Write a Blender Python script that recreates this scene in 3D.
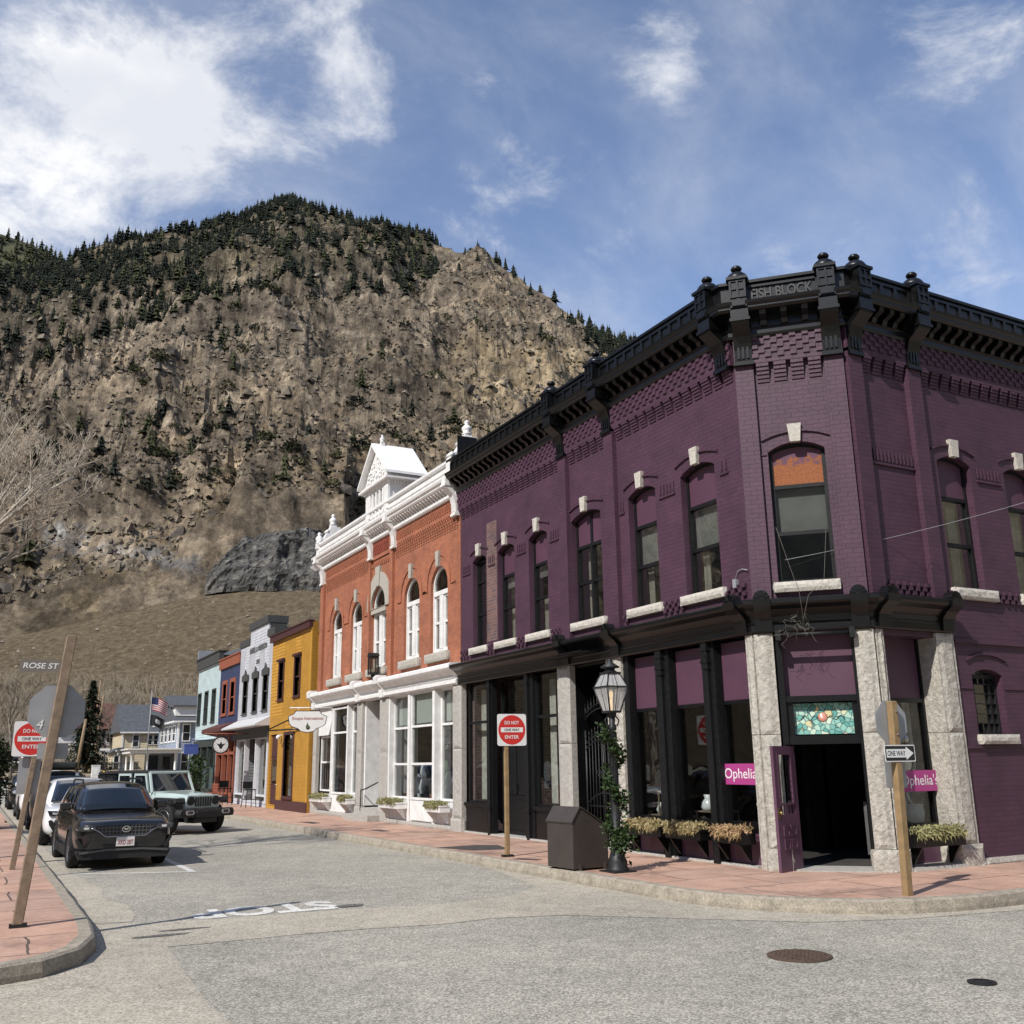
import bpy, bmesh, math, random
import numpy as np
from mathutils import Vector, Matrix
from math import radians as R, sin, cos, pi, sqrt, atan2
for o in list(bpy.data.objects): bpy.data.objects.remove(o)
S = bpy.context.scene
COL = S.collection
random.seed(7)
# ------------------------------------------------------------------ camera
CAM_H = 1.75
def cam_matrix(p, yaw, roll):
    cy, sy = cos(yaw), sin(yaw); cp, sp = cos(p), sin(p)
    A = np.array([[cy, -sy, 0], [sy, cy, 0], [0, 0, 1]])
    B = np.array([[1, 0, 0], [0, sp, -cp], [0, cp, sp]])
    c, s = cos(roll), sin(roll)
    return np.array([[c, -s, 0], [s, c, 0], [0, 0, 1]]) @ B @ A
M = cam_matrix(R(14.34), R(28.38), R(-.86))
cd = bpy.data.cameras.new('camera'); cam = bpy.data.objects.new('camera', cd); COL.objects.link(cam)
cd.sensor_width = 36; cd.lens = 979.57/1024*36; cd.clip_start = .1; cd.clip_end = 6000
mw = Matrix.Identity(4)
for i in range(3):
    mw[i][0] = M[0][i]; mw[i][1] = -M[1][i]; mw[i][2] = -M[2][i]
mw[2][3] = CAM_H
cam.matrix_world = mw
S.camera = cam
S.render.resolution_x = S.render.resolution_y = 1024
S.view_settings.view_transform = 'Standard'; S.view_settings.look = 'None'; S.view_settings.gamma = 1
S.view_settings.exposure = 0.3
# ------------------------------------------------------------------ sun and sky
EL, AZ = R(43), R(24)             # light travels towards (cos AZ, sin AZ)
sd = bpy.data.lights.new('sun', 'SUN'); sd.energy = 4.2; sd.angle = R(.5); sd.color = (1, .955, .89)
so = bpy.data.objects.new('sun', sd); COL.objects.link(so)
tr = Vector((cos(EL)*cos(AZ), cos(EL)*sin(AZ), -sin(EL)))
so.rotation_euler = tr.to_track_quat('-Z', 'Y').to_euler()
so.location = (-60, -30, 80)
W = bpy.data.worlds.new('World'); S.world = W; W.use_nodes = True
nt = W.node_tree; nt.nodes.clear()
def N(t, **k):
    n = nt.nodes.new(t)
    for a, b in k.items(): setattr(n, a, b)
    return n
def K(a, b): nt.links.new(a, b)
out = N('ShaderNodeOutputWorld'); bg = N('ShaderNodeBackground'); bg.inputs[1].default_value = .1
sky = N('ShaderNodeTexSky', sky_type='NISHITA'); sky.sun_disc = False
sky.sun_elevation = EL; sky.sun_rotation = R(246); sky.altitude = 2600; sky.air_density = 1.0; sky.dust_density = .6; sky.ozone_density = 2.2
tc = N('ShaderNodeTexCoord')
tint = N('ShaderNodeMix', data_type='RGBA', blend_type='MULTIPLY'); tint.inputs[0].default_value = 1
tint.inputs[7].default_value = (1.95, 1.78, 1.70, 1)
K(sky.outputs[0], tint.inputs[6])
def math_(op, a, b=None, c=None):
    n = N('ShaderNodeMath', operation=op)
    for i, v in enumerate((a, b, c)):
        if v is None: continue
        if isinstance(v, (int, float)): n.inputs[i].default_value = v
        else: K(v, n.inputs[i])
    return n.outputs[0]
def mrange(v, a, b, c=0., d=1.):
    n = N('ShaderNodeMapRange', interpolation_type='SMOOTHSTEP')
    K(v, n.inputs[0])
    for i, q in enumerate((a, b, c, d)): n.inputs[i+1].default_value = q
    return n.outputs[0]
tot = None
for c, r0, r1, w in (((.0, .86, .51), .05, .22, .58), ((.03, .84, .54), .02, .15, .3), ((.07, .80, .60), .02, .13, .36), ((.20, .758, .622), .02, .15, .52),
                 ((.25, .771, .585), .02, .09, .42), ((.135, .815, .565), .02, .1, .42), ((.485, .619, .62), .0, .08, .4), ((.515, .612, .60), .0, .07, .3),
                 ((.668, .453, .59), .0, .085, .58), ((.70, .40, .60), .0, .06, .4), ((.66, .56, .50), .0, .2, .04), ((.48, .70, .53), .0, .22, .1), ((.75, .50, .42), .0, .2, .02)):
    v = N('ShaderNodeVectorMath', operation='DISTANCE'); K(tc.outputs['Generated'], v.inputs[0])
    l = sqrt(sum(q*q for q in c)); v.inputs[1].default_value = tuple(q/l for q in c)
    m = mrange(v.outputs['Value'], r0, r1, w, 0)
    tot = m if tot is None else math_('ADD', tot, m)
mp = N('ShaderNodeMapping'); K(tc.outputs['Generated'], mp.inputs[0]); mp.inputs['Rotation'].default_value = (0, 0, R(35)); mp.inputs['Scale'].default_value = (1, 1, 1.5)
n1 = N('ShaderNodeTexNoise'); n1.inputs['Scale'].default_value = 7; n1.inputs['Detail'].default_value = 12; n1.inputs['Roughness'].default_value = .66; n1.inputs['Distortion'].default_value = .25
K(mp.outputs[0], n1.inputs['Vector'])
n2 = N('ShaderNodeTexNoise'); n2.inputs['Scale'].default_value = 2.2; n2.inputs['Detail'].default_value = 9; n2.inputs['Roughness'].default_value = .62; n2.inputs['Distortion'].default_value = .35
mp2 = N('ShaderNodeMapping'); K(tc.outputs['Generated'], mp2.inputs[0]); mp2.inputs['Rotation'].default_value = (R(20), 0, R(-40)); mp2.inputs['Scale'].default_value = (1, 2.6, 2)
K(mp2.outputs[0], n2.inputs['Vector'])
dens = math_('ADD', math_('MULTIPLY', math_('SUBTRACT', n1.outputs[0], .5), 3.0), tot)
fac = mrange(dens, .18, 1.25, 0, .98)
wisp = mrange(n2.outputs[0], .36, .82, .02, .36)
fac = math_('MINIMUM', math_('ADD', fac, wisp), .97)
n3 = N('ShaderNodeTexNoise'); n3.inputs['Scale'].default_value = 9; n3.inputs['Detail'].default_value = 5
K(mp.outputs[0], n3.inputs['Vector'])
cc = N('ShaderNodeMix', data_type='RGBA'); K(mrange(n3.outputs[0], .35, .65), cc.inputs[0])
cc.inputs[6].default_value = (6.6, 6.8, 7.3, 1); cc.inputs[7].default_value = (8.3, 8.35, 8.5, 1)
mx = N('ShaderNodeMix', data_type='RGBA'); K(fac, mx.inputs[0]); K(tint.outputs[2], mx.inputs[6]); K(cc.outputs[2], mx.inputs[7])
K(mx.outputs[2], bg.inputs[0]); K(bg.outputs[0], out.inputs[0])

# ------------------------------------------------------------------ materials
def mat(name): 
    m = bpy.data.materials.new(name); m.use_nodes = True
    t = m.node_tree; b = t.nodes['Principled BSDF']
    return m, t, b
def tn(t, kind, **k):
    n = t.nodes.new(kind)
    for a, v in k.items():
        if a.startswith('i_'):
            key = a[2:].replace('_', ' '); n.inputs[key].default_value = v
        else: setattr(n, a, v)
    return n
def coords(t, uv, scale=(1, 1, 1)):
    c = tn(t, 'ShaderNodeTexCoord'); m = tn(t, 'ShaderNodeMapping'); m.inputs['Scale'].default_value = scale
    t.links.new(c.outputs['UV' if uv else 'Object'], m.inputs[0]); return m.outputs[0]
def noise(t, vec, scale, detail=4, rough=.55, dist=0):
    n = tn(t, 'ShaderNodeTexNoise'); n.inputs['Scale'].default_value = scale; n.inputs['Detail'].default_value = detail
    n.inputs['Roughness'].default_value = rough; n.inputs['Distortion'].default_value = dist
    t.links.new(vec, n.inputs['Vector']); return n.outputs[0]
def ramp(t, v, stops):
    r = tn(t, 'ShaderNodeValToRGB'); e = r.color_ramp.elements
    while len(e) < len(stops): e.new(.5)
    for q, (p, c) in zip(e, stops):
        q.position = p; q.color = c if len(c) == 4 else (*c, 1)
    t.links.new(v, r.inputs[0]); return r.outputs[0]
def mixc(t, f, a, b, blend='MIX'):
    n = tn(t, 'ShaderNodeMix', data_type='RGBA', blend_type=blend)
    for i, v in ((0, f), (6, a), (7, b)):
        if isinstance(v, (int, float)): n.inputs[i].default_value = v
        elif isinstance(v, tuple): n.inputs[i].default_value = v if len(v) == 4 else (*v, 1)
        else: t.links.new(v, n.inputs[i])
    return n.outputs[2]
def bump(t, b, h, strength=.4, dist=.01, prev=None):
    n = tn(t, 'ShaderNodeBump'); n.inputs['Strength'].default_value = strength; n.inputs['Distance'].default_value = dist
    t.links.new(h, n.inputs['Height'])
    if prev is not None: t.links.new(prev, n.inputs['Normal'])
    t.links.new(n.outputs[0], b.inputs['Normal']); return n.outputs[0]
def shade(c, k): return tuple(min(1, q*k) for q in c)
def paint(name, c, rough=.5, var=.18, scale=6, bmp=.0, metal=0, uv=True, spec=.5, fine=60):
    m, t, b = mat(name); v = coords(t, uv)
    f = noise(t, v, scale, 6, .6)
    t.links.new(ramp(t, f, [(.3, shade(c, 1-var)), (.7, shade(c, 1+var))]), b.inputs['Base Color'])
    b.inputs['Roughness'].default_value = rough; b.inputs['Metallic'].default_value = metal; b.inputs['Specular IOR Level'].default_value = spec
    if bmp: bump(t, b, noise(t, v, fine, 5, .6), bmp, .01)
    return m
def brick_mat(name, c, c2, mortar, bmp=.5, rough=.75, stain=None, bw=.21, bh=.075, ms=.006):
    m, t, b = mat(name); v = coords(t, True)
    br = tn(t, 'ShaderNodeTexBrick'); t.links.new(v, br.inputs['Vector'])
    br.inputs['Scale'].default_value = 1; br.inputs['Brick Width'].default_value = bw; br.inputs['Row Height'].default_value = bh
    br.inputs['Mortar Size'].default_value = ms; br.inputs['Mortar Smooth'].default_value = .3
    br.inputs['Color1'].default_value = (*c, 1); br.inputs['Color2'].default_value = (*c2, 1); br.inputs['Mortar'].default_value = (*mortar, 1)
    f = noise(t, v, 1.3, 8, .7)
    col = mixc(t, 1., br.outputs['Color'], ramp(t, f, [(.28, (.66, .66, .69)), (.5, (1, 1, 1)), (.72, (1.28, 1.25, 1.22))]), 'MULTIPLY')
    f3 = noise(t, v, 45, 3, .6)
    col = mixc(t, .6, col, ramp(t, f3, [(.25, (.7, .7, .7)), (.75, (1.3, 1.3, 1.3))]), 'MULTIPLY')
    if stain:
        f2 = noise(t, v, 5.5, 8, .75)
        k = ramp(t, f2, [(stain[1], (0, 0, 0)), (stain[1]+.05, (1, 1, 1))])
        col = mixc(t, k, col, stain[0])
    t.links.new(col, b.inputs['Base Color']); b.inputs['Roughness'].default_value = rough
    inv = tn(t, 'ShaderNodeMath', operation='SUBTRACT'); inv.inputs[0].default_value = 1; t.links.new(br.outputs['Fac'], inv.inputs[1])
    p = bump(t, b, inv.outputs[0], bmp, .012)
    bump(t, b, noise(t, v, 30, 5, .6), .25, .01, p)
    return m
def siding_mat(name, c, pitch=.13):
    m, t, b = mat(name); v = coords(t, True)
    sx = tn(t, 'ShaderNodeSeparateXYZ'); t.links.new(v, sx.inputs[0])
    mo = tn(t, 'ShaderNodeMath', operation='MULTIPLY'); mo.inputs[1].default_value = 1/pitch; t.links.new(sx.outputs[1], mo.inputs[0])
    fr = tn(t, 'ShaderNodeMath', operation='FRACT'); t.links.new(mo.outputs[0], fr.inputs[0])
    iv = tn(t, 'ShaderNodeMath', operation='SUBTRACT'); iv.inputs[0].default_value = 1; t.links.new(fr.outputs[0], iv.inputs[1])
    f = noise(t, v, 2.2, 6, .65)
    t.links.new(ramp(t, f, [(.3, shade(c, .82)), (.7, shade(c, 1.12))]), b.inputs['Base Color'])
    b.inputs['Roughness'].default_value = .6
    hp = ramp(t, fr.outputs[0], [(0, (0, 0, 0)), (.10, (1, 1, 1)), (1, (.62, .62, .62))])
    bump(t, b, hp, 1.0, .05)
    return m
def stone_mat(name, c1, c2, scale=9, bmp=.9, dist=.03):
    m, t, b = mat(name); v = coords(t, False)
    f = noise(t, v, scale, 9, .7); g = noise(t, v, scale*8, 3, .6)
    col = mixc(t, 1., ramp(t, f, [(.3, c1), (.68, c2)]), ramp(t, g, [(.3, (.75, .75, .75)), (.7, (1.2, 1.2, 1.2))]), 'MULTIPLY')
    t.links.new(col, b.inputs['Base Color']); b.inputs['Roughness'].default_value = .9
    p = bump(t, b, f, bmp, dist); bump(t, b, g, .3, .006, p)
    return m
def glass_mat(name, tint=(.85, .9, .88), refl=.16, rough=.01):
    m, t, b = mat(name); t.nodes.remove(b)
    o = t.nodes['Material Output']
    tr_ = tn(t, 'ShaderNodeBsdfTransparent'); tr_.inputs[0].default_value = (*tint, 1)
    gl = tn(t, 'ShaderNodeBsdfGlossy'); gl.inputs['Roughness'].default_value = rough
    lw = tn(t, 'ShaderNodeLayerWeight'); pw = tn(t, 'ShaderNodeMath', operation='POWER'); pw.inputs[1].default_value = 4.0; t.links.new(lw.outputs['Facing'], pw.inputs[0])
    ad = tn(t, 'ShaderNodeMath', operation='MULTIPLY_ADD', use_clamp=True); ad.inputs[1].default_value = .6; ad.inputs[2].default_value = refl+.03; t.links.new(pw.outputs[0], ad.inputs[0])
    v = coords(t, False); bn = tn(t, 'ShaderNodeBump'); bn.inputs['Strength'].default_value = .12; bn.inputs['Distance'].default_value = .02
    t.links.new(noise(t, v, 1.6, 2), bn.inputs['Height']); t.links.new(bn.outputs[0], gl.inputs['Normal'])
    mxs = tn(t, 'ShaderNodeMixShader'); t.links.new(ad.outputs[0], mxs.inputs[0]); t.links.new(tr_.outputs[0], mxs.inputs[1]); t.links.new(gl.outputs[0], mxs.inputs[2])
    t.links.new(mxs.outputs[0], o.inputs[0])
    return m
def leaf_mat(name, c1, c2, c3=None, rough=.6, scale=9):
    m, t, b = mat(name); v = coords(t, False)
    f = noise(t, v, scale, 3, .6)
    st = [(.3, c1), (.7, c2)] if c3 is None else [(.25, c1), (.5, c2), (.72, c3)]
    t.links.new(ramp(t, f, st), b.inputs['Base Color']); b.inputs['Roughness'].default_value = rough; b.inputs['Specular IOR Level'].default_value = .25
    return m
def plain(name, c, rough=.5, metal=0, coat=0):
    m, t, b = mat(name); b.inputs['Base Color'].default_value = (*c, 1); b.inputs['Roughness'].default_value = rough; b.inputs['Metallic'].default_value = metal
    if coat: b.inputs['Coat Weight'].default_value = coat; b.inputs['Coat Roughness'].default_value = .03
    return m
PURPLE = brick_mat('purple_brick', (.070, .029, .051), (.061, .0255, .0445), (.048, .0205, .036), .6, .58, ((.2, .15, .165), .745), .21, .075, .006)
BAREBRICK = brick_mat('worn_brick', (.17, .09, .075), (.1, .06, .065), (.2, .17, .15), .6, .85)
ORANGE = brick_mat('orange_brick', (.37, .128, .062), (.30, .10, .052), (.25, .125, .08), .6, .8, None, .21, .075, .008)
PURPLEP = paint('purple_paint', (.083, .036, .060), .5, .1, 2)
PURPLED = paint('door_purple_paint', (.105, .05, .082), .42, .12, 3, .08)
BLACK = paint('black_paint', (.0035, .0038, .0042), .34, .4, 5, .15, 0, True, .45)
BLACKW = paint('worn_black_paint', (.006, .0064, .007), .5, .7, 14, .3, 0, True, .35)
WHITE = paint('white_paint', (.70, .695, .675), .55, .13, 4, .12)
GRANITE = stone_mat('granite', (.30, .28, .24), (.66, .62, .54), 15, 1.0, .045)
GRANITED = stone_mat('grey_granite', (.3, .285, .26), (.44, .42, .38), 14, .7, .02)
LIMEST = stone_mat('pale_sill_stone', (.36, .335, .29), (.62, .58, .51), 16, .9, .02)
GLASS = glass_mat('window_glass', (.86, .87, .855), .19)
SHOPGLASS = glass_mat('shop_glass', (.86, .88, .88), .03)
DARKGLASS = plain('car_glass', (.006, .009, .013), .03, 0, .6)
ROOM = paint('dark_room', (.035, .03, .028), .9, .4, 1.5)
CURTAIN = paint('curtain_cloth', (.48, .46, .40), .9, .25, 8)
TAN_CURTAIN = paint('amber_curtain', (.4, .24, .1), .9, .3, 12)
LACE = paint('lace_cloth', (.5, .52, .46), .95, .3, 40)
WOOD = paint('weathered_wood', (.21, .155, .105), .85, .35, 7, .5)
POSTW = paint('yellow_wood', (.25, .165, .078), .8, .25, 6, .4)
ROOFING = paint('roofing', (.06, .06, .065), .9, .25, 5, .3)
ALU = paint('sign_aluminium', (.30, .31, .32), .5, .12, 4, 0, .2)
SIGNRED = plain('sign_red', (.55, .03, .025), .45)
SIGNWHITE = paint('sign_white', (.72, .72, .7), .45, .04, 5)
SIGNBLACK = plain('sign_black', (.015, .015, .016), .5)
IRON = paint('cast_iron', (.02, .021, .022), .5, .3, 10, .2, .3)
CHROME = plain('chrome', (.75, .75, .75), .12, 1)
RUST = None
def rust_panel():
    m, t, b = mat('peeling_rust_panel'); v = coords(t, True)
    sx = tn(t, 'ShaderNodeSeparateXYZ'); t.links.new(v, sx.inputs[0])
    f = noise(t, v, 7, 8, .7)
    a = tn(t, 'ShaderNodeMath', operation='MULTIPLY_ADD'); t.links.new(f, a.inputs[0]); a.inputs[1].default_value = 1.0; t.links.new(sx.outputs[1], a.inputs[2])
    k = ramp(t, math2(t, 'SUBTRACT', a.outputs[0], 6.43), [(.48, (1, 1, 1)), (.53, (0, 0, 0))])
    g = noise(t, v, 28, 5, .7)
    t.links.new(mixc(t, k, (.11, .05, .08), ramp(t, g, [(.3, (.17, .055, .02)), (.55, (.27, .088, .028)), (.8, (.36, .16, .065))])), b.inputs['Base Color'])
    b.inputs['Roughness'].default_value = .8
    return m
def math2(t, op, a, b):
    n = tn(t, 'ShaderNodeMath', operation=op); t.links.new(a, n.inputs[0]); n.inputs[1].default_value = b; return n.outputs[0]
RUST = rust_panel()

# ------------------------------------------------------------------ mesh helpers
class FR:
    """local (u along facade, d outwards, z up) -> world"""
    def __init__(s, o, u, n): s.o, s.u, s.n = Vector(o), Vector(u).normalized(), Vector(n).normalized()
    def w(s, p): return s.o + s.u*p[0] + s.n*p[1] + Vector((0, 0, p[2]))
ID = FR((0, 0, 0), (1, 0, 0), (0, 1, 0))
class MB:
    def __init__(s, fr=ID): s.fr = fr; s.v = []; s.f = []; s.uv = None; s.sm = []
    def add(s, vs, fs, smooth=False):
        k = len(s.v); s.v += [tuple(p) for p in vs]; s.f += [tuple(i+k for i in f) for f in fs]; s.sm += [smooth]*len(fs)
    def box(s, u0, u1, d0, d1, z0, z1):
        s.add([(u0, d0, z0), (u1, d0, z0), (u1, d1, z0), (u0, d1, z0), (u0, d0, z1), (u1, d0, z1), (u1, d1, z1), (u0, d1, z1)],
              [(0, 3, 2, 1), (4, 5, 6, 7), (0, 1, 5, 4), (1, 2, 6, 5), (2, 3, 7, 6), (3, 0, 4, 7)])
    def prism(s, poly, a0, a1, axis=1, smooth=False):
        """poly of 2-tuples extruded along axis (0:u,1:d,2:z); poly given in the other two axes in order"""
        def P(q, a):
            if axis == 0: return (a, q[0], q[1])
            if axis == 1: return (q[0], a, q[1])
            return (q[0], q[1], a)
        n = len(poly); vs = [P(q, a0) for q in poly]+[P(q, a1) for q in poly]
        s.add(vs, [tuple(range(n)), tuple(range(2*n-1, n-1, -1))])
        k = len(s.v)-2*n
        s.f += [(k+i, k+(i+1) % n, k+n+(i+1) % n, k+n+i) for i in range(n)]; s.sm += [smooth]*n
    def ring(s, outer, inner, d0, d1):
        n = len(outer); vs = [(q[0], d0, q[1]) for q in outer]+[(q[0], d0, q[1]) for q in inner]+[(q[0], d1, q[1]) for q in outer]+[(q[0], d1, q[1]) for q in inner]
        fs = []
        for i in range(n):
            j = (i+1) % n
            fs += [(i, j, n+j, n+i), (2*n+i, 2*n+j, 3*n+j, 3*n+i), (i, j, 2*n+j, 2*n+i), (n+i, n+j, 3*n+j, 3*n+i)]
        s.add(vs, fs)
    def tube(s, pts, r, n=6, smooth=True):
        """pts in local coords, r number or list"""
        pts = [Vector(p) for p in pts]; rs = r if isinstance(r, (list, tuple)) else [r]*len(pts)
        vs = []; up = Vector((0, 0, 1)); 
        for i, p in enumerate(pts):
            t = (pts[min(i+1, len(pts)-1)]-pts[max(i-1, 0)])
            t = t.normalized() if t.length > 1e-9 else up
            a = t.cross(Vector((.31, .95, .05)) if abs(t.z) > .7 else up).normalized(); b = t.cross(a)
            for k in range(n):
                q = 2*pi*k/n; vs.append(p+a*cos(q)*rs[i]+b*sin(q)*rs[i])
        fs = [(i*n+k, i*n+(k+1) % n, (i+1)*n+(k+1) % n, (i+1)*n+k) for i in range(len(pts)-1) for k in range(n)]
        fs += [tuple(range(n))[::-1], tuple((len(pts)-1)*n+k for k in range(n))]
        s.add(vs, fs, smooth)
    def lathe(s, prof, c=(0, 0, 0), n=20, axis=2, smooth=True):
        """prof list of (r,h)"""
        vs = []
        for r, h in prof:
            for k in range(n):
                q = 2*pi*k/n; a, b = r*cos(q), r*sin(q)
                p = (a, b, h) if axis == 2 else ((h, a, b) if axis == 0 else (a, h, b))
                vs.append((p[0]+c[0], p[1]+c[1], p[2]+c[2]))
        m = len(prof)
        fs = [(i*n+k, i*n+(k+1) % n, (i+1)*n+(k+1) % n, (i+1)*n+k) for i in range(m-1) for k in range(n)]
        fs += [tuple(range(n))[::-1], tuple((m-1)*n+k for k in range(n))]
        s.add(vs, fs, smooth)
    def quad(s, a, b, c, d): s.add([a, b, c, d], [(0, 1, 2, 3)])
    def build(s, name, m, parent=None, fix=True, origin=None):
        W_ = [s.fr.w(p) for p in s.v]
        if parent is not None: o0 = WL[parent.name]
        elif origin is not None: o0 = Vector(origin)
        else:
            xs = [p.x for p in W_]; ys = [p.y for p in W_]; zs = [p.z for p in W_]
            o0 = Vector(((min(xs)+max(xs))/2, (min(ys)+max(ys))/2, min(zs)))
        me = bpy.data.meshes.new(name)
        me.from_pydata([p-o0 for p in W_], [], s.f)
        me.polygons.foreach_set('use_smooth', s.sm)
        uvl = me.uv_layers.new(name='UVMap')
        L = np.array(s.v, dtype=np.float64)
        uvs = np.zeros((len(me.loops), 2))
        k = 0
        for f in s.f:
            p = L[list(f)]
            nrm = np.zeros(3)
            for i in range(len(f)):
                a, b = p[i], p[(i+1) % len(f)]
                nrm += np.cross(a, b)
            ax = int(np.argmax(np.abs(nrm)*np.array([1, 1.001, 1])))
            if ax == 1: q = p[:, [0, 2]]
            elif ax == 0: q = p[:, [1, 2]]
            else: q = p[:, [0, 1]]
            uvs[k:k+len(f)] = q; k += len(f)
        uvl.data.foreach_set('uv', uvs.ravel())
        if fix:
            bm = bmesh.new(); bm.from_mesh(me); bmesh.ops.recalc_face_normals(bm, faces=bm.faces); bm.to_mesh(me); bm.free()
        me.materials.append(m)
        o = bpy.data.objects.new(name, me); COL.objects.link(o)
        if parent is not None:
            o.parent = parent; o.location = (0, 0, 0); WL[o.name] = o0
        else: o.location = o0; WL[o.name] = o0.copy()
        return o
WL = {}
def tag(o, label=None, cat=None, group=None, kind=None):
    if label: o['label'] = label
    if cat: o['category'] = cat
    if group: o['group'] = group
    if kind: o['kind'] = kind
    return o
def thing(name, label, cat, loc, group=None):
    o = bpy.data.objects.new(name, None); COL.objects.link(o); o.location = loc; o.empty_display_size = .3
    WL[o.name] = Vector(loc)
    return tag(o, label, cat, group)
def struct(o): o['kind'] = 'structure'; return o
def text(name, body, c, right, up, height, m, parent, width=None, depth=.006, bold=0., shear=0.):
    """text standing centred on world point c"""
    cu = bpy.data.curves.new(name, 'FONT'); cu.body = body; cu.align_x = 'CENTER'; cu.align_y = 'CENTER'; cu.size = 1; cu.offset = bold; cu.extrude = .02; cu.shear = shear
    ob = bpy.data.objects.new('tmp', cu); COL.objects.link(ob)
    dg = bpy.context.evaluated_depsgraph_get(); dg.update()
    me = bpy.data.meshes.new_from_object(ob.evaluated_get(dg)); bpy.data.objects.remove(ob); me.name = name
    xs = [v.co.x for v in me.vertices]; ys = [v.co.y for v in me.vertices]
    h = height/(max(ys)-min(ys)); w = h if width is None else width/(max(xs)-min(xs))
    cx, cy = (max(xs)+min(xs))/2, (max(ys)+min(ys))/2
    r, u = Vector(right).normalized(), Vector(up).normalized(); n = r.cross(u)
    o0 = WL[parent.name] if parent else Vector(c)
    for v in me.vertices:
        x, y, z = v.co
        v.co = Vector(c)-o0+r*(x-cx)*w+u*(y-cy)*h+n*(z/.02*depth/2+depth/2)
    me.materials.clear(); me.materials.append(m)
    o = bpy.data.objects.new(name, me); COL.objects.link(o)
    WL[o.name] = o0
    if parent: o.parent = parent
    else: o.location = o0
    return o
def bevel(o, w=.02, seg=2, ang=35):
    b = o.modifiers.new('bevel', 'BEVEL'); b.width = w; b.segments = seg; b.limit_method = 'ANGLE'; b.angle_limit = R(ang); return o
def subd(o, n=2):
    b = o.modifiers.new('sub', 'SUBSURF'); b.levels = n; b.render_levels = n; return o
def copy_tree(o, parent=None):
    c = o.copy(); COL.objects.link(c)
    if parent: c.parent = parent
    WL[c.name] = WL.get(o.name, Vector())
    for ch in list(o.children): copy_tree(ch, c)
    return c
# value noise for terrain and rough stone
_rng = np.random.RandomState(3); _T = _rng.rand(64, 64, 64)
def vnoise(x, y, z):
    xi, yi, zi = np.floor(x).astype(int), np.floor(y).astype(int), np.floor(z).astype(int)
    fx, fy, fz = x-xi, y-yi, z-zi
    fx, fy, fz = (q*q*(3-2*q) for q in (fx, fy, fz))
    r = 0
    for a in (0, 1):
        for b in (0, 1):
            for c in (0, 1):
                r = r+_T[(xi+a) % 64, (yi+b) % 64, (zi+c) % 64]*(fx if a else 1-fx)*(fy if b else 1-fy)*(fz if c else 1-fz)
    return r
def fbm(x, y, z, o=5, lac=2.03, g=.5):
    s, a, t = 0, 1, 0
    for i in range(o):
        s = s+a*vnoise(x, y, z); t += a; a *= g; x, y, z = x*lac+17.3, y*lac+5.1, z*lac+9.7
    return s/t
def ridged(x, y, z, o=5, lac=2.1, g=.5):
    s, a, t = 0, 1, 0
    for i in range(o):
        s = s+a*(1-np.abs(2*vnoise(x, y, z)-1)); t += a; a *= g; x, y, z = x*lac+11.3, y*lac+3.1, z*lac+7.7
    return s/t
def rough_block(mb, u0, u1, d0, d1, z0, z1, amp=.02, step=.07, seed=0, margin=.03):
    """quarry-faced block: the front, back and side faces bulge unevenly, edges stay straight"""
    nu, nd, nz = (max(2, int((b-a)/step)) for a, b in ((u0, u1), (d0, d1), (z0, z1)))
    def face(fn, n1, n2):
        vs = []
        for i in range(n1+1):
            for j in range(n2+1):
                vs.append(fn(i/n1, j/n2))
        mb.add(vs, [(i*(n2+1)+j, (i+1)*(n2+1)+j, (i+1)*(n2+1)+j+1, i*(n2+1)+j+1) for i in range(n1) for j in range(n2)])
    def h(a, b, la, lb, s):
        e = min(a*la, (1-a)*la, b*lb, (1-b)*lb)
        if e < margin*.5: return 0.
        p = np.array([a*la*9+s*7.3+seed]); q = np.array([b*lb*9+s*3.1]); z = np.array([seed*1.7+s])
        return float(amp*(.25+1.1*fbm(p, q, z, 3)[0]))
    lu, ld, lz = u1-u0, d1-d0, z1-z0
    face(lambda a, b: (u0+lu*a, d1+h(a, b, lu, lz, 1), z0+lz*b), nu, nz)
    face(lambda a, b: (u0+lu*a, d0, z0+lz*b), 1, 1)
    face(lambda a, b: (u0-h(a, b, ld, lz, 2), d0+ld*a, z0+lz*b), nd, nz)
    face(lambda a, b: (u1+h(a, b, ld, lz, 3), d0+ld*a, z0+lz*b), nd, nz)
    face(lambda a, b: (u0+lu*a, d0+ld*b, z1), 1, 1)
    face(lambda a, b: (u0+lu*a, d0+ld*b, z0), 1, 1)
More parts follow.
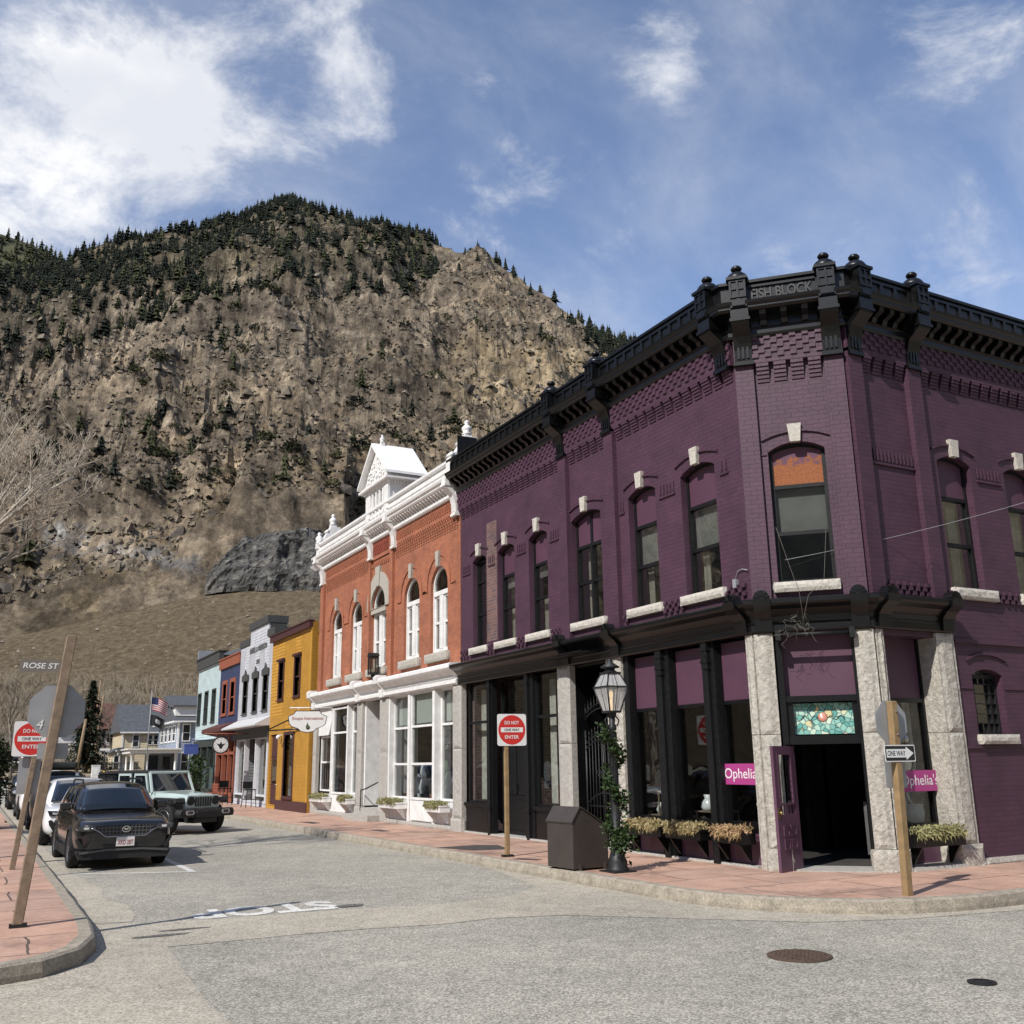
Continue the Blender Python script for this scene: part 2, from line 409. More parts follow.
# ------------------------------------------------------------------ ground, road, pavements
def hgt(y):
    t = min(1, max(0, (y-60)/45)); return 1.6*t*t*(3-2*t)
def asphalt_mat(name, base, dark, light, crack=True, agg=1.0):
    m, t, b = mat(name); v = coords(t, False)
    vo = tn(t, 'ShaderNodeTexVoronoi'); vo.inputs['Scale'].default_value = 72; t.links.new(v, vo.inputs['Vector'])
    sp = tn(t, 'ShaderNodeSeparateColor'); t.links.new(vo.outputs['Color'], sp.inputs[0])
    col = ramp(t, sp.outputs[0], [(.1, dark), (.5, base), (.92, light)])
    big = noise(t, v, .35, 6, .65); mid = noise(t, v, 3.5, 5, .6)
    col = mixc(t, 1., col, ramp(t, big, [(.3, (.8, .8, .8)), (.7, (1.14, 1.13, 1.1))]), 'MULTIPLY')
    col = mixc(t, 1., col, ramp(t, mid, [(.25, (.84, .84, .84)), (.75, (1.12, 1.12, 1.12))]), 'MULTIPLY')
    if crack:
        vc = tn(t, 'ShaderNodeTexVoronoi', feature='DISTANCE_TO_EDGE'); vc.inputs['Scale'].default_value = .28
        dv = tn(t, 'ShaderNodeVectorMath', operation='ADD'); t.links.new(v, dv.inputs[0])
        nz = tn(t, 'ShaderNodeTexNoise'); nz.inputs['Scale'].default_value = 1.5; nz.inputs['Detail'].default_value = 5; t.links.new(v, nz.inputs['Vector'])
        sc = tn(t, 'ShaderNodeVectorMath', operation='SCALE'); sc.inputs['Scale'].default_value = 1.6; t.links.new(nz.outputs['Color'], sc.inputs[0]); t.links.new(sc.outputs[0], dv.inputs[1])
        t.links.new(dv.outputs[0], vc.inputs['Vector'])
        col = mixc(t, ramp(t, vc.outputs['Distance'], [(.0, (.38, .38, .38)), (.0045, (0, 0, 0))]), col, (.05, .048, .045))
    t.links.new(col, b.inputs['Base Color']); b.inputs['Roughness'].default_value = .92; b.inputs['Specular IOR Level'].default_value = .3
    bump(t, b, sp.outputs[0], .45*agg, .006)
    return m
ASPH = asphalt_mat('road_asphalt', (.325, .305, .258), (.195, .183, .157), (.51, .483, .415))
TANAGG = asphalt_mat('tan_aggregate', (.405, .365, .295), (.27, .243, .195), (.53, .487, .41))
DARKPATCH = asphalt_mat('dark_asphalt_patch', (.13, .125, .115), (.06, .058, .055), (.22, .21, .2), False)
CONC = stone_mat('kerb_concrete', (.20, .175, .135), (.40, .35, .275), 7, .7, .02)
def paver_mat():
    m, t, b = mat('red_sandstone_paving'); v = coords(t, False)
    nz = tn(t, 'ShaderNodeTexNoise'); nz.inputs['Scale'].default_value = 1.1; nz.inputs['Detail'].default_value = 4; t.links.new(v, nz.inputs['Vector'])
    sc = tn(t, 'ShaderNodeVectorMath', operation='SCALE'); sc.inputs['Scale'].default_value = .22; t.links.new(nz.outputs['Color'], sc.inputs[0])
    ad = tn(t, 'ShaderNodeVectorMath', operation='ADD'); t.links.new(v, ad.inputs[0]); t.links.new(sc.outputs[0], ad.inputs[1])
    br = tn(t, 'ShaderNodeTexBrick'); t.links.new(ad.outputs[0], br.inputs['Vector']); br.inputs['Scale'].default_value = 1
    br.inputs['Brick Width'].default_value = 1.5; br.inputs['Row Height'].default_value = 1.05; br.inputs['Mortar Size'].default_value = .014
    br.inputs['Color1'].default_value = (.47, .285, .205, 1); br.inputs['Color2'].default_value = (.41, .265, .20, 1); br.inputs['Mortar'].default_value = (.11, .075, .06, 1)
    f = noise(t, v, 1.6, 7, .65)
    col = mixc(t, 1., br.outputs['Color'], ramp(t, f, [(.28, (.66, .66, .68)), (.5, (1, 1, 1)), (.72, (1.22, 1.26, 1.28))]), 'MULTIPLY')
    g = noise(t, v, 22, 5, .65)
    col = mixc(t, 1., col, ramp(t, g, [(.3, (.86, .86, .86)), (.7, (1.1, 1.1, 1.1))]), 'MULTIPLY')
    f9 = noise(t, v, .5, 8, .75); col = mixc(t, 1., col, ramp(t, f9, [(.36, (.6, .6, .6)), (.46, (1, 1, 1))]), 'MULTIPLY')
    t.links.new(col, b.inputs['Base Color']); b.inputs['Roughness'].default_value = .85
    bump(t, b, g, .3, .01); return m
PAVE = paver_mat()
EARTH = paint('dry_earth', (.20, .155, .10), .95, .35, .8, .3, uv=False)
g = MB()
ys = [-60, -30, 0, 30, 60]+[60+3*i for i in range(1, 16)]+[110, 160, 260]
for a, b in zip(ys, ys[1:]):
    g.quad((-45, a, hgt(a)), (60, a, hgt(a)), (60, b, hgt(b)), (-45, b, hgt(b)))
struct(g.build('road', ASPH, fix=False, origin=(0, 0, 0)))
g = MB(); n = 96
for r0, r1 in ((1, 130), (130, 600), (600, 3500)):
    for k in range(n):
        a, b = 2*pi*k/n, 2*pi*(k+1)/n
        g.quad((r0*cos(a), r0*sin(a), -.6), (r1*cos(a), r1*sin(a), -.6), (r1*cos(b), r1*sin(b), -.6), (r0*cos(b), r0*sin(b), -.6))
struct(g.build('ground', EARTH, fix=False, origin=(0, 0, 0)))
def sheet(name, poly, z, m, kind='structure'):
    o = MB(); o.add([(x, y, z+hgt(y)) for x, y in poly], [tuple(range(len(poly)))])
    ob = o.build(name, m, fix=False, origin=(0, 0, 0)); ob['kind'] = kind; return ob
ARC = [(10.75+2.65*cos(pi+q*pi/16), 10.87+2.65*sin(pi+q*pi/16)) for q in range(0, 9)]
KR = [(8.02, 62), (8.0, 36), (8.02, 24), (8.08, 15)]+ARC+[(14, 8.16), (45, 8.0)]
KL = [(-20, 9.7), (-1, 9.78), (.25, 9.86), (.75, 10.06), (1.1, 10.5), (1.29, 11.2), (1.36, 12.5), (1.38, 20), (1.42, 62)]
def offset(path, d):
    o = []
    for i, p in enumerate(path):
        a = Vector(path[max(i-1, 0)]); b = Vector(path[min(i+1, len(path)-1)]); t = (b-a).normalized()
        o.append((p[0]-t.y*d, p[1]+t.x*d))
    return o
def wob(path, step=.6, amp=.012):
    o = []
    for a, b in zip(path, path[1:]):
        L = sqrt((b[0]-a[0])**2+(b[1]-a[1])**2); k = max(1, min(60, int(L/step)))
        for i in range(k): o.append((a[0]+(b[0]-a[0])*i/k+random.uniform(-amp, amp), a[1]+(b[1]-a[1])*i/k+random.uniform(-amp, amp)))
    return o+[path[-1]]
def kerb(name, path, w=.17):
    path = wob(path)
    a = path; b = offset(path, .018); c = offset(path, .05); d = offset(path, w)
    rows = [(a, -.02), (a, .05), (b, .135), (c, .156), (d, .158), (d, .0)]
    m = MB(); n = len(path)
    for q, z in rows: m.v += [(p[0], p[1], z+hgt(p[1])) for p in q]
    for i in range(len(rows)-1):
        for k in range(n-1): m.f.append((i*n+k, i*n+k+1, (i+1)*n+k+1, (i+1)*n+k)); m.sm.append(False)
    o = m.build(name, CONC, fix=True, origin=(0, 0, 0)); return struct(o), d
_, inR = kerb('kerb', KR); _, inL = kerb('kerb', KL)
sheet('pavement', inR+[(45, 12), (13, 12.5), (13, 62)], .154, PAVE)
sheet('pavement', inL+[(-20, 62)], .154, PAVE)
tan = [(1.38, 13.0), (2.03, 12.78), (2.7, 12.66), (3.4, 12.62), (4.22, 12.5), (5.5, 12.28), (6.6, 12.45), (7.4, 13.1), (8.04, 16), (8.06, 13)]+ARC+[(14, 8.14), (30, 8.05), (30, 7.8), (13, 7.86), (10.87, 7.95), (9.4, 8.2), (8.33, 8.62), (7.19, 9.75), (6.33, 10.6), (5.5, 10.85), (4.85, 10.78), (4.0, 10.96), (3.28, 11.02), (2.5, 11.0), (1.94, 11.03), (1.85, 9.5), (1.79, 8.2), (1.9, 5), (1.7, 2), (-6, 2), (-6, 9.7), (-1, 9.74), (.25, 9.84), (.75, 10.04), (1.1, 10.48), (1.29, 11.18)]
sheet('concrete_gutter', tan, .004, TANAGG)
sheet('concrete_gutter', wob([(1.36, 13.1), (1.9, 13.0), (2.05, 14.4), (1.8, 15.6), (1.95, 17), (1.7, 20), (1.75, 60), (1.41, 60), (1.37, 20), (1.36, 13.1)], .4, .03)[:-1], .004, TANAGG)
PAINTW = asphalt_mat('road_paint', (.66, .65, .61), (.42, .41, .38), (.78, .77, .74), False, .5)
sheet('parking_line', [(1.75, 19.2), (3.64, 18.33), (3.64, 18.45), (1.75, 19.32)], .005, PAINTW)
sheet('parking_line', [(3.52, 18.52), (3.64, 18.46), (3.66, 24.4), (3.54, 24.4)], .005, PAINTW)
sheet('parking_line', [(1.75, 25.1), (3.62, 24.42), (3.62, 24.54), (1.75, 25.22)], .005, PAINTW)
struct(text('stop_marking', 'STOP', (3.45, 13.07, .004), (-1, .04, 0), (-.04, -1, 0), .80, PAINTW, None, 1.80, .003, .035))
for cx, cy, rx, ry in ((4.46, 12.8, .2, .13), (1.98, 11.75, .34, .07), (2.3, 12.05, .3, .05)):
    sheet('road_patch', [(cx+rx*cos(q*pi/8)*random.uniform(.8, 1.1), cy+ry*sin(q*pi/8)*random.uniform(.8, 1.1)) for q in range(16)], .009, DARKPATCH)
SHADOWPAVE = paint('painted_shadow_paving', (.055, .048, .045), .85, .3, 6, .3, uv=False)  # dark tone standing for shadows that fall on the pavement
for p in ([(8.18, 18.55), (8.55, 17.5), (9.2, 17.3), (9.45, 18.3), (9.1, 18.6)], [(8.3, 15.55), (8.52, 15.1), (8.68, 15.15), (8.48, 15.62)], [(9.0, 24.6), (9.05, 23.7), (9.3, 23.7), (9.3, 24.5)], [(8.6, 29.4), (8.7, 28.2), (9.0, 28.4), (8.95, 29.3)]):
    sheet('pavement_shadow', p, .158, SHADOWPAVE)  # shadow shapes laid down as flat dark sheets
# tar seams
def seam(pts, w):
    L = [(p[0]+random.uniform(-.015, .015), p[1]+random.uniform(-.015, .015)) for p in wob(pts, .25, .02)]; b = offset(L, w)
    o = MB(); n = len(L); o.v = [(x, y, .006) for x, y in L+b]
    for i in range(n-1): o.f.append((i, i+1, n+i+1, n+i)); o.sm.append(False)
    struct(o.build('tar_seam', DARKPATCH, fix=False, origin=(0, 0, 0)))

# manhole and small cover
m = MB(); m.lathe([(.0, 0), (.29, 0), (.29, .012), (.0, .012)], n=40, smooth=False); m.lathe([(.255, .011), (.255, .016), (.275, .016), (.275, .011)], n=40, smooth=False)
for i in range(-5, 6):
    for j in range(-5, 6):
        if i*i+j*j < 22: m.box(i*.05-.017, i*.05+.017, j*.05-.017, j*.05+.017, .0119, .018)
o = m.build('manhole_cover', paint('rusty_iron', (.11, .075, .055), .8, .3, 20, .3, .3, False), origin=(0, 0, 0)); o.location = (6.83, 7.27, .003)
tag(o, 'round rusty iron manhole cover set in the grey asphalt', 'manhole cover')
m = MB(); m.lathe([(.0, 0), (.11, 0), (.11, .012), (.0, .012)], n=20, smooth=False)
m.lathe([(.06, .011), (.06, .016), (.075, .016), (.075, .011)], n=20, smooth=False)
o = m.build('valve_cover', IRON, origin=(0, 0, 0)); o.location = (7.25, 5.7, .003)
tag(o, 'small dark iron valve cover in the asphalt at the bottom right', 'valve cover')

# ------------------------------------------------------------------ mountain
TBL = dict(
 ridge=[(-40, 22), (-15, 24), (-4.3, 23.5), (-1.5, 24.6), (1.45, 25.5), (4.6, 27.0), (7.9, 28.4), (11.3, 29.7), (14.4, 31.1), (16.9, 30.6), (20.1, 29.9), (24, 29.2), (27.2, 28.6), (29.4, 27.2), (31.6, 25.7), (34.1, 24.2), (36.5, 23.2), (40, 20.8), (46, 15), (55, 11), (75, 7)],
 terr=[(-40, 5.5), (-2, 6.38), (.7, 6.51), (3.4, 7.3), (6.3, 8.1), (10.4, 9.2), (13.7, 9.7), (17, 9.9), (21.7, 9.8), (40, 8.5), (75, 5)])
az = np.concatenate([np.arange(-40, -6, .5), np.arange(-6, 44, .1), np.arange(44, 76, .5)])
el2 = np.interp(az, *zip(*TBL['ridge'])); el1 = np.interp(az, *zip(*TBL['terr']))
R0, R1, R2 = 122., 200., 520.
tA = np.linspace(0, 1, 70); tB = np.linspace(0, 1, 330); tC = np.linspace(.03, 1, 14)
def mountain():
    a = np.radians(az)[None, :]
    rA = R0+(R1-R0)*tA[:, None]+0*a; rB = R1+5+(R2-R1-5)*tB[:, None]+0*a; rC = R2+150*tC[:, None]+0*a
    r = np.vstack([rA, rB, rC]); x = r*np.sin(a); y = r*np.cos(a)
    z1 = CAM_H+R1*np.tan(np.radians(el1))[None, :]; z2 = CAM_H+R2*np.tan(np.radians(el2))[None, :]
    zA = -.3+(z1+.3)*tA[:, None]**1.08
    xb, yb = rB*np.sin(a), rB*np.cos(a)
    wv = fbm(xb/90, yb/90, 0*xb+2.2, 4)-.5
    tw = np.clip(tB[:, None]+.16*wv*np.sin(pi*tB[:, None]), 0, 1)
    q = tw*6+.8*(fbm(xb/140, yb/140, 0*xb+7, 3)-.5); fl = np.floor(q); fr = np.clip((q-fl-.3)/.4, 0, 1); st = (fl+fr*fr*(3-2*fr))/6
    cm = np.clip((fbm(xb/110, yb/110, 0*xb+21, 3)-.40)/.12, 0, 1); p = tw+(.25+.3*cm)*(np.clip(st, 0, 1.02)-tw)
    zB = z1+(z2-z1)*p
    env = np.clip(np.sin(pi*np.clip(tB[:, None]*.93+.05, 0, 1)), .0, 1)**.6
    bl = lambda c, w: np.exp(-((np.degrees(a)-c)/w)**2)
    ss = lambda q: np.clip(q, 0, 1)**2*(3-2*np.clip(q, 0, 1))
    t1 = tB[:, None]
    dom = ss((bl(15.5, 3.6)+.35*fbm(xb/14, yb/14, 0*xb+1, 3)-.55)/.18)
    zB = zB+(15*dom+7*ss((fbm(xb/22, yb/22, 0*xb+4, 3)-.45)/.1))*ss(t1/.03)*(1-ss((t1-.06)/.10))
    rib = ridged(np.degrees(a)*.34+.9*(fbm(xb/45, yb/45, 0*xb+8, 3)-.5)+0*rB, rB/170, 0*xb+1.3, 3)-.6
    rib2 = ridged(np.degrees(a)*1.05+1.1*(fbm(xb/20, yb/20, 0*xb+3, 3)-.5)+0*rB, rB/60, 0*xb+5.3, 3)-.6
    cl = ss((fbm(xb/70, yb/70, 0*xb+12, 3)-.42)/.14)
    env = env*(.05+.95*ss(t1/.035)); zB = zB+env*(13*rib+5*rib2*(.4+.6*cl))
    zB = zB+env*(31*(ridged(xb/75, yb/75, zB/60, 4)-.62)+20*(ridged(xb/26, yb/26, zB/34, 4)-.6)+9*(ridged(xb/9, yb/9, zB/12, 3)-.6)+4.2*(ridged(xb/3.4, yb/3.4, zB/4.5, 2)-.6))
    zA = zA+(np.sin(pi*np.clip(tA[:, None], 0, 1))**.5)*(2.2*(fbm(rA*np.sin(a)/14, rA*np.cos(a)/14, 0*rA, 4)-.5)+.7*(fbm(rA*np.sin(a)/2.5, rA*np.cos(a)/2.5, 0*rA+3, 3)-.5))
    zC = zB[-1:, :]-110*tC[:, None]**1.5
    return x, y, np.vstack([zA, zB, zC])
mx_, my_, mz_ = mountain()
nr, nc = mx_.shape
me = bpy.data.meshes.new('mountain')
co = np.stack([mx_, my_, mz_], -1).reshape(-1, 3)
idx = np.arange(nr*nc).reshape(nr, nc)
fq = np.stack([idx[:-1, :-1], idx[:-1, 1:], idx[1:, 1:], idx[1:, :-1]], -1).reshape(-1, 4)
me.vertices.add(len(co)); me.vertices.foreach_set('co', co.ravel())
me.loops.add(fq.size); me.loops.foreach_set('vertex_index', fq.ravel().astype(np.int32))
me.polygons.add(len(fq)); me.polygons.foreach_set('loop_start', (np.arange(len(fq))*4).astype(np.int32)); me.polygons.foreach_set('loop_total', np.full(len(fq), 4, np.int32))
me.update(calc_edges=True); me.polygons.foreach_set('use_smooth', np.zeros(len(fq), bool))
AZ2 = np.degrees(np.arctan2(mx_, my_)); EL2 = np.degrees(np.arctan2(mz_-CAM_H, np.hypot(mx_, my_)))
def blob(a, e, ra, re): return np.exp(-((AZ2-a)/ra)**2-((EL2-e)/re)**2)
rowz = np.concatenate([np.zeros(70), np.ones(330+14)])[:, None]+0*AZ2
def attr(nm, v):
    at = me.attributes.new(nm, 'FLOAT', 'POINT'); at.data.foreach_set('value', np.clip(v, 0, 1).astype(np.float32).ravel())
attr('rocky', rowz)
attr('pale', 1.0*blob(33.5, 21.5, 3.2, 2.6)+.6*blob(27, 22, 3.5, 3.5)+.9*blob(22, 12.3, 2.2, 1.2)+.45*blob(20, 17, 6, 2.5)+.8*blob(17, 31, 2.2, .9)+.35*blob(4, 9, 3, .8))  # sunlit patch on the right shoulder painted in as pale tone, plus pale scree
attr('slate', .55*blob(8, 11.3, 3.5, 1.0)+.4*blob(2, 12.5, 3, 1.6)+.3*blob(19, 13, 3, 2.0))
attr('wood', np.clip((EL2-np.interp(AZ2, [-10, 0, 5, 12, 18, 23, 27], [20, 21.5, 24.5, 26, 26.8, 27.8, 40]))/2.0, 0, 1))
mm, t, b = mat('mountain_rock'); v = coords(t, False)
at = lambda nm: (lambda n: n.outputs['Fac'])(tn(t, 'ShaderNodeAttribute', attribute_name=nm))
ge = tn(t, 'ShaderNodeNewGeometry'); sx = tn(t, 'ShaderNodeSeparateXYZ'); t.links.new(ge.outputs['True Normal'], sx.inputs[0])
f1 = noise(t, v, .05, 8, .68, .4); f2 = noise(t, v, .16, 12, .78); f3 = noise(t, v, .9, 8, .8)
mpv = tn(t, 'ShaderNodeMapping'); mpv.inputs['Scale'].default_value = (1, 1, .45); t.links.new(v, mpv.inputs[0])
nzd = tn(t, 'ShaderNodeTexNoise'); nzd.inputs['Scale'].default_value = .3; nzd.inputs['Detail'].default_value = 6; t.links.new(v, nzd.inputs['Vector'])
scd = tn(t, 'ShaderNodeVectorMath', operation='SCALE'); scd.inputs['Scale'].default_value = 4; t.links.new(nzd.outputs['Color'], scd.inputs[0])
adv = tn(t, 'ShaderNodeVectorMath', operation='ADD'); t.links.new(mpv.outputs[0], adv.inputs[0]); t.links.new(scd.outputs[0], adv.inputs[1])
def block(s):
    q = tn(t, 'ShaderNodeTexVoronoi'); q.inputs['Scale'].default_value = s; t.links.new(adv.outputs[0], q.inputs['Vector'])
    z = tn(t, 'ShaderNodeSeparateColor'); t.links.new(q.outputs['Color'], z.inputs[0]); return z.outputs[0]
c0, c1, c2 = block(.07), block(.22), block(.7)
rock = ramp(t, f2, [(.34, (.035, .029, .024)), (.45, (.15, .12, .086)), (.55, (.25, .20, .142)), (.66, (.41, .338, .24))])
grass = ramp(t, f2, [(.3, (.075, .057, .035)), (.52, (.155, .118, .07)), (.72, (.23, .178, .11))])
sl = math2(t, 'ADD', sx.outputs[2], 0.0)
ad = tn(t, 'ShaderNodeMath', operation='MULTIPLY_ADD'); t.links.new(f1, ad.inputs[0]); ad.inputs[1].default_value = .9; t.links.new(sl, ad.inputs[2])
kg = ramp(t, ad.outputs[0], [(.98, (0, 0, 0)), (1.0, (1, 1, 1))])
r_ = t.nodes[-1]
kk = tn(t, 'ShaderNodeMapRange'); t.links.new(ad.outputs[0], kk.inputs[0]); kk.inputs[1].default_value = 1.0; kk.inputs[2].default_value = 1.28
col = mixc(t, kk.outputs[0], rock, grass)
def masked(nm):
    q = tn(t, 'ShaderNodeMath', operation='MULTIPLY_ADD'); t.links.new(noise(t, v, .09, 10, .72), q.inputs[0]); q.inputs[1].default_value = 2.2; t.links.new(math2(t, 'SUBTRACT', at(nm), 1.45), q.inputs[2])
    return ramp(t, q.outputs[0], [(.0, (0, 0, 0)), (.16, (1, 1, 1))])
col = mixc(t, 1., col, ramp(t, noise(t, v, .028, 7, .62, .6), [(.34, (.66, .66, .68)), (.5, (1, 1, 1)), (.64, (1.35, 1.3, 1.22))]), 'MULTIPLY')
col = mixc(t, masked('pale'), col, ramp(t, f2, [(.34, (.10, .074, .045)), (.5, (.29, .222, .137)), (.66, (.42, .34, .225))]))  # painted sunlit tint and pale scree share this mask
slk = tn(t, 'ShaderNodeMath', operation='MULTIPLY'); t.links.new(masked('slate'), slk.inputs[0]); slk.inputs[1].default_value = .85
col = mixc(t, slk.outputs[0], col, ramp(t, f2, [(.36, (.05, .05, .049)), (.48, (.15, .147, .142)), (.58, (.24, .235, .222)), (.64, (.44, .42, .39))]))
emb = ramp(t, noise(t, v, .8, 9, .72), [(.3, (.085, .066, .041)), (.5, (.165, .128, .08)), (.64, (.225, .18, .12)), (.74, (.33, .28, .21))])
inv = tn(t, 'ShaderNodeMath', operation='SUBTRACT'); inv.inputs[0].default_value = 1; t.links.new(at('rocky'), inv.inputs[1])
col = mixc(t, inv.outputs[0], col, emb)
wk = tn(t, 'ShaderNodeMath', operation='MULTIPLY'); t.links.new(at('wood'), wk.inputs[0]); wk.inputs[1].default_value = .6
col = mixc(t, wk.outputs[0], col, (.05, .045, .025))
col = mixc(t, 1., col, ramp(t, f3, [(.3, (.62, .62, .62)), (.5, (1, 1, 1)), (.7, (1.4, 1.4, 1.4))]), 'MULTIPLY')
for q, lo, hi in ((c0, .72, 1.25), (c1, .72, 1.28), (c2, .8, 1.2)):
    col = mixc(t, at('rocky'), col, mixc(t, 1., col, ramp(t, q, [(.0, (lo, lo, lo)), (1., (hi, hi, hi))]), 'MULTIPLY'))
t.links.new(col, b.inputs['Base Color']); b.inputs['Roughness'].default_value = .95; b.inputs['Specular IOR Level'].default_value = .15
pb = bump(t, b, f2, .9, 1.6); pb = bump(t, b, f3, .8, .5, pb); pb = bump(t, b, c1, .7, 1.6, pb); bump(t, b, c2, .6, .6, pb)
me.materials.append(mm)
mo = bpy.data.objects.new('mountain', me); COL.objects.link(mo); struct(mo)
# a farther wooded ridge behind the left shoulder
def ridge_far():
    a = np.radians(np.arange(-40, 14, .25))[None, :]; e = np.interp(np.degrees(a), [-40, -6, -1.7, 0, 1.5, 3.2, 6, 14], [25, 27.0, 27.2, 27.0, 26.5, 25.5, 23, 15])
    t_ = np.linspace(0, 1, 60)[:, None]; r = 700+350*t_+0*a; x, y = r*np.sin(a), r*np.cos(a)
    z = 60+(1050*np.tan(np.radians(e))-60)*t_+18*(fbm(x/50, y/50, 0*x, 4)-.5)*np.sin(pi*t_)
    return x, y, z
fx_, fy_, fz_ = ridge_far(); nrr, ncc = fx_.shape
i2 = np.arange(nrr*ncc).reshape(nrr, ncc)
m2 = bpy.data.meshes.new('hill'); m2.from_pydata(np.stack([fx_, fy_, fz_], -1).reshape(-1, 3).tolist(), [], np.stack([i2[:-1, :-1], i2[:-1, 1:], i2[1:, 1:], i2[1:, :-1]], -1).reshape(-1, 4).tolist())
m2.materials.append(paint('wooded_hillside', (.07, .068, .03), .95, .4, .03, 0, uv=False))
ho = bpy.data.objects.new('hill', m2); COL.objects.link(ho); struct(ho)
# hills on the other sides of the valley (behind and beside the camera)
g = MB(); nn = 90; rows = 14
for j in range(rows):
    for i in range(nn+1):
        A = R(75+(325-75)*i/nn); r = 260+26*j
        x, y = r*sin(A), r*cos(A)
        hh = (j/(rows-1))**1.1*(250+70*sin(i*.23)+30*sin(i*.71))*(min(1, i/8, (nn-i)/8)*.8+.2)
        g.v.append((x, y, -.7+hh+random.uniform(-2, 2)*(1 if j else 0)))
for j in range(rows-1):
    for i in range(nn): k = j*(nn+1)+i; g.f.append((k, k+1, k+nn+2, k+nn+1)); g.sm.append(False)
struct(g.build('hill', paint('brown_hillside', (.12, .1, .06), .95, .45, .05, 0, uv=False), fix=False, origin=(0, 0, 0)))

# ------------------------------------------------------------------ conifers on the slope
NEEDLE = leaf_mat('dark_needles', (.007, .010, .006), (.02, .025, .013), None, .85, .6)
NEEDLEY = leaf_mat('olive_needles', (.03, .034, .014), (.065, .066, .025), None, .8, .6)
def conifer(h, r, tiers=7, spokes=6, rnd=random):
    vs, fs = [], []
    tr_ = [(0.03*h*cos(q*2*pi/5), .03*h*sin(q*2*pi/5), 0) for q in range(5)]+[(0, 0, h*.9)]
    fs += [(i, (i+1) % 5, 5) for i in range(5)]; vs += tr_
    for t_ in range(tiers):
        f = t_/(tiers-1); z0 = h*(.06+.80*f); rr = (r*(1-f)**.7+.08*r)*rnd.uniform(.75, 1.2); hh = h*(.24-.08*f)
        k = len(vs); off = rnd.random()*6
        vs.append((rnd.uniform(-.05, .05)*r, rnd.uniform(-.05, .05)*r, z0+hh))
        for s_ in range(spokes*2):
            q = off+pi*s_/spokes; q2 = rr*(rnd.uniform(.55, 1.35) if s_ % 2 == 0 else rnd.uniform(.25, .6))
            vs.append((q2*cos(q), q2*sin(q), z0-(.08*h*rnd.uniform(.3, 1.2) if s_ % 2 == 0 else -.03*h)))
        for s_ in range(spokes*2): fs.append((k, k+1+s_, k+1+(s_+1) % (spokes*2)))
    return vs, fs
def bush(r, rnd=random, n=130):
    vs, fs = [], []
    for i in range(n):
        q, w = rnd.uniform(0, 2*pi), rnd.uniform(0, 1); rr = r*rnd.uniform(.35, 1); p = Vector((rr*cos(q)*sqrt(1-w*w*.7), rr*sin(q)*sqrt(1-w*w*.7), r*w*.95*rnd.uniform(.6, 1.1)))
        a = Vector((rnd.uniform(-1, 1), rnd.uniform(-1, 1), rnd.uniform(-1, 1))).normalized()*r*.3; c = Vector((rnd.uniform(-1, 1), rnd.uniform(-1, 1), rnd.uniform(0, 1))).normalized()*r*.3
        k = len(vs); vs += [p-a*.5, p+a*.5, p+c]; fs.append((k, k+1, k+2))
    return vs, fs
rg = random.Random(11)
ridx = [(i, j) for i in range(72, 399) for j in range(nc) if -6 < az[j] < 43]
def gridpt(i, j): return Vector((mx_[i, j], my_[i, j], mz_[i, j]))
spots = []
tries = 0
fieldn = fbm(mx_/38, my_/38, mz_/38, 4)
while len(spots) < 4700 and tries < 420000:
    tries += 1
    i, j = ridx[rg.randrange(len(ridx))]
    e, a = EL2[i, j], az[j]; rdg = np.interp(a, *zip(*TBL['ridge']))
    if a > 39: continue
    thick = np.interp(a, [-6, 0, 5, 12, 18, 23, 26, 30, 35, 38], [6.5, 5.6, 4.6, 4.6, 4.4, 2.4, .7, .4, 1.6, 2.5])
    f = (e-(rdg-thick))/(.25*thick+.3)
    nz = fieldn[i, j]
    pr = max(0, min(1, f))*max(.3, min(1, (nz-.34)*8))
    if 23.8 < a < 33.2: pr *= .1
    gap = math.exp(-((a-16.6)/2.2)**2-((e-30.3)/1.0)**2); pr *= 1-.85*gap
    side = max(0, min(1, (e-12.5)/4))
    pr = max(pr, .055*side*max(0, (nz-.44)*9)*(1.0 if e < rdg-1 else .4)*(2.4 if a < 13 and e > 18 else 1)*(.5 if a > 22 and e > 17 else 1))
    if e < 12.5: pr = max(pr, .004)
    if rg.random() > pr: continue
    dense = f > .3
    spots.append((i, j, dense, e))
kinds = {'tree': [conifer(1, .23*rg.uniform(.8, 1.4), rg.choice((5, 6, 7)), rg.choice((5, 6, 7)), rg) for _ in range(9)], 'bush': [bush(1, rg) for _ in range(4)]}
items = []
for i, j, dense, e in spots:
    p = gridpt(i, j); r = math.hypot(p.x, p.y)
    isb = (not dense) and rg.random() < .62
    h = rg.uniform(3.0, 9.5) if dense else (rg.uniform(1.3, 3.2) if isb else rg.uniform(4.0, 8.5))
    items.append((h*(.55 if isb else 1)/r*(1 if not dense else .55), p, h, isb, dense))
items.sort(key=lambda q: -q[0])
NM = {}
for k in ('tree', 'bush'):
    NM[k] = []
    for n_, (vs, fs) in enumerate(kinds[k]):
        for mt in (NEEDLE, NEEDLEY):
            mesh = bpy.data.meshes.new('conifer' if k == 'tree' else 'juniper_bush'); mesh.from_pydata(vs, [], fs); mesh.materials.append(mt); NM[k].append(mesh)
nt_ = nb_ = 0; rest = []
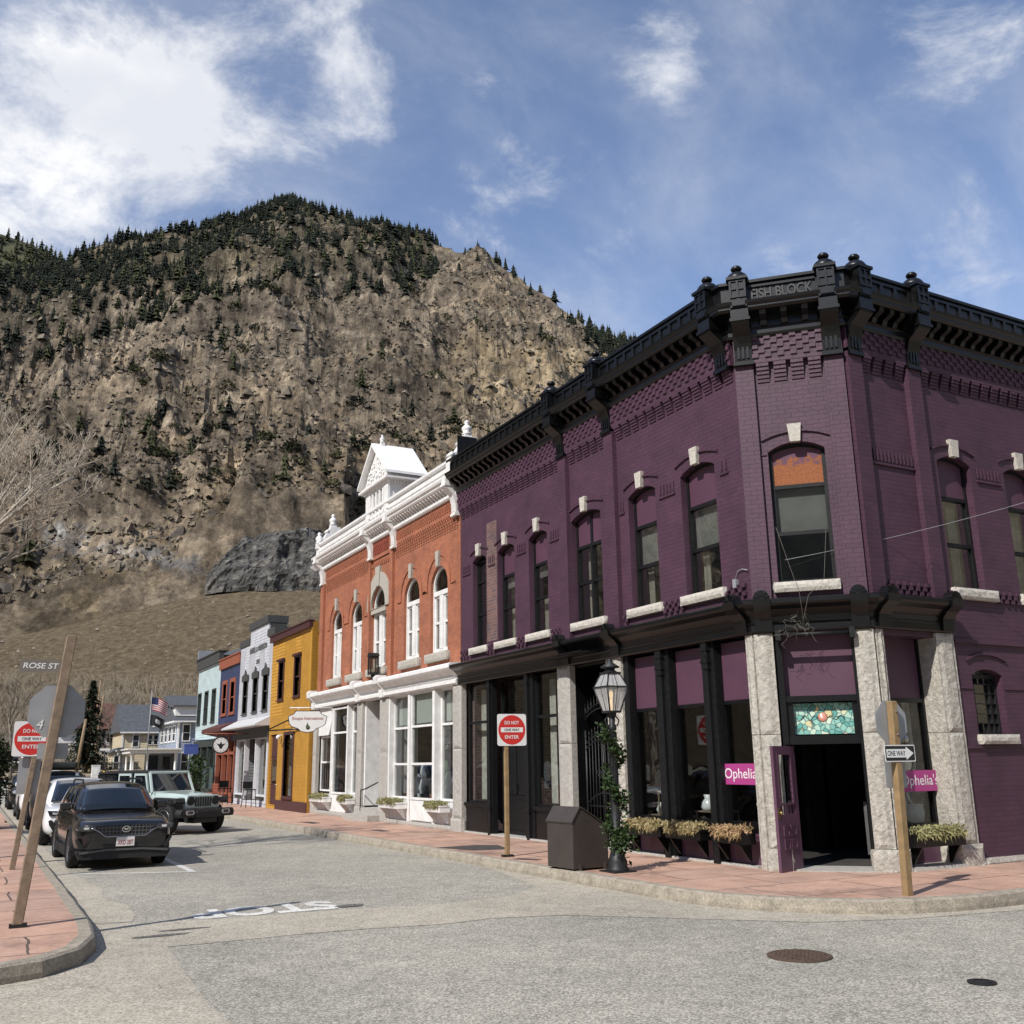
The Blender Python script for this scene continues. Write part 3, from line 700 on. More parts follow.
for it in items:
    s_, p, h, isb, dense = it
    if (isb and nb_ >= 250) or (not isb and nt_ >= 290) or p.x < 0: rest.append(it); continue
    mesh = rg.choice(NM['bush' if isb else 'tree'])
    o = bpy.data.objects.new('juniper_bush' if isb else 'pine_tree', mesh); COL.objects.link(o)
    o.location = p-Vector((0, 0, .3)); w = h*rg.uniform(.9, 1.25); o.scale = (w, w, h); o.rotation_euler = (0, 0, rg.uniform(0, 6.28))
    if isb: nb_ += 1; tag(o, 'dark rounded bush growing on the brown rocky mountain slope', 'bush', 'scattered bushes on the rocky mountain slope')
    else: nt_ += 1; tag(o, 'dark green conifer standing on the rocky brown mountain slope', 'tree', 'scattered conifers on the mountain slope')
V, F_ = [], []; fm = []
ridge_pts = [(i, j) for i in range(385, 400) for j in range(nc) if -6 < az[j] < 39]
def addtree(p, h, isb, mi):
    vs, fs = rg.choice(kinds['bush' if isb else 'tree']); q = rg.uniform(0, 6.28); c, s_ = cos(q), sin(q); w = h*rg.uniform(.9, 1.3); k = len(V)
    V.extend([(p.x+(x*c-y*s_)*w, p.y+(x*s_+y*c)*w, p.z-.4+z*h) for x, y, z in vs]); F_.extend([tuple(a+k for a in f) for f in fs]); fm.extend([mi]*len(fs))
for s_, p, h, isb, dense in rest: addtree(p, h, isb, 1 if rg.random() < .10 else 0)
for _ in range(430):
    i, j = ridge_pts[rg.randrange(len(ridge_pts))]; a = az[j]
    if 24.5 < a < 33.5 and rg.random() < .88: continue
    if 23.8 < a < 33 and rg.random() < .7: continue
    if fieldn[i, j] < .46 and a < 33: continue
    addtree(gridpt(i, j), rg.uniform(3.5, 10)*(1.15 if a > 33 else 1), False, 1 if (a > 18 and rg.random() < .6) else 0)
for _ in range(1500):
    i, j = rg.randrange(25, nrr), rg.randrange(134, 176)
    addtree(Vector((fx_[i, j], fy_[i, j], fz_[i, j])), rg.uniform(8, 15), False, 1 if rg.random() < .7 else 0)
mesh = bpy.data.meshes.new('forest'); mesh.from_pydata(V, [], F_); mesh.materials.append(NEEDLE); mesh.materials.append(NEEDLEY)
mesh.polygons.foreach_set('material_index', fm)
fo = bpy.data.objects.new('forest', mesh); COL.objects.link(fo)
tag(fo, 'dense dark conifer forest along the ridge of the mountain', 'forest', None, 'stuff')
# scrub and jutting rock on the cliffs
SCR = leaf_mat('scrub_leaves', (.02, .02, .012), (.05, .045, .026), None, .9, .5)
V, F_ = [], []
cand = [(i, j) for i in range(80, 330) for j in range(nc) if -4 < az[j] < 37 and not (12.8 < az[j] < 19 and EL2[i, j] < 11.6)]
for _ in range(17000):
    i, j = cand[rg.randrange(len(cand))]
    if rg.random() > max(.04, (fieldn[i, j]-.40)*5): continue
    p = gridpt(i, j); s_ = rg.uniform(.25, .95); k = len(V)
    for a in range(9):
        d = Vector((rg.gauss(0, 1), rg.gauss(0, 1), abs(rg.gauss(0, .8)))).normalized()*s_; e = Vector((rg.gauss(0, 1), rg.gauss(0, 1), rg.gauss(0, 1))).normalized()*s_*.5
        V += [tuple(p+d*.3-e), tuple(p+d*.3+e), tuple(p+d*1.25)]; F_.append((k+3*a, k+3*a+1, k+3*a+2))
mesh = bpy.data.meshes.new('scrub'); mesh.from_pydata(V, [], F_); mesh.materials.append(SCR)
o = bpy.data.objects.new('scrub', mesh); COL.objects.link(o); tag(o, 'low dark scrub speckling the rocky mountain face', 'scrub', None, 'stuff')
V, F_, fm2 = [], [], []
for _ in range(30000):
    i, j = cand[rg.randrange(len(cand))]
    if rg.random() > max(.05, (.60-fieldn[i, j])*4): continue
    p = gridpt(i, j); s_ = rg.uniform(.22, .85)*(2.2 if rg.random() < .06 else 1); k = len(V); q = rg.uniform(0, 6.28); hh = s_*rg.uniform(.3, 1.3); sx_, sy_ = rg.uniform(.6, 1.7), rg.uniform(.6, 1.5); tx, ty = rg.uniform(-.4, .4)*s_, rg.uniform(-.4, .4)*s_
    for z, w in ((-.6*s_, 1.0), (hh, rg.uniform(.35, .8))):
        for a in range(5): A_ = q+a*1.2566+rg.uniform(-.25, .25); V.append((p.x+s_*sx_*w*cos(A_)*rg.uniform(.55, 1.2)+(tx if z > 0 else 0), p.y+s_*sy_*w*sin(A_)*rg.uniform(.55, 1.2)+(ty if z > 0 else 0), p.z+z*rg.uniform(.4, 1.2)))
    F_ += [(k+a, k+(a+1) % 5, k+5+(a+1) % 5, k+5+a) for a in range(5)]+[tuple(k+5+a for a in range(5))]; fm2 += [0 if rg.random() < .75 else 1]*6
mesh = bpy.data.meshes.new('crags'); mesh.from_pydata(V, [], F_); mesh.materials.append(stone_mat('crag_rock', (.075, .06, .042), (.25, .205, .145), .35, .8, .2)); mesh.materials.append(stone_mat('dark_crag_rock', (.04, .034, .027), (.12, .1, .08), .35, .8, .2)); mesh.polygons.foreach_set('material_index', fm2)
o = bpy.data.objects.new('crags', mesh); COL.objects.link(o); tag(o, 'angular outcropping rocks all over the brown mountain face', 'rocks', None, 'stuff')
# grey rock outcrop standing on the bench
def outcrop(A0, r0, wx, dy, hz, seed, m_):
    c = Vector((r0*sin(R(A0)), r0*cos(R(A0)), CAM_H+R1*math.tan(R(float(np.interp(A0, *zip(*TBL['terr'])))))-1.0))
    rt = Vector((cos(R(A0)), -sin(R(A0)), 0)); bk = Vector((sin(R(A0)), cos(R(A0)), 0))
    nu, nv = 130, 60; u = np.linspace(-1, 1, nu)[:, None]; v_ = np.linspace(0, 1, nv)[None, :]
    X = wx*u+0*v_; th_ = v_*pi*.5
    prof = np.sqrt(np.clip(1-np.abs(u)**2.6, 0, 1))
    Zb = hz*prof*np.sin(th_)**.75; Yb = -dy*prof*np.cos(th_)**.8+dy*.9*(v_>.98)
    n1_ = ridged(X/7+seed, Zb/9+Yb/8, 0*X+seed, 5)-.6; n2_ = ridged(X/1.9+seed+Zb/5, Zb/3.0+Yb/3, 0*X+seed, 4)-.6
    Yb = Yb-5.0*n1_-1.6*n2_; Zb = Zb+3.4*n1_*np.sin(th_)+.9*n2_*np.sin(th_)
    P = [(c+rt*float(X[i, j])+bk*float(Yb[i, j])+Vector((0, 0, float(Zb[i, j])))) for i in range(nu) for j in range(nv)]
    me = bpy.data.meshes.new('rock_outcrop'); me.from_pydata([p-c for p in P], [], [(i*nv+j, (i+1)*nv+j, (i+1)*nv+j+1, i*nv+j+1) for i in range(nu-1) for j in range(nv-1)]); me.materials.append(m_)
    o = bpy.data.objects.new('rock_outcrop', me); COL.objects.link(o); o.location = c; struct(o)
def slate_mat():
    m, t, b = mat('grey_slate_rock'); v = coords(t, False)
    mp = tn(t, 'ShaderNodeMapping'); mp.inputs['Rotation'].default_value = (.3, .5, .2); mp.inputs['Scale'].default_value = (1, 1, 2.2); t.links.new(v, mp.inputs[0])
    f = noise(t, mp.outputs[0], .28, 12, .75, .6); g = noise(t, v, 1.5, 8, .75)
    col = ramp(t, f, [(.34, (.032, .031, .029)), (.48, (.085, .082, .076)), (.56, (.135, .128, .115)), (.61, (.28, .26, .225)), (.66, (.15, .138, .12))])
    col = mixc(t, 1., col, ramp(t, g, [(.32, (.55, .55, .55)), (.68, (1.35, 1.35, 1.35))]), 'MULTIPLY')
    t.links.new(col, b.inputs['Base Color']); b.inputs['Roughness'].default_value = .85
    pb = bump(t, b, f, .8, .8); bump(t, b, g, .8, .3, pb); return m
SLM = slate_mat()
outcrop(16.2, 208, 20, 9, 13.5, 3.3, SLM)
# loose boulders on the embankment slope
V, F_ = [], []
for _ in range(2600):
    i, j = rg.randrange(3, 68), rg.randrange(nc)
    if not -4 < az[j] < 24: continue
    p = gridpt(i, j); s_ = rg.uniform(.1, .32)*(1.8 if rg.random() < .08 else 1); k = len(V)
    for a in range(6):
        V.append((p.x+s_*rg.uniform(.6, 1.1)*cos(a*pi/3), p.y+s_*rg.uniform(.6, 1.1)*sin(a*pi/3), p.z-.05+s_*rg.uniform(-.1, .3)))
    V.append((p.x+rg.uniform(-.3, .3)*s_, p.y+rg.uniform(-.3, .3)*s_, p.z+s_*.9))
    F_ += [(k+a, k+(a+1) % 6, k+6) for a in range(6)]
mesh = bpy.data.meshes.new('boulders'); mesh.from_pydata(V, [], F_); mesh.materials.append(stone_mat('boulder_stone', (.12, .10, .075), (.30, .26, .2), 2))
o = bpy.data.objects.new('boulders', mesh); COL.objects.link(o); tag(o, 'loose pale boulders strewn over the brown embankment', 'boulders', None, 'stuff')
# ------------------------------------------------------------------ building helpers
SASHREFL = paint('sash_reflection_grey', (.33, .335, .32), .8, .2, 2)  # flat grey standing for hill and sky reflected in the upper panes
def arc_pts(u0, u1, zs, zt, n=10):
    """points of the arch from u0 to u1"""
    w = (u1-u0)/2; h = zt-zs; c = (u0+u1)/2
    if h < 1e-4: return [(u0, zs), (u1, zs)]
    r = (w*w+h*h)/(2*h); zc = zt-r; a = math.asin(min(1, w/r)) if h <= w else pi-math.asin(w/r)
    return [(c+r*sin(-a+2*a*i/n), zc+r*cos(-a+2*a*i/n)) for i in range(n+1)]
def wall(mb, u0, u1, z0, z1, ops, th, d=0.):
    """pierced wall: ops = (u0,u1,z0,zspring,ztop)"""
    ops = sorted(ops); fr = []; cur = u0
    def both(a, b, c, e):
        for dd in (d, d-th): mb.quad((a[0], dd, a[1]), (b[0], dd, b[1]), (c[0], dd, c[1]), (e[0], dd, e[1]))
    def rev(pts):
        for a, b in zip(pts, pts[1:]): mb.quad((a[0], d, a[1]), (b[0], d, b[1]), (b[0], d-th, b[1]), (a[0], d-th, a[1]))
    for a, b, c, e, f in ops:
        if a > cur: both((cur, z0), (a, z0), (a, z1), (cur, z1))
        if c > z0+1e-4: both((a, z0), (b, z0), (b, c), (a, c)); rev([(a, c), (b, c)])
        ar = arc_pts(a, b, e, f)
        for p, q in zip(ar, ar[1:]): both(p, q, (q[0], z1), (p[0], z1))
        rev([(a, c)]+ar+[(b, c)])
        cur = b
    if cur < u1: both((cur, z0), (u1, z0), (u1, z1), (cur, z1))
    rev([(u0, z0), (u0, z1), (u1, z1), (u1, z0), (u0, z0)])
def outline(u0, u1, z0, zs, zt, ins=0., n=10):
    return [(u0+ins, z0+ins)]+[(p[0], p[1]) for p in arc_pts(u0+ins, u1-ins, zs, zt-ins, n)]+[(u1-ins, z0+ins)]
def window(fr, par, u0, u1, z0, zs, zt, d, fmat, gmat, fw=.05, rail=None, panel=None, pmat=None, mull=(), bars=(), curtain=None, name='window', depth=.08, cd=.22, sash_reflection=None):
    f = MB(fr); f.ring(outline(u0, u1, z0, zs, zt), outline(u0, u1, z0, zs, zt, fw), d-depth, d)
    top = panel if panel else zs
    if panel: f.box(u0+fw, u1-fw, d-depth, d-.004, panel-.03, panel+.03)
    elif zt-zs > .05: f.box(u0+fw, u1-fw, d-depth, d-.004, zs-.035, zs+.025)
    if rail: f.box(u0+fw, u1-fw, d-depth-.02, d-.012, rail-.03, rail+.03)
    for q in mull: f.box(q-.035, q+.035, d-depth, d+.006, z0+fw, (panel or zs)-.03)
    for (a0, a1, b0, b1) in bars: f.box(a0, a1, d-depth*.8, d-.01, b0, b1)
    o = f.build(name, fmat, par)
    p = MB(fr)
    if panel:
        p.box(u0+fw, u1-fw, d-.058, d-.05, z0+fw, panel-.03)
        q = MB(fr); q.prism(outline(u0, u1, panel-.03, zs, zt, fw), d-.06, d-.03, axis=1)
        q.build('transom_panel', pmat or PURPLEP, o)
        if pmat is None or pmat is PURPLEP:
            pass
    else: p.prism(outline(u0, u1, z0, zs, zt, fw), d-.058, d-.05, axis=1)
    p.build('pane', gmat, o)
    if sash_reflection: c = MB(fr); c.box(u0+fw, u1-fw, d-.13, d-.125, sash_reflection, panel or zs); c.build('sash_reflection', SASHREFL, o)  # added sheet behind the pane imitates its reflection
    if curtain:
        m_, fr_ = curtain; c = MB(fr)
        for (a0, a1, b0, b1) in fr_:
            n = max(4, int((a1-a0)/.045)); vs = []
            for i in range(n+1): vs += [(a0+(a1-a0)*i/n, d-cd-.02*(i % 2)-random.uniform(0, .008), b0), (a0+(a1-a0)*i/n, d-cd-.02*(i % 2), b1)]
            c.add(vs, [(2*i, 2*i+2, 2*i+3, 2*i+1) for i in range(n)])
        c.build('curtain', m_, o, fix=False)
    return o
def sweep(mb, path, prof, closed_ends=True):
    """path: plan points (world), profile (d,z) swept along it with mitred corners; outward is to the right-hand normal given"""
    P = [Vector(p) for p in path]; n = len(P); nor = []
    for a, b in zip(P, P[1:]):
        t = (b-a).normalized(); nor.append(Vector((t.y, -t.x)))
    off = []
    for i in range(n):
        if i == 0: off.append(nor[0])
        elif i == n-1: off.append(nor[-1])
        else: off.append((nor[i-1]+nor[i])/(1+nor[i-1].dot(nor[i])))
    m = len(prof); vs = []
    for i in range(n):
        for d, z in prof: vs.append((P[i].x+off[i].x*d, P[i].y+off[i].y*d, z))
    fs = [(i*m+k, i*m+(k+1) % m, (i+1)*m+(k+1) % m, (i+1)*m+k) for i in range(n-1) for k in range(m)]
    if closed_ends: fs += [tuple(range(m)), tuple((n-1)*m+k for k in range(m))[::-1]]
    mb.add(vs, fs)
def corbels(mb, u0, u1, z0, z1, pitch=.265, w=.19, dmax=.1, n=5):
    k = max(1, round((u1-u0)/pitch)); p = (u1-u0)/k
    for i in range(k):
        c = u0+p*(i+.5)
        for q in range(n):
            za = z0+(z1-z0)*q/n; zb = z0+(z1-z0)*(q+1)/n
            mb.box(c-w/2*p/pitch, c+w/2*p/pitch, -.02, dmax*(q+1)/n, za, zb-.006)
def checker(mb, u0, u1, z0, z1, du=.105, rows=4, d0=.0, d1=.028):
    dz = (z1-z0)/rows; n = max(1, int((u1-u0)/du)); du = (u1-u0)/n
    for r in range(rows):
        for i in range(n):
            if (i+r) % 2 == 0: mb.box(u0+i*du, u0+(i+1)*du-.004, d0-.02, d1, z0+r*dz+.004, z0+(r+1)*dz-.004)
def hood(mb, u0, u1, zs, zt, d=.035, w=.035, drop=.0):
    a = arc_pts(u0, u1, zs, zt, 12)
    for p, q in zip(a, a[1:]):
        mb.add([(p[0], -.01, p[1]), (q[0], -.01, q[1]), (q[0], -.01, q[1]+w), (p[0], -.01, p[1]+w), (p[0], d, p[1]), (q[0], d, q[1]), (q[0], d, q[1]+w), (p[0], d, p[1]+w)],
               [(0, 1, 2, 3), (4, 5, 6, 7), (0, 1, 5, 4), (2, 3, 7, 6), (0, 3, 7, 4), (1, 2, 6, 5)])
def keystone(fr, par, c, z0, z1, w, m, d=.07):
    k = MB(fr); k.prism([(c-w*.4, z0), (c+w*.4, z0), (c+w*.55, z1), (c-w*.55, z1)], -.02, d, axis=1); return k.build('keystone', m, par)
def sill(fr, par, u0, u1, z0, z1, m, d=.09, seed=0):
    k = MB(fr); rough_block(k, u0, u1, -.1, d, z0, z1, .025, .045, seed, .012); return k.build('sill', m, par)
def console(mb, c, w, z0, z1, d=.3):
    h = z1-z0
    mb.prism([(0, z0), (.12, z0), (.14, z0+.05), (.12, z0+.09), (.13, z0+.3*h), (.2, z0+.55*h), (d*.95, z0+.72*h), (d, z0+.8*h), (d, z1), (0, z1)], c-w/2, c+w/2, axis=0)
    mb.box(c-w/2-.02, c+w/2+.02, 0, .15, z0-.012, z0+.05); mb.box(c-w/2-.02, c+w/2+.02, 0, d+.02, z0+.76*h, z0+.82*h)
    for q in (-.25, 0, .25): mb.box(c+q*w-.018, c+q*w+.018, .02, .145, z0+.1, z0+.45*h)
def post(fr, par, c, w, z0, z1, d0, d1, m, fin=True, nm='cornice_post'):
    k = MB(fr); k.box(c-w/2, c+w/2, d0, d1, z0, z1)
    # framed 2x2 squares on the face
    fw = w*.12
    for a, b in ((-w/2, -w/2+fw), (-fw/2, fw/2), (w/2-fw, w/2)): k.box(c+a, c+b, d1-.01, d1+.022, z0+.18, z1-.02)
    zz = (z0+.18+z1-.02)/2
    for b in (z0+.18, zz, z1-.02): k.box(c-w/2+.002, c+w/2-.002, d1-.01, d1+.02, b-fw/2, b+fw/2)
    k.prism([(c-w/2+.03, z0+.02), (c+w/2-.03, z0+.02), (c+w/2-.03, z0+.1), (c, z0+.15), (c-w/2+.03, z0+.1)], d1-.01, d1+.02, axis=1)
    k.box(c-w/2-.035, c+w/2+.035, d0-.02, d1+.045, z1, z1+.05)
    cc = (c, (d0+d1)/2, 0); r = max(w, d1-d0)/2+.02
    k.lathe([(r, z1+.05), (r*.98, z1+.09), (r*.8, z1+.15), (r*.5, z1+.195), (r*.26, z1+.215), (r*.24, z1+.235)], cc, 16)
    if fin: k.lathe([(r*.25, z1+.23), (r*.46, z1+.25), (r*.5, z1+.28), (r*.36, z1+.315), (0.01, z1+.325)], cc, 12)
    return k.build(nm, m, par)

# ------------------------------------------------------------------ the purple corner building
AX, AY, CH = 10.6, 11.69, 1.216
BX, BY = AX+CH, AY-CH; YL = 22.42; XR = 25.
FL = FR((AX, 0, 0), (0, 1, 0), (-1, 0, 0))
FC = FR((AX, AY, 0), (1, -1, 0), (-1, -1, 0)); SC = CH*sqrt(2)
FRt = FR((0, BY, 0), (1, 0, 0), (0, -1, 0))
pb = thing('corner_building', 'two-storey purple brick corner building with black cornice and granite shopfront pillars', 'building', (14, 16, .15))
TH = .28
LW = [(20.99, 21.74), (19.54, 20.38), (18.03, 18.86), (15.9, 17.03), (14.06, 14.93), (12.38, 13.31)]
w = MB(FL); wall(w, AY, YL, 4.0, 8.72, [(a, b, 4.48, 6.62, 6.745) for a, b in LW], TH)
for a, b in ((15.25, 15.56), (17.04, 17.36)): w.box(a, b, -.02, .10, 4.12, 8.2)
segs = [(AY, 15.25), (15.56, 17.04), (17.36, YL)]
for a, b in segs:
    corbels(w, a+.02, b-.02, 7.88, 8.14); checker(w, a, b, 8.24, 8.58, d0=.098, d1=.125)
w.box(AY, YL, -.02, .1, 8.14, 8.6)
for a, b in LW: hood(w, a-.12, b+.12, 6.80, 6.92)
pan = [(12.02, 12.24), (13.46, 13.94), (15.05, 15.22), (17.5, 17.9), (18.98, 19.42), (20.5, 20.86), (21.85, 22.3)]
for a, b in pan:
    w.box(a, b, -.01, .03, 6.36, 6.39)
    n = max(2, int((b-a)/.085))
    for i in range(n): c = a+(b-a)*(i+.5)/n; w.box(c-.014, c+.014, -.01, .022, 6.43, 6.6)
chk = [(AY+.1, 12.3), (13.37, 14.03), (15.05, 15.22), (17.4, 18.0), (18.98, 19.5), (20.5, 20.95), (22.0, 22.4)]
for a, b in chk: checker(w, a, b, 4.26, 4.47, .075, 3, .0, .05)
w.build('wall', PURPLE, pb)
w = MB(FL); wall(w, 19.62-.0, 19.62+.001, 4.5, 4.6, [], .001) if False else None
w = MB(FL); w.box(20.42, 20.95, -.02, .006, 4.55, 7.45)
w.build('worn_brick_patch', BAREBRICK, pb)['label'] = 'bare brick patch where the purple paint has worn off'
w = MB(FC); wall(w, 0, SC, 4.0, 8.72, [(.42, 1.30, 4.42, 6.57, 6.71)], TH)
for a, b in ((0, .3), (SC-.3, SC)): w.box(a, b, -.02, .075, 4.12, 8.2)
corbels(w, .31, SC-.31, 7.78, 8.1); w.box(0, SC, -.02, .1, 8.14, 8.6); checker(w, .3, SC-.3, 8.18, 8.58, .1, 5, .098, .125)
w.box(.3, SC-.3, -.02, .1, 8.1, 8.14)
hood(w, .33, 1.39, 6.76, 6.88); hood(w, .02, .40, 6.52, 6.52, .02, .02)
w.build('wall', PURPLE, pb)
w = MB(FRt)
RW = [(13.78, 14.62), (15.5, 16.34), (17.2, 18.04), (19.6, 20.44), (21.4, 22.24)]
wall(w, BX, XR, 3.56, 8.72, [(a, b, 4.40, 6.56, 6.69) for a, b in RW], TH)
for a, b in ((BX, 12.13), (13.2, 13.51), (18.5, 18.8)): w.box(a, b, -.02, .1, 4.12, 8.2)
for a, b in ((12.13, 13.2), (13.51, 18.5), (18.8, XR)):
    corbels(w, a+.02, b-.02, 7.88, 8.14); checker(w, a, b, 8.24, 8.58, d0=.098, d1=.125)
w.box(BX, XR, -.02, .1, 8.14, 8.6)
for a, b in RW: hood(w, a-.12, b+.12, 6.74, 6.86)
for a, b in ((12.14, 13.19), (13.53, 13.66), (14.74, 15.38), (16.46, 17.1)):
    w.box(a, b, -.01, .035, 6.30, 6.335); n = max(1, int((b-a)/.085))
    for i in range(n): c = a+(b-a)*(i+.5)/n; w.box(c-.014, c+.014, -.01, .025, 6.37, 6.56)
for a, b in ((12.14, 13.19), (13.52, 13.72), (14.86, 15.42), (16.45, 17.1)): checker(w, a, b, 4.2, 4.42, .075, 3, .0, .05)
w.build('wall', PURPLE, pb)
w = MB(FRt); wall(w, 13.6, XR, .2, 3.56, [(13.97, 14.71, 2.07, 3.0, 3.1), (16.6, 17.4, 2.07, 3.0, 3.1)], TH)
w.box(13.62, XR, -.02, .05, 3.5, 3.56); hood(w, 13.86, 14.84, 3.22, 3.33); w.box(13.6, 13.95, -.01, .02, 2.78, 2.81); w.box(14.73, 16.5, -.01, .02, 2.78, 2.81); w.box(13.6, 15.6, -.01, .03, 1.86, 1.9)
w.build('wall', PURPLE, pb)
w = MB(FRt); rough_block(w, 13.64, 17, -.1, .06, .1, .24, .03, .08, 5); w.box(17.02, XR, -.1, .05, .1, .235); w.build('plinth', GRANITE, pb)
# roof, back walls, inner rooms
w = MB(); pl = [(AX+.25, YL-.02), (AX+.25, AY+.1), (BX+.1, BY+.25), (XR-.02, BY+.25), (XR-.02, YL-.02)]
w.prism(pl, 8.9, 9.0, axis=2); w.build('roof', ROOFING, pb)
w = MB(); w.box(AX+.3, XR, YL-.2, YL, .1, 9.4); w.box(XR-.2, XR, BY+.3, YL-.2, .1, 9.4); w.build('back_wall', BAREBRICK, pb)
w = MB(); w.prism(pl, 4.0, 4.1, axis=2); w.prism(pl, .13, .16, axis=2); w.box(AX+3.2, AX+3.3, AY+2, YL-.3, .16, 4); w.box(AX+2.8, XR-.3, AY+2.0, AY+2.1, .16, 4); w.box(AX+3.4, AX+3.5, BY+.6, YL-.3, 4.1, 8.9)
w.box(AX+.1, AX+3.2, 17.34, 17.42, .16, 4); w.box(AX+.1, AX+3.2, 15.62, 15.7, .16, 4)
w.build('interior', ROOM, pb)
# upper windows
OP = []
for k, (a, b) in enumerate(LW):
    if k == 0: window(FL, pb, a, b, 4.48, 6.62, 6.745, -.13, BLACKW, GLASS, .05, rail=5.3, bars=[(a+.05, b-.05, 6.08, 6.13)], curtain=(CURTAIN, [(a+.05, a+.3, 4.5, 6.6)]))
    elif k == 3: window(FL, pb, a, b, 4.48, 6.62, 6.745, -.13, BLACKW, GLASS, .05, rail=5.3, panel=6.05, mull=((a+b)/2,), bars=[((a+b)/2-.04, (a+b)/2+.04, 6.05, 6.7)], curtain=(CURTAIN, [(a+.1, a+.35, 4.5, 6), (b-.3, b-.1, 4.5, 6)]))
    else: window(FL, pb, a, b, 4.48, 6.62, 6.745, -.13, BLACKW, GLASS, .05, rail=5.27, panel=6.03, curtain=(CURTAIN, [(b-.25, b-.07, 4.5, 5.3), (a+.06, a+.2, 4.5, 5.3)]), sash_reflection=5.3 if k in (4, 5) else 5.75)
    sill(FL, pb, a-.11, b+.02 if k == 3 else b+.1, 4.32, 4.48, LIMEST, .08, k); keystone(FL, pb, (a+b)/2, 6.73, 7.03, .19, LIMEST)
o = window(FC, pb, .42, 1.30, 4.42, 6.57, 6.71, -.12, BLACKW, GLASS, .055, rail=5.23, panel=6.0, pmat=RUST, sash_reflection=5.25)
sill(FC, pb, .35, 1.34, 4.26, 4.42, LIMEST, .08, 21); keystone(FC, pb, .86, 6.7, 7.0, .2, LIMEST)
for k, (a, b) in enumerate(RW):
    window(FRt, pb, a, b, 4.40, 6.56, 6.69, -.13, BLACKW, GLASS, .05, rail=5.17, panel=5.97, curtain=(TAN_CURTAIN if k == 9 else CURTAIN, [(b-.32, b-.06, 4.45, 5.9), (a+.06, a+.12, 4.45, 5.9)]))
    sill(FRt, pb, a-.04, b+.2, 4.22, 4.40, LIMEST, .08, 30+k); keystone(FRt, pb, (a+b)/2, 6.67, 6.97, .2, LIMEST)
for a, b in ((13.97, 14.71), (16.6, 17.4)):
    lb = []
    for q in (2.25, 2.4, 2.56, 2.72, 2.87): lb.append((a+.04, b-.04, q-.006, q+.006))
    for q in range(1, 5): x = a+(b-a)*q/5; lb += [(x-.006, x+.006, 2.1, 2.25), (x-.006, x+.006, 2.87, 3.0)]
    lb += [(a+.2-.006, a+.2+.006, 2.25, 2.87), (a+.56-.006, a+.56+.006, 2.25, 2.87)]
    window(FRt, pb, a, b, 2.07, 3.0, 3.1, -.13, IRON, GLASS, .035, bars=lb, curtain=(CURTAIN, [(a+.06, a+.5, 2.2, 2.9)]))
    sill(FRt, pb, a-.04, b+.14, 1.92, 2.07, LIMEST, .08, 40)
# main cornice, swept round the corner
PATH = [(AX, YL), (AX, AY), (BX, BY), (XR, BY)]
PATH = [tuple(p) for p in PATH][::1]
c = MB()
prof = [(-.2, 8.56), (.13, 8.56), (.15, 8.6), (.15, 8.68), (.19, 8.7), (.12, 8.72), (.12, 8.9), (.2, 8.92), (.38, 8.93), (.43, 8.965), (.43, 9.0), (.47, 9.03), (.48, 9.08), (.30, 9.09), (.30, 9.42), (.36, 9.44), (.36, 9.49), (.30, 9.52), (-.2, 9.52)]
sweep(c, PATH[::-1], prof) if False else sweep(c, PATH, [(-d, z) for d, z in prof]) if False else None
def outward_sweep(mb, path, prof):
    # the path runs so that the outside lies on its right hand
    sweep(mb, path, prof)
outward_sweep(c, PATH, prof)
for fr, segs_ in ((FL, [(12.1, 15.25), (15.68, 17.0), (17.45, YL-.05)]), (FC, [(.36, SC-.36)]), (FRt, [(12.2, 13.18), (13.56, 18.4), (18.9, 24.8)])):
    t_ = MB(fr)
    for a, b in segs_:
        n = max(2, round((b-a)/.27)); p = (b-a)/n
        if fr is FC: n = 3; p = (b-a)/n
        for i in range(n+(1 if fr is not FC else 0)):
            u = a+p*(i+(0 if fr is not FC else .5))
            t_.prism([(.1, 8.73), (.16, 8.73), (.2, 8.8), (.34, 8.86), (.36, 8.925), (.1, 8.925)], u-.05, u+.05, axis=0)
        # squares along the attic
        zq = (9.14, 9.38)
        if fr is not FC:
            n2 = max(2, round((b-a)/.3)); p2 = (b-a)/n2
            for i in range(n2+1): t_.box(a+i*p2-.035, a+i*p2+.035, .295, .33, *zq)
            t_.box(a, b, .295, .332, 9.1, 9.15); t_.box(a, b, .295, .332, 9.36, 9.41)
    c.v += [tuple(fr.w(v)) for v in t_.v]; k = len(c.v)-len(t_.v); c.f += [tuple(i+k for i in f) for f in t_.f]; c.sm += t_.sm
cornice = c.build('cornice', BLACK, pb)
cons = []
for u in (11.9, 15.42, 17.2): cons.append((FL, u, .3))
for u in (.16, SC-.16): cons.append((FC, u, .29))
for u in (11.99, 13.36, 18.65): cons.append((FRt, u, .29))
for k, (fr, u, w_) in enumerate(cons):
    m = MB(fr); console(m, u, w_, 8.09, 8.95, .44); m.build('bracket', BLACK, cornice)
    post(fr, cornice, u, w_-.02, 8.98, 9.47, .12, .46, BLACK)
m = MB(FC); m.box(.33, SC-.33, .29, .335, 9.07, 9.11); m.box(.33, SC-.33, .29, .335, 9.36, 9.4); m.build('name_panel', BLACK, cornice)
text('lettering', 'FISH BLOCK', FC.w((SC/2, .302, 9.235)), (1, -1, 0), (0, 0, 1), .19, paint('lettering_black', (.018, .019, .02), .45, .1), cornice, .98, .02, .02)
m = MB(FRt); m.lathe([(.04, 9.0), (.035, 9.62), (.01, 9.66)], (14.55, -1.2, 0), 8); m.tube([(14.55, -1.2, 9.62), (14.45, -1.2, 9.75)], .035, 6); m.build('roof_vent', ALU, pb)
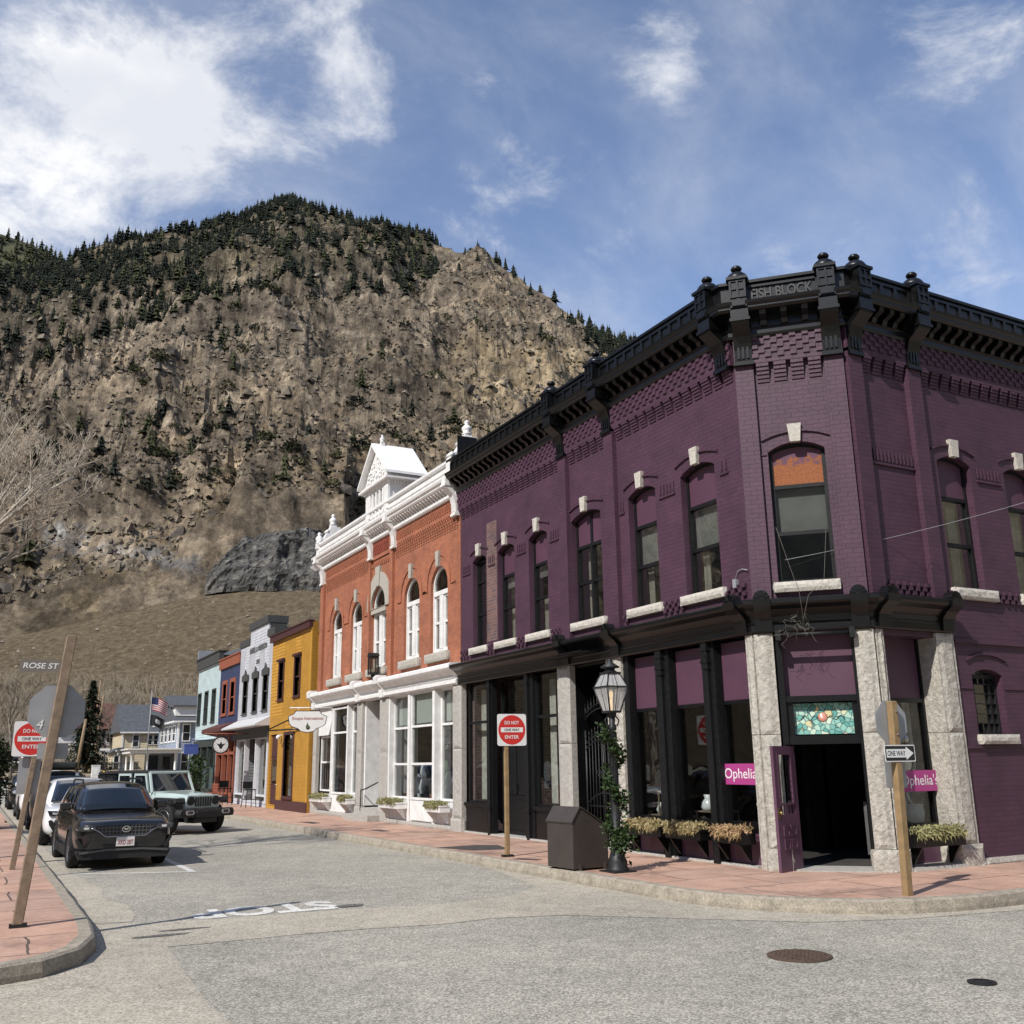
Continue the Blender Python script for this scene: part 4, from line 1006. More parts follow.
# storefront belt
b_ = MB()
prof = [(-.2, 3.64), (.08, 3.64), (.1, 3.66), (.1, 3.76), (.13, 3.78), (.08, 3.8), (.1, 3.88), (.2, 3.98), (.3, 4.03), (.33, 4.06), (.33, 4.11), (.29, 4.14), (-.1, 4.16)]
sweep(b_, [(AX, YL+.02), (AX, AY), (BX, BY), (13.5, BY)], prof)
belt = b_.build('belt_cornice', BLACK, pb)
for fr, u in ((FL, 11.86), (FL, 15.4), (FL, 17.2), (FC, .15), (FC, SC-.15), (FRt, 11.98), (FRt, 13.4)):
    m = MB(fr); m.prism([(.06, 3.66), (.13, 3.66), (.15, 3.85), (.24, 3.95), (.35, 4.02), (.37, 4.13), (.06, 4.13)], u-.13, u+.13, axis=0)
    fan = [(u+.13*cos(pi*i/10), 4.12+.15*sin(pi*i/10)) for i in range(11)]
    m.prism(fan, .18, .34, axis=1)
    for i in range(1, 10, 2): q = pi*i/10; m.prism([(u+.05*cos(q)-.01, 4.13+.05*sin(q)), (u+.05*cos(q)+.01, 4.13+.05*sin(q)), (u+.12*cos(q)+.015, 4.13+.12*sin(q)), (u+.12*cos(q)-.015, 4.13+.12*sin(q))], .33, .352, axis=1)
    m.build('fan_ornament', BLACK, belt)
m = MB(FL); m.box(15.9, 17.6, .12, .42, 3.79, 3.81); m.box(16.1, 17.0, .3, .44, 3.81, 3.84); m.build('sign_shelf', BLACK, belt)
m = MB(FC); m.tube([(.35, .16, 3.58), (1.43, .16, 3.58)], .035, 8); 
for u in (.35, 1.43): m.box(u-.04, u+.04, .05, .2, 3.5, 3.66)
m.build('awning_rail', BLACKW, belt)
m = MB(FL); m.box(11.98, 12.06, .0, .06, 4.42, 4.56); m.tube([(12.02, .03, 4.56), (11.95, .03, 4.68), (11.85, .03, 4.7), (11.72, .03, 4.66)], .008, 5); m.build('junction_box', ALU, pb)
# granite pillars
def gpillar(fr, u0, u1, z0, z1, d0, d1, m_, seed, base=True):
    k = MB(fr)
    if base: rough_block(k, u0-.035, u1+.035, d0, d1+.04, z0, z0+.36, .03, .06, seed); zb = z0+.365
    else: zb = z0
    e = .045
    # smooth margins with a rough raised face between them
    k.box(u0, u1, d0, d1, zb, 2.1); k.box(u0, u1, d0, d1-.0, 2.108, z1)
    for a, b in ((zb+.01, 2.095), (2.113, z1-.01)): rough_block(k, u0+e, u1-e, d1-.01, d1+.004, a, b, .03, .05, seed+a, .01)
    return k.build('pillar', m_, pb)
gpillar(FC, -.02, .265, .1, 3.63, -.3, .055, GRANITE, 1); gpillar(FC, SC-.27, SC+.02, .1, 3.63, -.3, .055, GRANITE, 2)
gpillar(FL, AY+.02, 11.87, .1, 3.63, -.3, .05, GRANITE, 3, False); gpillar(FRt, BX+.03, 12.0, .1, 3.63, -.3, .05, GRANITE, 4)
gpillar(FRt, 13.17, 13.58, .1, 3.63, -.33, .05, GRANITE, 5)
gpillar(FL, 15.36, 15.86, .1, 3.65, -.12, .03, GRANITE, 6); gpillar(FL, 17.2, 17.7, .1, 3.65, -.1, .03, GRANITED, 7); gpillar(FL, 22.3, 22.82, .1, 3.66, -.08, .05, GRANITED, 8)
# shop windows, left front
def shopwin(fr, u0, u1, zb, zt, d, rail=None, panel=None, fm=BLACK, gm=SHOPGLASS, bars=(), fw=.045, pmat=None, nm='shop_window'):
    return window(fr, pb, u0, u1, zb, zt, zt, d, fm, gm, fw, rail=rail, panel=panel, bars=bars, name=nm, pmat=pmat)
for a, b in ((11.88, 12.74), (13.06, 13.97), (14.37, 15.2)):
    shopwin(FL, a, b, .76, 3.6, -.12, panel=2.64)
for a, b in ((12.74, 13.06), (13.97, 14.37), (15.2, 15.36)):
    k = MB(FL); c_ = (a+b)/2; k.box(a, b, -.16, -.02, .15, 3.64)
    if b-a > .2:
        k.box(c_-.075, c_+.075, -.02, .05, .15, .72); k.box(c_-.055, c_+.055, -.02, .035, .72, 3.2); k.box(c_-.075, c_+.075, -.02, .06, 3.2, 3.64)
        k.box(c_-.09, c_+.09, -.02, .075, .62, .72); k.box(c_-.09, c_+.09, -.02, .075, 3.5, 3.56); k.box(c_-.09, c_+.09, -.02, .075, 3.3, 3.34)
    k.build('colonette', BLACKW, pb)
k = MB(FL); k.box(AY+.25, 15.36, -.16, -.1, .18, .68); k.build('stall_panel', PURPLED, pb)
k = MB(FL); k.box(AY+.25, 15.36, -.2, -.06, .68, .76); k.build('window_ledge', BLACK, pb)
k = MB(FL); rough_block(k, AY+.3, 22.25, -.3, .02, .1, .185, .015, .1, 9); k.build('plinth', GRANITED, pb)
for a, b in ((17.74, 18.86), (21.0, 22.2)):
    shopwin(FL, a, b, .84, 3.6, -.1, rail=2.7, fm=BLACKW)
    k = MB(FL); k.box(a-.02, b+.06, -.14, -.05, .18, .76); k.box(a+.1, b-.06, -.05, -.035, .28, .68); k.box(a-.04, b+.08, -.14, 0, .76, .84); k.build('stall_panel', BLACK, pb)
    k = MB(FL); vs = []
    for i in range(13): vs += [(b-.1-i*.022, -.4-.02*(i % 2), .9), (b-.1-i*.022, -.4-.02*(i % 2), 3.5)]
    k.add(vs, [(2*i, 2*i+2, 2*i+3, 2*i+1) for i in range(12)]); k.build('curtain', CURTAIN, pb, fix=False)
for a, b in ((18.86, 19.27), (20.8, 21.0)):
    k = MB(FL); c_ = (a+b)/2; k.box(a, b, -.16, -.03, .15, 3.64); k.box(c_-.06, c_+.06, -.03, .03, .15, 3.64); k.box(c_-.08, c_+.08, -.03, .05, .72, .8); k.box(c_-.08, c_+.08, -.03, .05, 3.42, 3.52); k.build('colonette', BLACKW, pb)
k = MB(FL); k.box(19.27, 20.8, -.34, -.28, .15, 2.75); k.box(19.4, 20.66, -.28, -.262, .3, .9); k.box(19.4, 20.0, -.28, -.262, 1.05, 2.6); k.box(20.08, 20.66, -.28, -.262, 1.05, 2.6)
dr = k.build('door', BLACKW, pb)
k = MB(FL); k.box(20.03, 20.06, -.262, -.2, 1.1, 1.3); k.build('handle', IRON, dr)
shopwin(FL, 19.27, 20.8, 2.8, 3.6, -.26, fm=BLACKW, nm='transom_window')
# passage with an iron gate
k = MB(FL); k.box(15.86, 17.2, -2.4, -2.3, .15, 3.7); k.box(15.86, 17.2, -2.3, -.1, 3.6, 3.7); k.box(17.2, 17.6, -2.3, -.12, .15, 3.64); k.box(15.4, 15.86, -2.3, -.14, .15, 3.64); k.build('passage_wall', BLACK, pb)
k = MB(FL); k.box(16.1, 16.9, -2.28, -2.2, .15, 2.9); k.build('passage_door', PURPLED, pb)
k = MB(FL)
def gt(u): return 2.05+.22*(1-((u-16.53)/.66)**2)
for i in range(12):
    u = 15.92+i*1.22/11; k.tube([(u, -.28, .2), (u, -.28, gt(u)+.1)], .011, 5); k.lathe([(.018, gt(u)+.1), (.012, gt(u)+.14), (.0, gt(u)+.2)], (u, -.28, 0), 6)
    k.tube([(u, -.28, 2.55+gt(u)-2.05), (u, -.28, 2.78+gt(u)-2.05)], .009, 5); k.lathe([(.015, 2.78+gt(u)-2.05), (.0, 2.86+gt(u)-2.05)], (u, -.28, 0), 6)
for dz in (0, -.1, .5, .6): k.tube([(15.9+i*1.26/16, -.28, gt(15.9+i*1.26/16)+dz) for i in range(17)], .016, 5)
for z in (.3, .9): k.tube([(15.9, -.28, z), (17.16, -.28, z)], .014, 5)
k.tube([(15.9+i*1.26/16, -.28, .9+.25*(1-((15.9+i*1.26/16-16.53)/.66)**2)) for i in range(17)], .014, 5)
for u in (15.9, 16.53, 17.16): k.tube([(u, -.28, .16), (u, -.28, 2.35)], .018, 6)
for s_ in (-1, 1):
    pts = [(16.53+s_*(.16+.1*(1-q/16)*cos(q*.7)), -.28, 1.5+.1*(1-q/16)*sin(q*.7)) for q in range(16)]; k.tube(pts, .01, 5)
k.build('gate', IRON, pb)
# chamfer doorway
k = MB(FC); k.box(.29, .315, -.34, -.02, .12, 3.64); k.box(.315, .38, -.34, -.02, 1.95, 3.64); k.box(1.41, SC-.27, -.34, -.02, .12, 3.64); k.box(.38, 1.41, -.3, -.06, 1.95, 2.08); k.box(.38, 1.41, -.3, -.05, 2.58, 2.67); k.box(.38, .48, -.28, -.1, 2.08, 2.58); k.box(1.34, 1.41, -.28, -.1, 2.08, 2.58)
k.build('door_frame', BLACK, pb)
k = MB(FC); k.box(.38, 1.41, -.24, -.2, 2.67, 3.66); k.build('transom_panel', PURPLEP, pb)
# stained glass light
def stained():
    m, t, b = mat('stained_glass'); v = coords(t, True)
    vo = tn(t, 'ShaderNodeTexVoronoi'); vo.inputs['Scale'].default_value = 13; t.links.new(v, vo.inputs['Vector'])
    ve = tn(t, 'ShaderNodeTexVoronoi', feature='DISTANCE_TO_EDGE'); ve.inputs['Scale'].default_value = 13; t.links.new(v, ve.inputs['Vector'])
    sp = tn(t, 'ShaderNodeSeparateColor'); t.links.new(vo.outputs['Color'], sp.inputs[0])
    c_ = ramp(t, sp.outputs[0], [(.1, (.12, .36, .32)), (.5, (.3, .55, .47)), (.85, (.6, .72, .58)), (.95, (.62, .55, .3))])
    t.links.new(mixc(t, ramp(t, ve.outputs[0], [(.0, (1, 1, 1)), (.09, (0, 0, 0))]), c_, (.03, .04, .04)), b.inputs['Base Color']); b.inputs['Roughness'].default_value = .25; return m
k = MB(FC); k.box(.48, 1.34, -.2, -.19, 2.1, 2.56); sg = k.build('stained_glass', stained(), pb)
k = MB(FC)
k.lathe([(0, -.188), (.075, -.188), (.06, -.18), (0, -.178)], (.9, 0, 2.35), 12, axis=1)
k.build('flower_motif', plain('rose_glass', (.5, .22, .16), .3), sg)
k = MB(FC); LEAD = plain('lead_came', (.04, .042, .045), .5, .5)
for s_ in (-1, 1): k.tube([(.9+s_*(.08+.03*i), -.186, 2.34+.035*sin(i*1.3)) for i in range(9)], .006, 4)
k.build('leading', LEAD, sg)
# open door leaf
DL = FR((11.03, 11.53, 0), (-.95, -.30, 0), (.30, -.95, 0))
k = MB(DL); Lw = .64
k.box(0, .1, -.02, .025, .14, 1.93); k.box(Lw-.1, Lw, -.02, .025, .14, 1.93); k.box(.1, Lw-.1, -.02, .025, .14, .95); k.box(.1, Lw-.1, -.02, .025, 1.84, 1.93)
for i in (0, 1):
    for j in (0, 1): k.ring([(.13+i*.20, .46+j*.19), (.30+i*.20, .46+j*.19), (.30+i*.20, .61+j*.19), (.13+i*.20, .61+j*.19)], [(.15+i*.20, .48+j*.19), (.28+i*.20, .48+j*.19), (.28+i*.20, .59+j*.19), (.15+i*.20, .59+j*.19)], .02, .036)
for i in range(5): k.box(.13+i*.085, .155+i*.085, -.005, .02, .95, 1.08)
k.ring([(.1, 1.08), (Lw-.1, 1.08), (Lw-.1, 1.84), (.1, 1.84)], [(.15, 1.11), (Lw-.15, 1.11), (Lw-.15, 1.8), (.15, 1.8)], -.01, .03)
for i in range(8): z = 1.15+i*.085; k.box(.1, .15, -.005, .034, z, z+.03); k.box(Lw-.15, Lw-.1, -.005, .034, z, z+.03)
dr = k.build('door', PURPLED, pb)
k = MB(DL); k.box(.15, Lw-.15, .0, .008, 1.1, 1.81); k.build('pane', SHOPGLASS, dr)
k = MB(DL); k.lathe([(.0, .08), (.025, .075), (.028, .06), (.012, .045), (.012, .02)], (Lw-.05, 0, .98), 10, axis=1); k.box(Lw-.075, Lw-.025, .02, .03, .9, 1.05); k.build('handle', plain('brass', (.6, .45, .2), .3, 1), dr)
k = MB(FC); k.box(.34, 1.45, -.6, .12, .1, .17); k.build('doorstep', GRANITED, pb)
# right wing shop window
window(FRt, pb, 12.0, 13.17, .72, 3.6, 3.6, -.3, BLACK, SHOPGLASS, .05, panel=2.6, name='shop_window')
k = MB(FRt); k.box(12.0, 13.17, -.34, -.28, .18, .72); k.build('stall_panel', PURPLED, pb)
k = MB(FRt); rough_block(k, 12.02, 13.62, -.35, .1, .09, .2, .03, .07, 12); k.build('plinth', GRANITED, pb)
k = MB(FRt); vs = []
for i in range(17): vs += [(13.1-i*.016, -.55-.03*(i % 2)-.004*i, .75), (13.1-i*.018, -.55-.03*(i % 2), 2.6)]
k.add(vs, [(2*i, 2*i+2, 2*i+3, 2*i+1) for i in range(16)]); k.build('curtain', CURTAIN, pb, fix=False)
k = MB(FL); vs = []
for i in range(15): vs += [(14.95-i*.024, -.5-.03*(i % 2), .8), (14.95-i*.02, -.5-.03*(i % 2), 2.6)]
k.add(vs, [(2*i, 2*i+2, 2*i+3, 2*i+1) for i in range(14)]); k.build('curtain', TAN_CURTAIN, pb, fix=False)
# flower boxes with dried plants
DRY = leaf_mat('dried_foliage', (.22, .18, .08), (.36, .30, .15), (.44, .33, .2), .8, 14)
DRYG = leaf_mat('dry_green_foliage', (.13, .14, .06), (.27, .26, .12), (.42, .38, .2), .8, 14)
DRYR = leaf_mat('dried_red_foliage', (.27, .19, .09), (.40, .29, .15), (.42, .25, .17), .8, 14)
def tuft(k, u0, u1, d0, d1, z, h, n, droop=.06, ln=.085, rnd=random):
    for i in range(n):
        u, d = rnd.uniform(u0, u1), rnd.uniform(d0, d1); s = Vector((u, d, z+rnd.uniform(0, h*.6)))
        dirv = Vector((rnd.uniform(-1, 1), rnd.uniform(-.4, 1), rnd.uniform(-.5, 1))).normalized(); L = rnd.uniform(.5, 1.2)*ln
        side = dirv.cross(Vector((rnd.uniform(-1, 1), rnd.uniform(-1, 1), rnd.uniform(-1, 1)))).normalized()*L*.15
        mid = s+dirv*L*.5; tip = s+dirv*L+Vector((0, 0, -droop*rnd.random()))
        k.add([s, mid+side, tip, mid-side], [(0, 1, 2), (0, 2, 3)])
def flower_box(fr, par, u0, u1, z0, z1, d0, d1, bm, fm, n=420, br=None):
    k = MB(fr); k.box(u0, u1, d0, d1, z0, z1); k.box(u0-.012, u1+.012, d0, d1+.015, z1-.03, z1+.004)
    o = k.build('flower_box', bm, par)
    for u in (u0+.12, u1-.12):
        k = MB(fr); k.prism([(d0, z0-.26), (d0+.03, z0-.26), (d1-.02, z0-.02), (d1-.02, z0-.003), (d0, z0-.003)], u-.014, u+.014, axis=0); k.build('bracket', br or bm, o)
    k = MB(fr); tuft(k, u0+.02, u1-.02, d0+.02, d1+.05, z1-.01, .17, int(n*2.2)); tuft(k, u0+.05, u1-.05, d1-.03, d1+.06, z1-.05, .1, n//2, .09, .07)
    k.build('dried_plants', fm, o, fix=False)
    return o
for (a, b), fm in zip(((11.98, 12.72), (13.0, 13.92), (14.05, 15.1)), (DRYR, DRY, DRY)): flower_box(FL, pb, a, b, .5, .66, .03, .27, BLACK, fm)
flower_box(FRt, pb, 12.05, 13.1, .48, .66, -.02, .2, BLACK, DRYG)
# dry vine twigs hanging on the canopy
k = MB(FC)
for i in range(16):
    p = Vector((.6+random.uniform(-.15, .25), .3, 3.75+random.uniform(-.15, .2))); pts = [p]
    for j in range(5): p = p+Vector((random.uniform(-.08, .08), random.uniform(-.03, .04), random.uniform(-.09, .05))); pts.append(p)
    k.tube(pts, .0028, 4)
k.tube([(.45, .1, 5.3), (.62, .2, 4.6), (.72, .32, 4.2), (.75, .36, 3.7)], .0028, 4); k.tube([(1.2, .1, 5.2), (1.1, .25, 4.4), (.85, .34, 4.15), (.72, .37, 3.7)], .0028, 4)
k.build('dry_vine', leaf_mat('dry_twig', (.12, .108, .09), (.2, .18, .15)), pb)
# ------------------------------------------------------------------ the orange brick building
ob = thing('brick_building', 'orange brick building with tall white arched windows and ornate white cornice', 'building', (14, 28, .15))
OY0, OY1 = 22.46, 34.1
OWN = [(31.85, 32.9), (29.86, 30.92), (27.72, 28.96), (25.15, 26.28), (23.25, 24.36)]
LIMEG = stone_mat('grey_sandstone', (.3, .28, .24), (.46, .43, .37), 18, .5, .01)
w = MB(FL); ops = []
for k, (a, b) in enumerate(OWN):
    zs, zt = (6.34, 6.92) if k != 2 else (6.5, 7.1)
    ops.append((a, b, 4.58, zs, zt))
wall(w, OY0, OY1, 3.9, 8.75, ops, .28)
for a, b in ((27.05, 27.3), (28.62+.35, 29.1), (33.75, 34.1)): w.box(a, b, -.02, .09, 4.2, 8.05)
for a, b in ((OY0, 27.1), (29.0, 33.75)):
    corbels(w, a+.1, b-.1, 7.72, 8.0, .16, .09, .06, 4); checker(w, a+.1, b-.1, 8.02, 8.14, .08, 2, .0, .04); checker(w, a+.1, b-.1, 8.26, 8.5, .075, 4, .03, .06); w.box(a, b, -.02, .035, 8.14, 8.6)
w.box(27.3, 28.97, -.02, .04, 8.0, 8.6); checker(w, 27.35, 28.95, 7.75, 7.9, .08, 2, 0, .04)
for k, (a, b) in enumerate(OWN):
    if k == 2: continue
    hood(w, a-.2, b+.2, 6.36, 7.2, .03, .04); w.box(a-.5, a-.2, -.01, .03, 6.32, 6.36); w.box(b+.2, b+.5, -.01, .03, 6.32, 6.36)
w.build('wall', ORANGE, ob)
o = MB(FL); o.box(27.5, 28.85, .035, .05, 8.12, 8.5); checker(o, 27.55, 28.8, 8.16, 8.46, .12, 3, .045, .065); o.build('terracotta_panel', brick_mat('dark_terracotta', (.25, .05, .025), (.2, .04, .02), (.1, .03, .02), .4), ob)
o = MB(FL); a, b = OWN[2]; o.ring(outline(a-.32, b+.32, 6.42, 6.5, 7.55, 0, 14), outline(a, b, 6.42, 6.5, 7.1, 0.001, 14), -.02, .05)
o.prism([(28.2, 7.1), (28.48, 7.1), (28.54, 7.72), (28.14, 7.72)], -.02, .08, axis=1); o.build('stone_arch', LIMEG, ob)
k = MB(FL); k.box(OWN[2][0], OWN[2][1], -.2, .03, 6.28, 6.44); k.build('stone_lintel', LIMEG, ob)
LEADG = glass_mat('leaded_glass', (.35, .38, .36), .06)
for k, (a, b) in enumerate(OWN):
    zs, zt = (6.34, 6.92) if k != 2 else (6.5, 7.1); c_ = (a+b)/2
    f = MB(FL); f.ring(outline(a, b, 4.58, zs, zt, 0, 12), outline(a, b, 4.58, zs, zt, .07, 12), -.2, -.08)
    f.box(a+.06, b-.06, -.2, -.06, zs-.2, zs-.08); f.box(c_-.12, c_+.12, -.2, -.07, 4.6, zs-.1)
    for s_ in (-1, 1):
        e0, e1 = (a+.07, c_-.12) if s_ < 0 else (c_+.12, b-.07)
        f.ring([(e0, 4.65), (e1, 4.65), (e1, zs-.2), (e0, zs-.2)], [(e0+.05, 4.72), (e1-.05, 4.72), (e1-.05, zs-.26), (e0+.05, zs-.26)], -.18, -.11); f.box(e0+.03, e1-.03, -.18, -.1, 5.38, 5.44)
    f.box(c_-.09, c_-.03, -.07, -.055, 4.7, zs-.25); f.box(c_+.03, c_+.09, -.07, -.055, 4.7, zs-.25)
    wn = f.build('window', WHITE, ob)
    p = MB(FL); p.box(a+.1, c_-.14, -.15, -.142, 4.7, zs-.24); p.box(c_+.14, b-.1, -.15, -.142, 4.7, zs-.24); p.build('pane', GLASS, wn)
    p = MB(FL); p.prism(outline(a, b, zs-.1, zs, zt, .07, 12), -.14, -.13, axis=1); fp = p.build('fanlight', LEADG, wn)
    cu = MB(FL); 
    for e0, e1 in ((a+.1, c_-.13), (c_+.13, b-.1)):
        vs = []
        for i in range(7): vs += [(e0+(e1-e0)*i/6, -.25-.02*(i % 2), 5.45), (e0+(e1-e0)*i/6, -.25-.02*(i % 2), zs-.2)]
        cu.add(vs, [(2*i, 2*i+2, 2*i+3, 2*i+1) for i in range(6)])
    cu.build('curtain', CURTAIN, wn, fix=False)
    sill(FL, ob, a-.15, b+.15, 4.36, 4.58, LIMEG, .12, 50+k)
    if k != 2: keystone(FL, ob, c_, 6.9, 7.32, .2, LIMEG, .08)
w = MB(); w.box(AX+.28, 24, OY0+.02, OY1, 8.9, 9); w.box(AX+.28, 24, OY0+.02, OY0+.2, .1, 9.3); w.box(AX+.28, 24, OY1-.2, OY1, .1, 9.3); w.box(23.8, 24, OY0+.2, OY1-.2, .1, 9.3); w.build('back_wall', BAREBRICK, ob)
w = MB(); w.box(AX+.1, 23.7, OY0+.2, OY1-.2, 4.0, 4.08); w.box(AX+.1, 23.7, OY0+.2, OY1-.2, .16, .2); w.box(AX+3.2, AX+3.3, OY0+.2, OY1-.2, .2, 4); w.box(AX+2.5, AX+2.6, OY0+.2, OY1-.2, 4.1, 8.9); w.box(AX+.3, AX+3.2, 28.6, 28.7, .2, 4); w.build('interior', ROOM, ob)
# white cornice
c = MB()
prof = [(-.2, 8.56), (.1, 8.56), (.13, 8.6), (.13, 8.68), (.09, 8.7), (.09, 8.84), (.3, 8.86), (.33, 8.9), (.33, 8.95), (.38, 8.98), (.4, 9.04), (.24, 9.06), (.24, 9.22), (.27, 9.24), (.27, 9.28), (.22, 9.3), (.22, 9.44), (.3, 9.47), (.3, 9.54), (-.1, 9.56)]
sweep(c, [(AX, OY1+.02), (AX, OY0)], prof)
t_ = MB(FL)
for i in range(66):
    u = OY0+.2+i*.187
    t_.prism([(.08, 8.7), (.14, 8.72), (.26, 8.8), (.29, 8.86), (.08, 8.86)], u-.035, u+.035, axis=0)
for i in range(90):
    u = OY0+.15+i*.137; t_.box(u-.03, u+.03, .235, .262, 9.1, 9.18)
c.v += [tuple(FL.w(v)) for v in t_.v]; k0 = len(c.v)-len(t_.v); c.f += [tuple(i+k0 for i in f) for f in t_.f]; c.sm += t_.sm
oc = c.build('cornice', WHITE, ob)
for u in (22.62, 26.98, 28.98, 33.95):
    m = MB(FL); console(m, u, .26, 8.04, 9.04, .42); m.build('bracket', WHITE, oc)
def urn(fr, par, u, d, z, s, m_):
    k = MB(fr); k.box(u-.13*s, u+.13*s, d-.13*s, d+.13*s, z-.25*s, z); k.lathe([(.15*s, z), (.17*s, z+.05*s), (.1*s, z+.09*s), (.17*s, z+.17*s), (.17*s, z+.25*s), (.1*s, z+.33*s), (.05*s, z+.36*s), (.09*s, z+.42*s), (.07*s, z+.49*s), (.01, z+.53*s)], (u, d, 0), 14); return k.build('finial', m_, par)
for u0, u1 in ((OY0-.02, OY0+.26), (OY1-.28, OY1)):
    k = MB(FL); k.prism([(.3, 8.98), (.3, 9.56), (.22, 9.7), (.12, 9.74), (.06, 9.86), (-.02, 9.98), (-.1, 10.12), (-.14, 10.22), (-.5, 10.22), (-.5, 8.98)], u0, u1, axis=0)
    k.lathe([(.07, u0-.01), (.07, u1+.01)], (0, .24, 9.66), 12, axis=0); k.lathe([(.06, u0-.01), (.06, u1+.01)], (0, -.02, 10.03), 12, axis=0)
    k.build('gable_scroll', WHITE, oc); urn(FL, oc, (u0+u1)/2, -.25, 10.3, .8, WHITE)
urn(FL, oc, 33.95, .25, 9.56, .8, WHITE)
k = MB(FL); k.box(OY0-.035, OY0-.022, -.48, .1, 9.4, 10.2); k.build('black_flashing', BLACK, oc)
# dormer with pediment
k = MB(FL); k.box(27.1, 28.95, -.85, .2, 9.0, 10.22)
for a, b in ((27.05, 27.42), (28.6, 29.0)): k.box(a, b, .2, .27, 9.0, 10.2); k.box(a+.08, b-.08, .27, .285, 9.2, 10.0)
k.box(27.0, 29.05, .15, .34, 8.98, 9.14)
dm = k.build('dormer', WHITE, ob)
k = MB(FL)
for e in range(3): k.box(27.6+e*.3, 27.78+e*.3, .2, .215, 9.2, 10.05)
k.build('pane', GLASS, dm)
k = MB(FL)
for e in range(4): k.box(27.5+e*.3-.03, 27.56+e*.3+.02, .2, .26, 9.14, 10.15)
k.box(27.42, 28.6, .2, .265, 10.05, 10.2); k.box(27.42, 28.6, .2, .25, 9.55, 9.6); k.build('window', WHITE, dm)
k = MB(FL); k.box(26.82, 29.3, -.9, .42, 10.2, 10.27); k.box(26.9, 29.2, -.85, .34, 10.27, 10.36)
for i in range(14): k.box(26.98+i*.16, 27.05+i*.16, .2, .33, 10.13, 10.2)
for i in range(9): k.box(27.02, 27.1, -.85+i*.11, -.79+i*.11, 10.13, 10.2)
k.prism([(27.0, 10.36), (29.1, 10.36), (28.06, 11.46)], -.85, .28, axis=1)
k.build('pediment', WHITE, dm)
k = MB(FL)
k.prism([(26.78, 10.34), (26.78, 10.42), (28.06, 11.62), (29.34, 10.42), (29.34, 10.34), (28.06, 11.5)], -.95, .46, axis=1); k.build('roof', paint('white_metal_roof', (.8, .8, .79), .35, .06, 2), dm)
k = MB(FL); rr = random.Random(4)
for i in range(60):
    u = rr.uniform(27.35, 28.8); z = rr.uniform(10.42, 10.42+1.0*(1-abs(u-28.06)/1.0)*.85)
    if z > 10.4: k.lathe([(0, .28), (.05, .285), (.04, .31), (0, .32)], (u, 0, z), 6, axis=1)
k.build('carved_relief', WHITE, dm)
urn(FL, dm, 28.06, .1, 11.68, .5, WHITE)
# white storefront belt
b_ = MB(); sweep(b_, [(AX, OY1+.15), (AX, OY0)], [(-.2, 3.66), (.1, 3.66), (.14, 3.7), (.14, 3.78), (.08, 3.8), (.1, 3.9), (.22, 4.0), (.3, 4.04), (.33, 4.08), (.33, 4.16), (.28, 4.2), (-.1, 4.24)])
bl = b_.build('belt_cornice', WHITE, ob)
for u in (27.6, 29.7, 34.3):
    k = MB(FL); k.prism([(.06, 3.66), (.18, 3.66), (.2, 3.9), (.36, 4.05), (.38, 4.24), (.3, 4.3), (.06, 4.3)], u-.14, u+.14, axis=0); k.build('bracket', WHITE, bl)
k = MB(FL); n = 70
for i in range(n): k.box(OY0+.2+i*.07, OY0+.235+i*.07, .09, .12, 3.84, 3.93)
k.build('dentils', WHITE, bl)
# wall lantern
k = MB(FL); k.box(27.72, 27.98, .2, .46, 4.82, 4.88); k.box(27.72, 27.98, .2, .46, 4.34, 4.4)
for a in (27.72, 27.95):
    for d in (.2, .43): k.box(a, a+.03, d, d+.03, 4.4, 4.82)
k.prism([(27.7, 4.88), (28.0, 4.88), (27.9, 4.98), (27.8, 4.98)], .18, .48, axis=1); k.box(27.8, 27.9, .28, .38, 4.2, 4.34); k.box(27.82, 27.88, -.02, .34, 4.24, 4.29)
ln = k.build('wall_lantern', IRON, ob)
k = MB(FL); k.box(27.75, 27.95, .23, .43, 4.4, 4.82); k.build('pane', glass_mat('frosted_glass', (.6, .6, .55), .1, .3), ln)
# stone piers and shopfront
def gp2(u0, u1, d0=-.08, d1=.04):
    k = MB(FL); k.box(u0, u1, d0, d1, .55, 2.1); k.box(u0, u1, d0, d1, 2.108, 3.68); rough_block(k, u0-.03, u1+.03, d0, d1+.03, .12, .54, .02, .08, u0); rough_block(k, u0+.05, u1-.05, d1-.01, d1+.003, .6, 2.05, .015, .06, u0); rough_block(k, u0+.05, u1-.05, d1-.01, d1+.003, 2.15, 3.6, .015, .06, u1); return k.build('pillar', GRANITED, ob)
gp2(27.3, 28.0); gp2(29.5, 30.0); gp2(34.15, 34.55)
def swin(u0, u1, z0, z1, rails, d=-.12, lace=None):
    f = MB(FL); f.ring([(u0, z0), (u1, z0), (u1, z1), (u0, z1)], [(u0+.06, z0+.06), (u1-.06, z0+.06), (u1-.06, z1-.06), (u0+.06, z1-.06)], d-.08, d)
    for q in rails: f.box(u0+.06, u1-.06, d-.07, d-.006, q-.03, q+.03)
    wn = f.build('shop_window', WHITE, ob); p = MB(FL); p.box(u0+.06, u1-.06, d-.05, d-.042, z0+.06, z1-.06); p.build('pane', SHOPGLASS, wn)
    if lace:
        n = max(4, int((u1-u0)/.06)); vs = []
        for i in range(n+1): vs += [(u0+.06+(u1-u0-.12)*i/n, d-.13-.012*(i % 2), lace+.04*(i % 2)), (u0+.06+(u1-u0-.12)*i/n, d-.13-.012*(i % 2), z1-.06)]
        l = MB(FL); l.add(vs, [(2*i, 2*i+2, 2*i+3, 2*i+1) for i in range(n)]); l.build('curtain', LACE, wn, fix=False)
    return wn
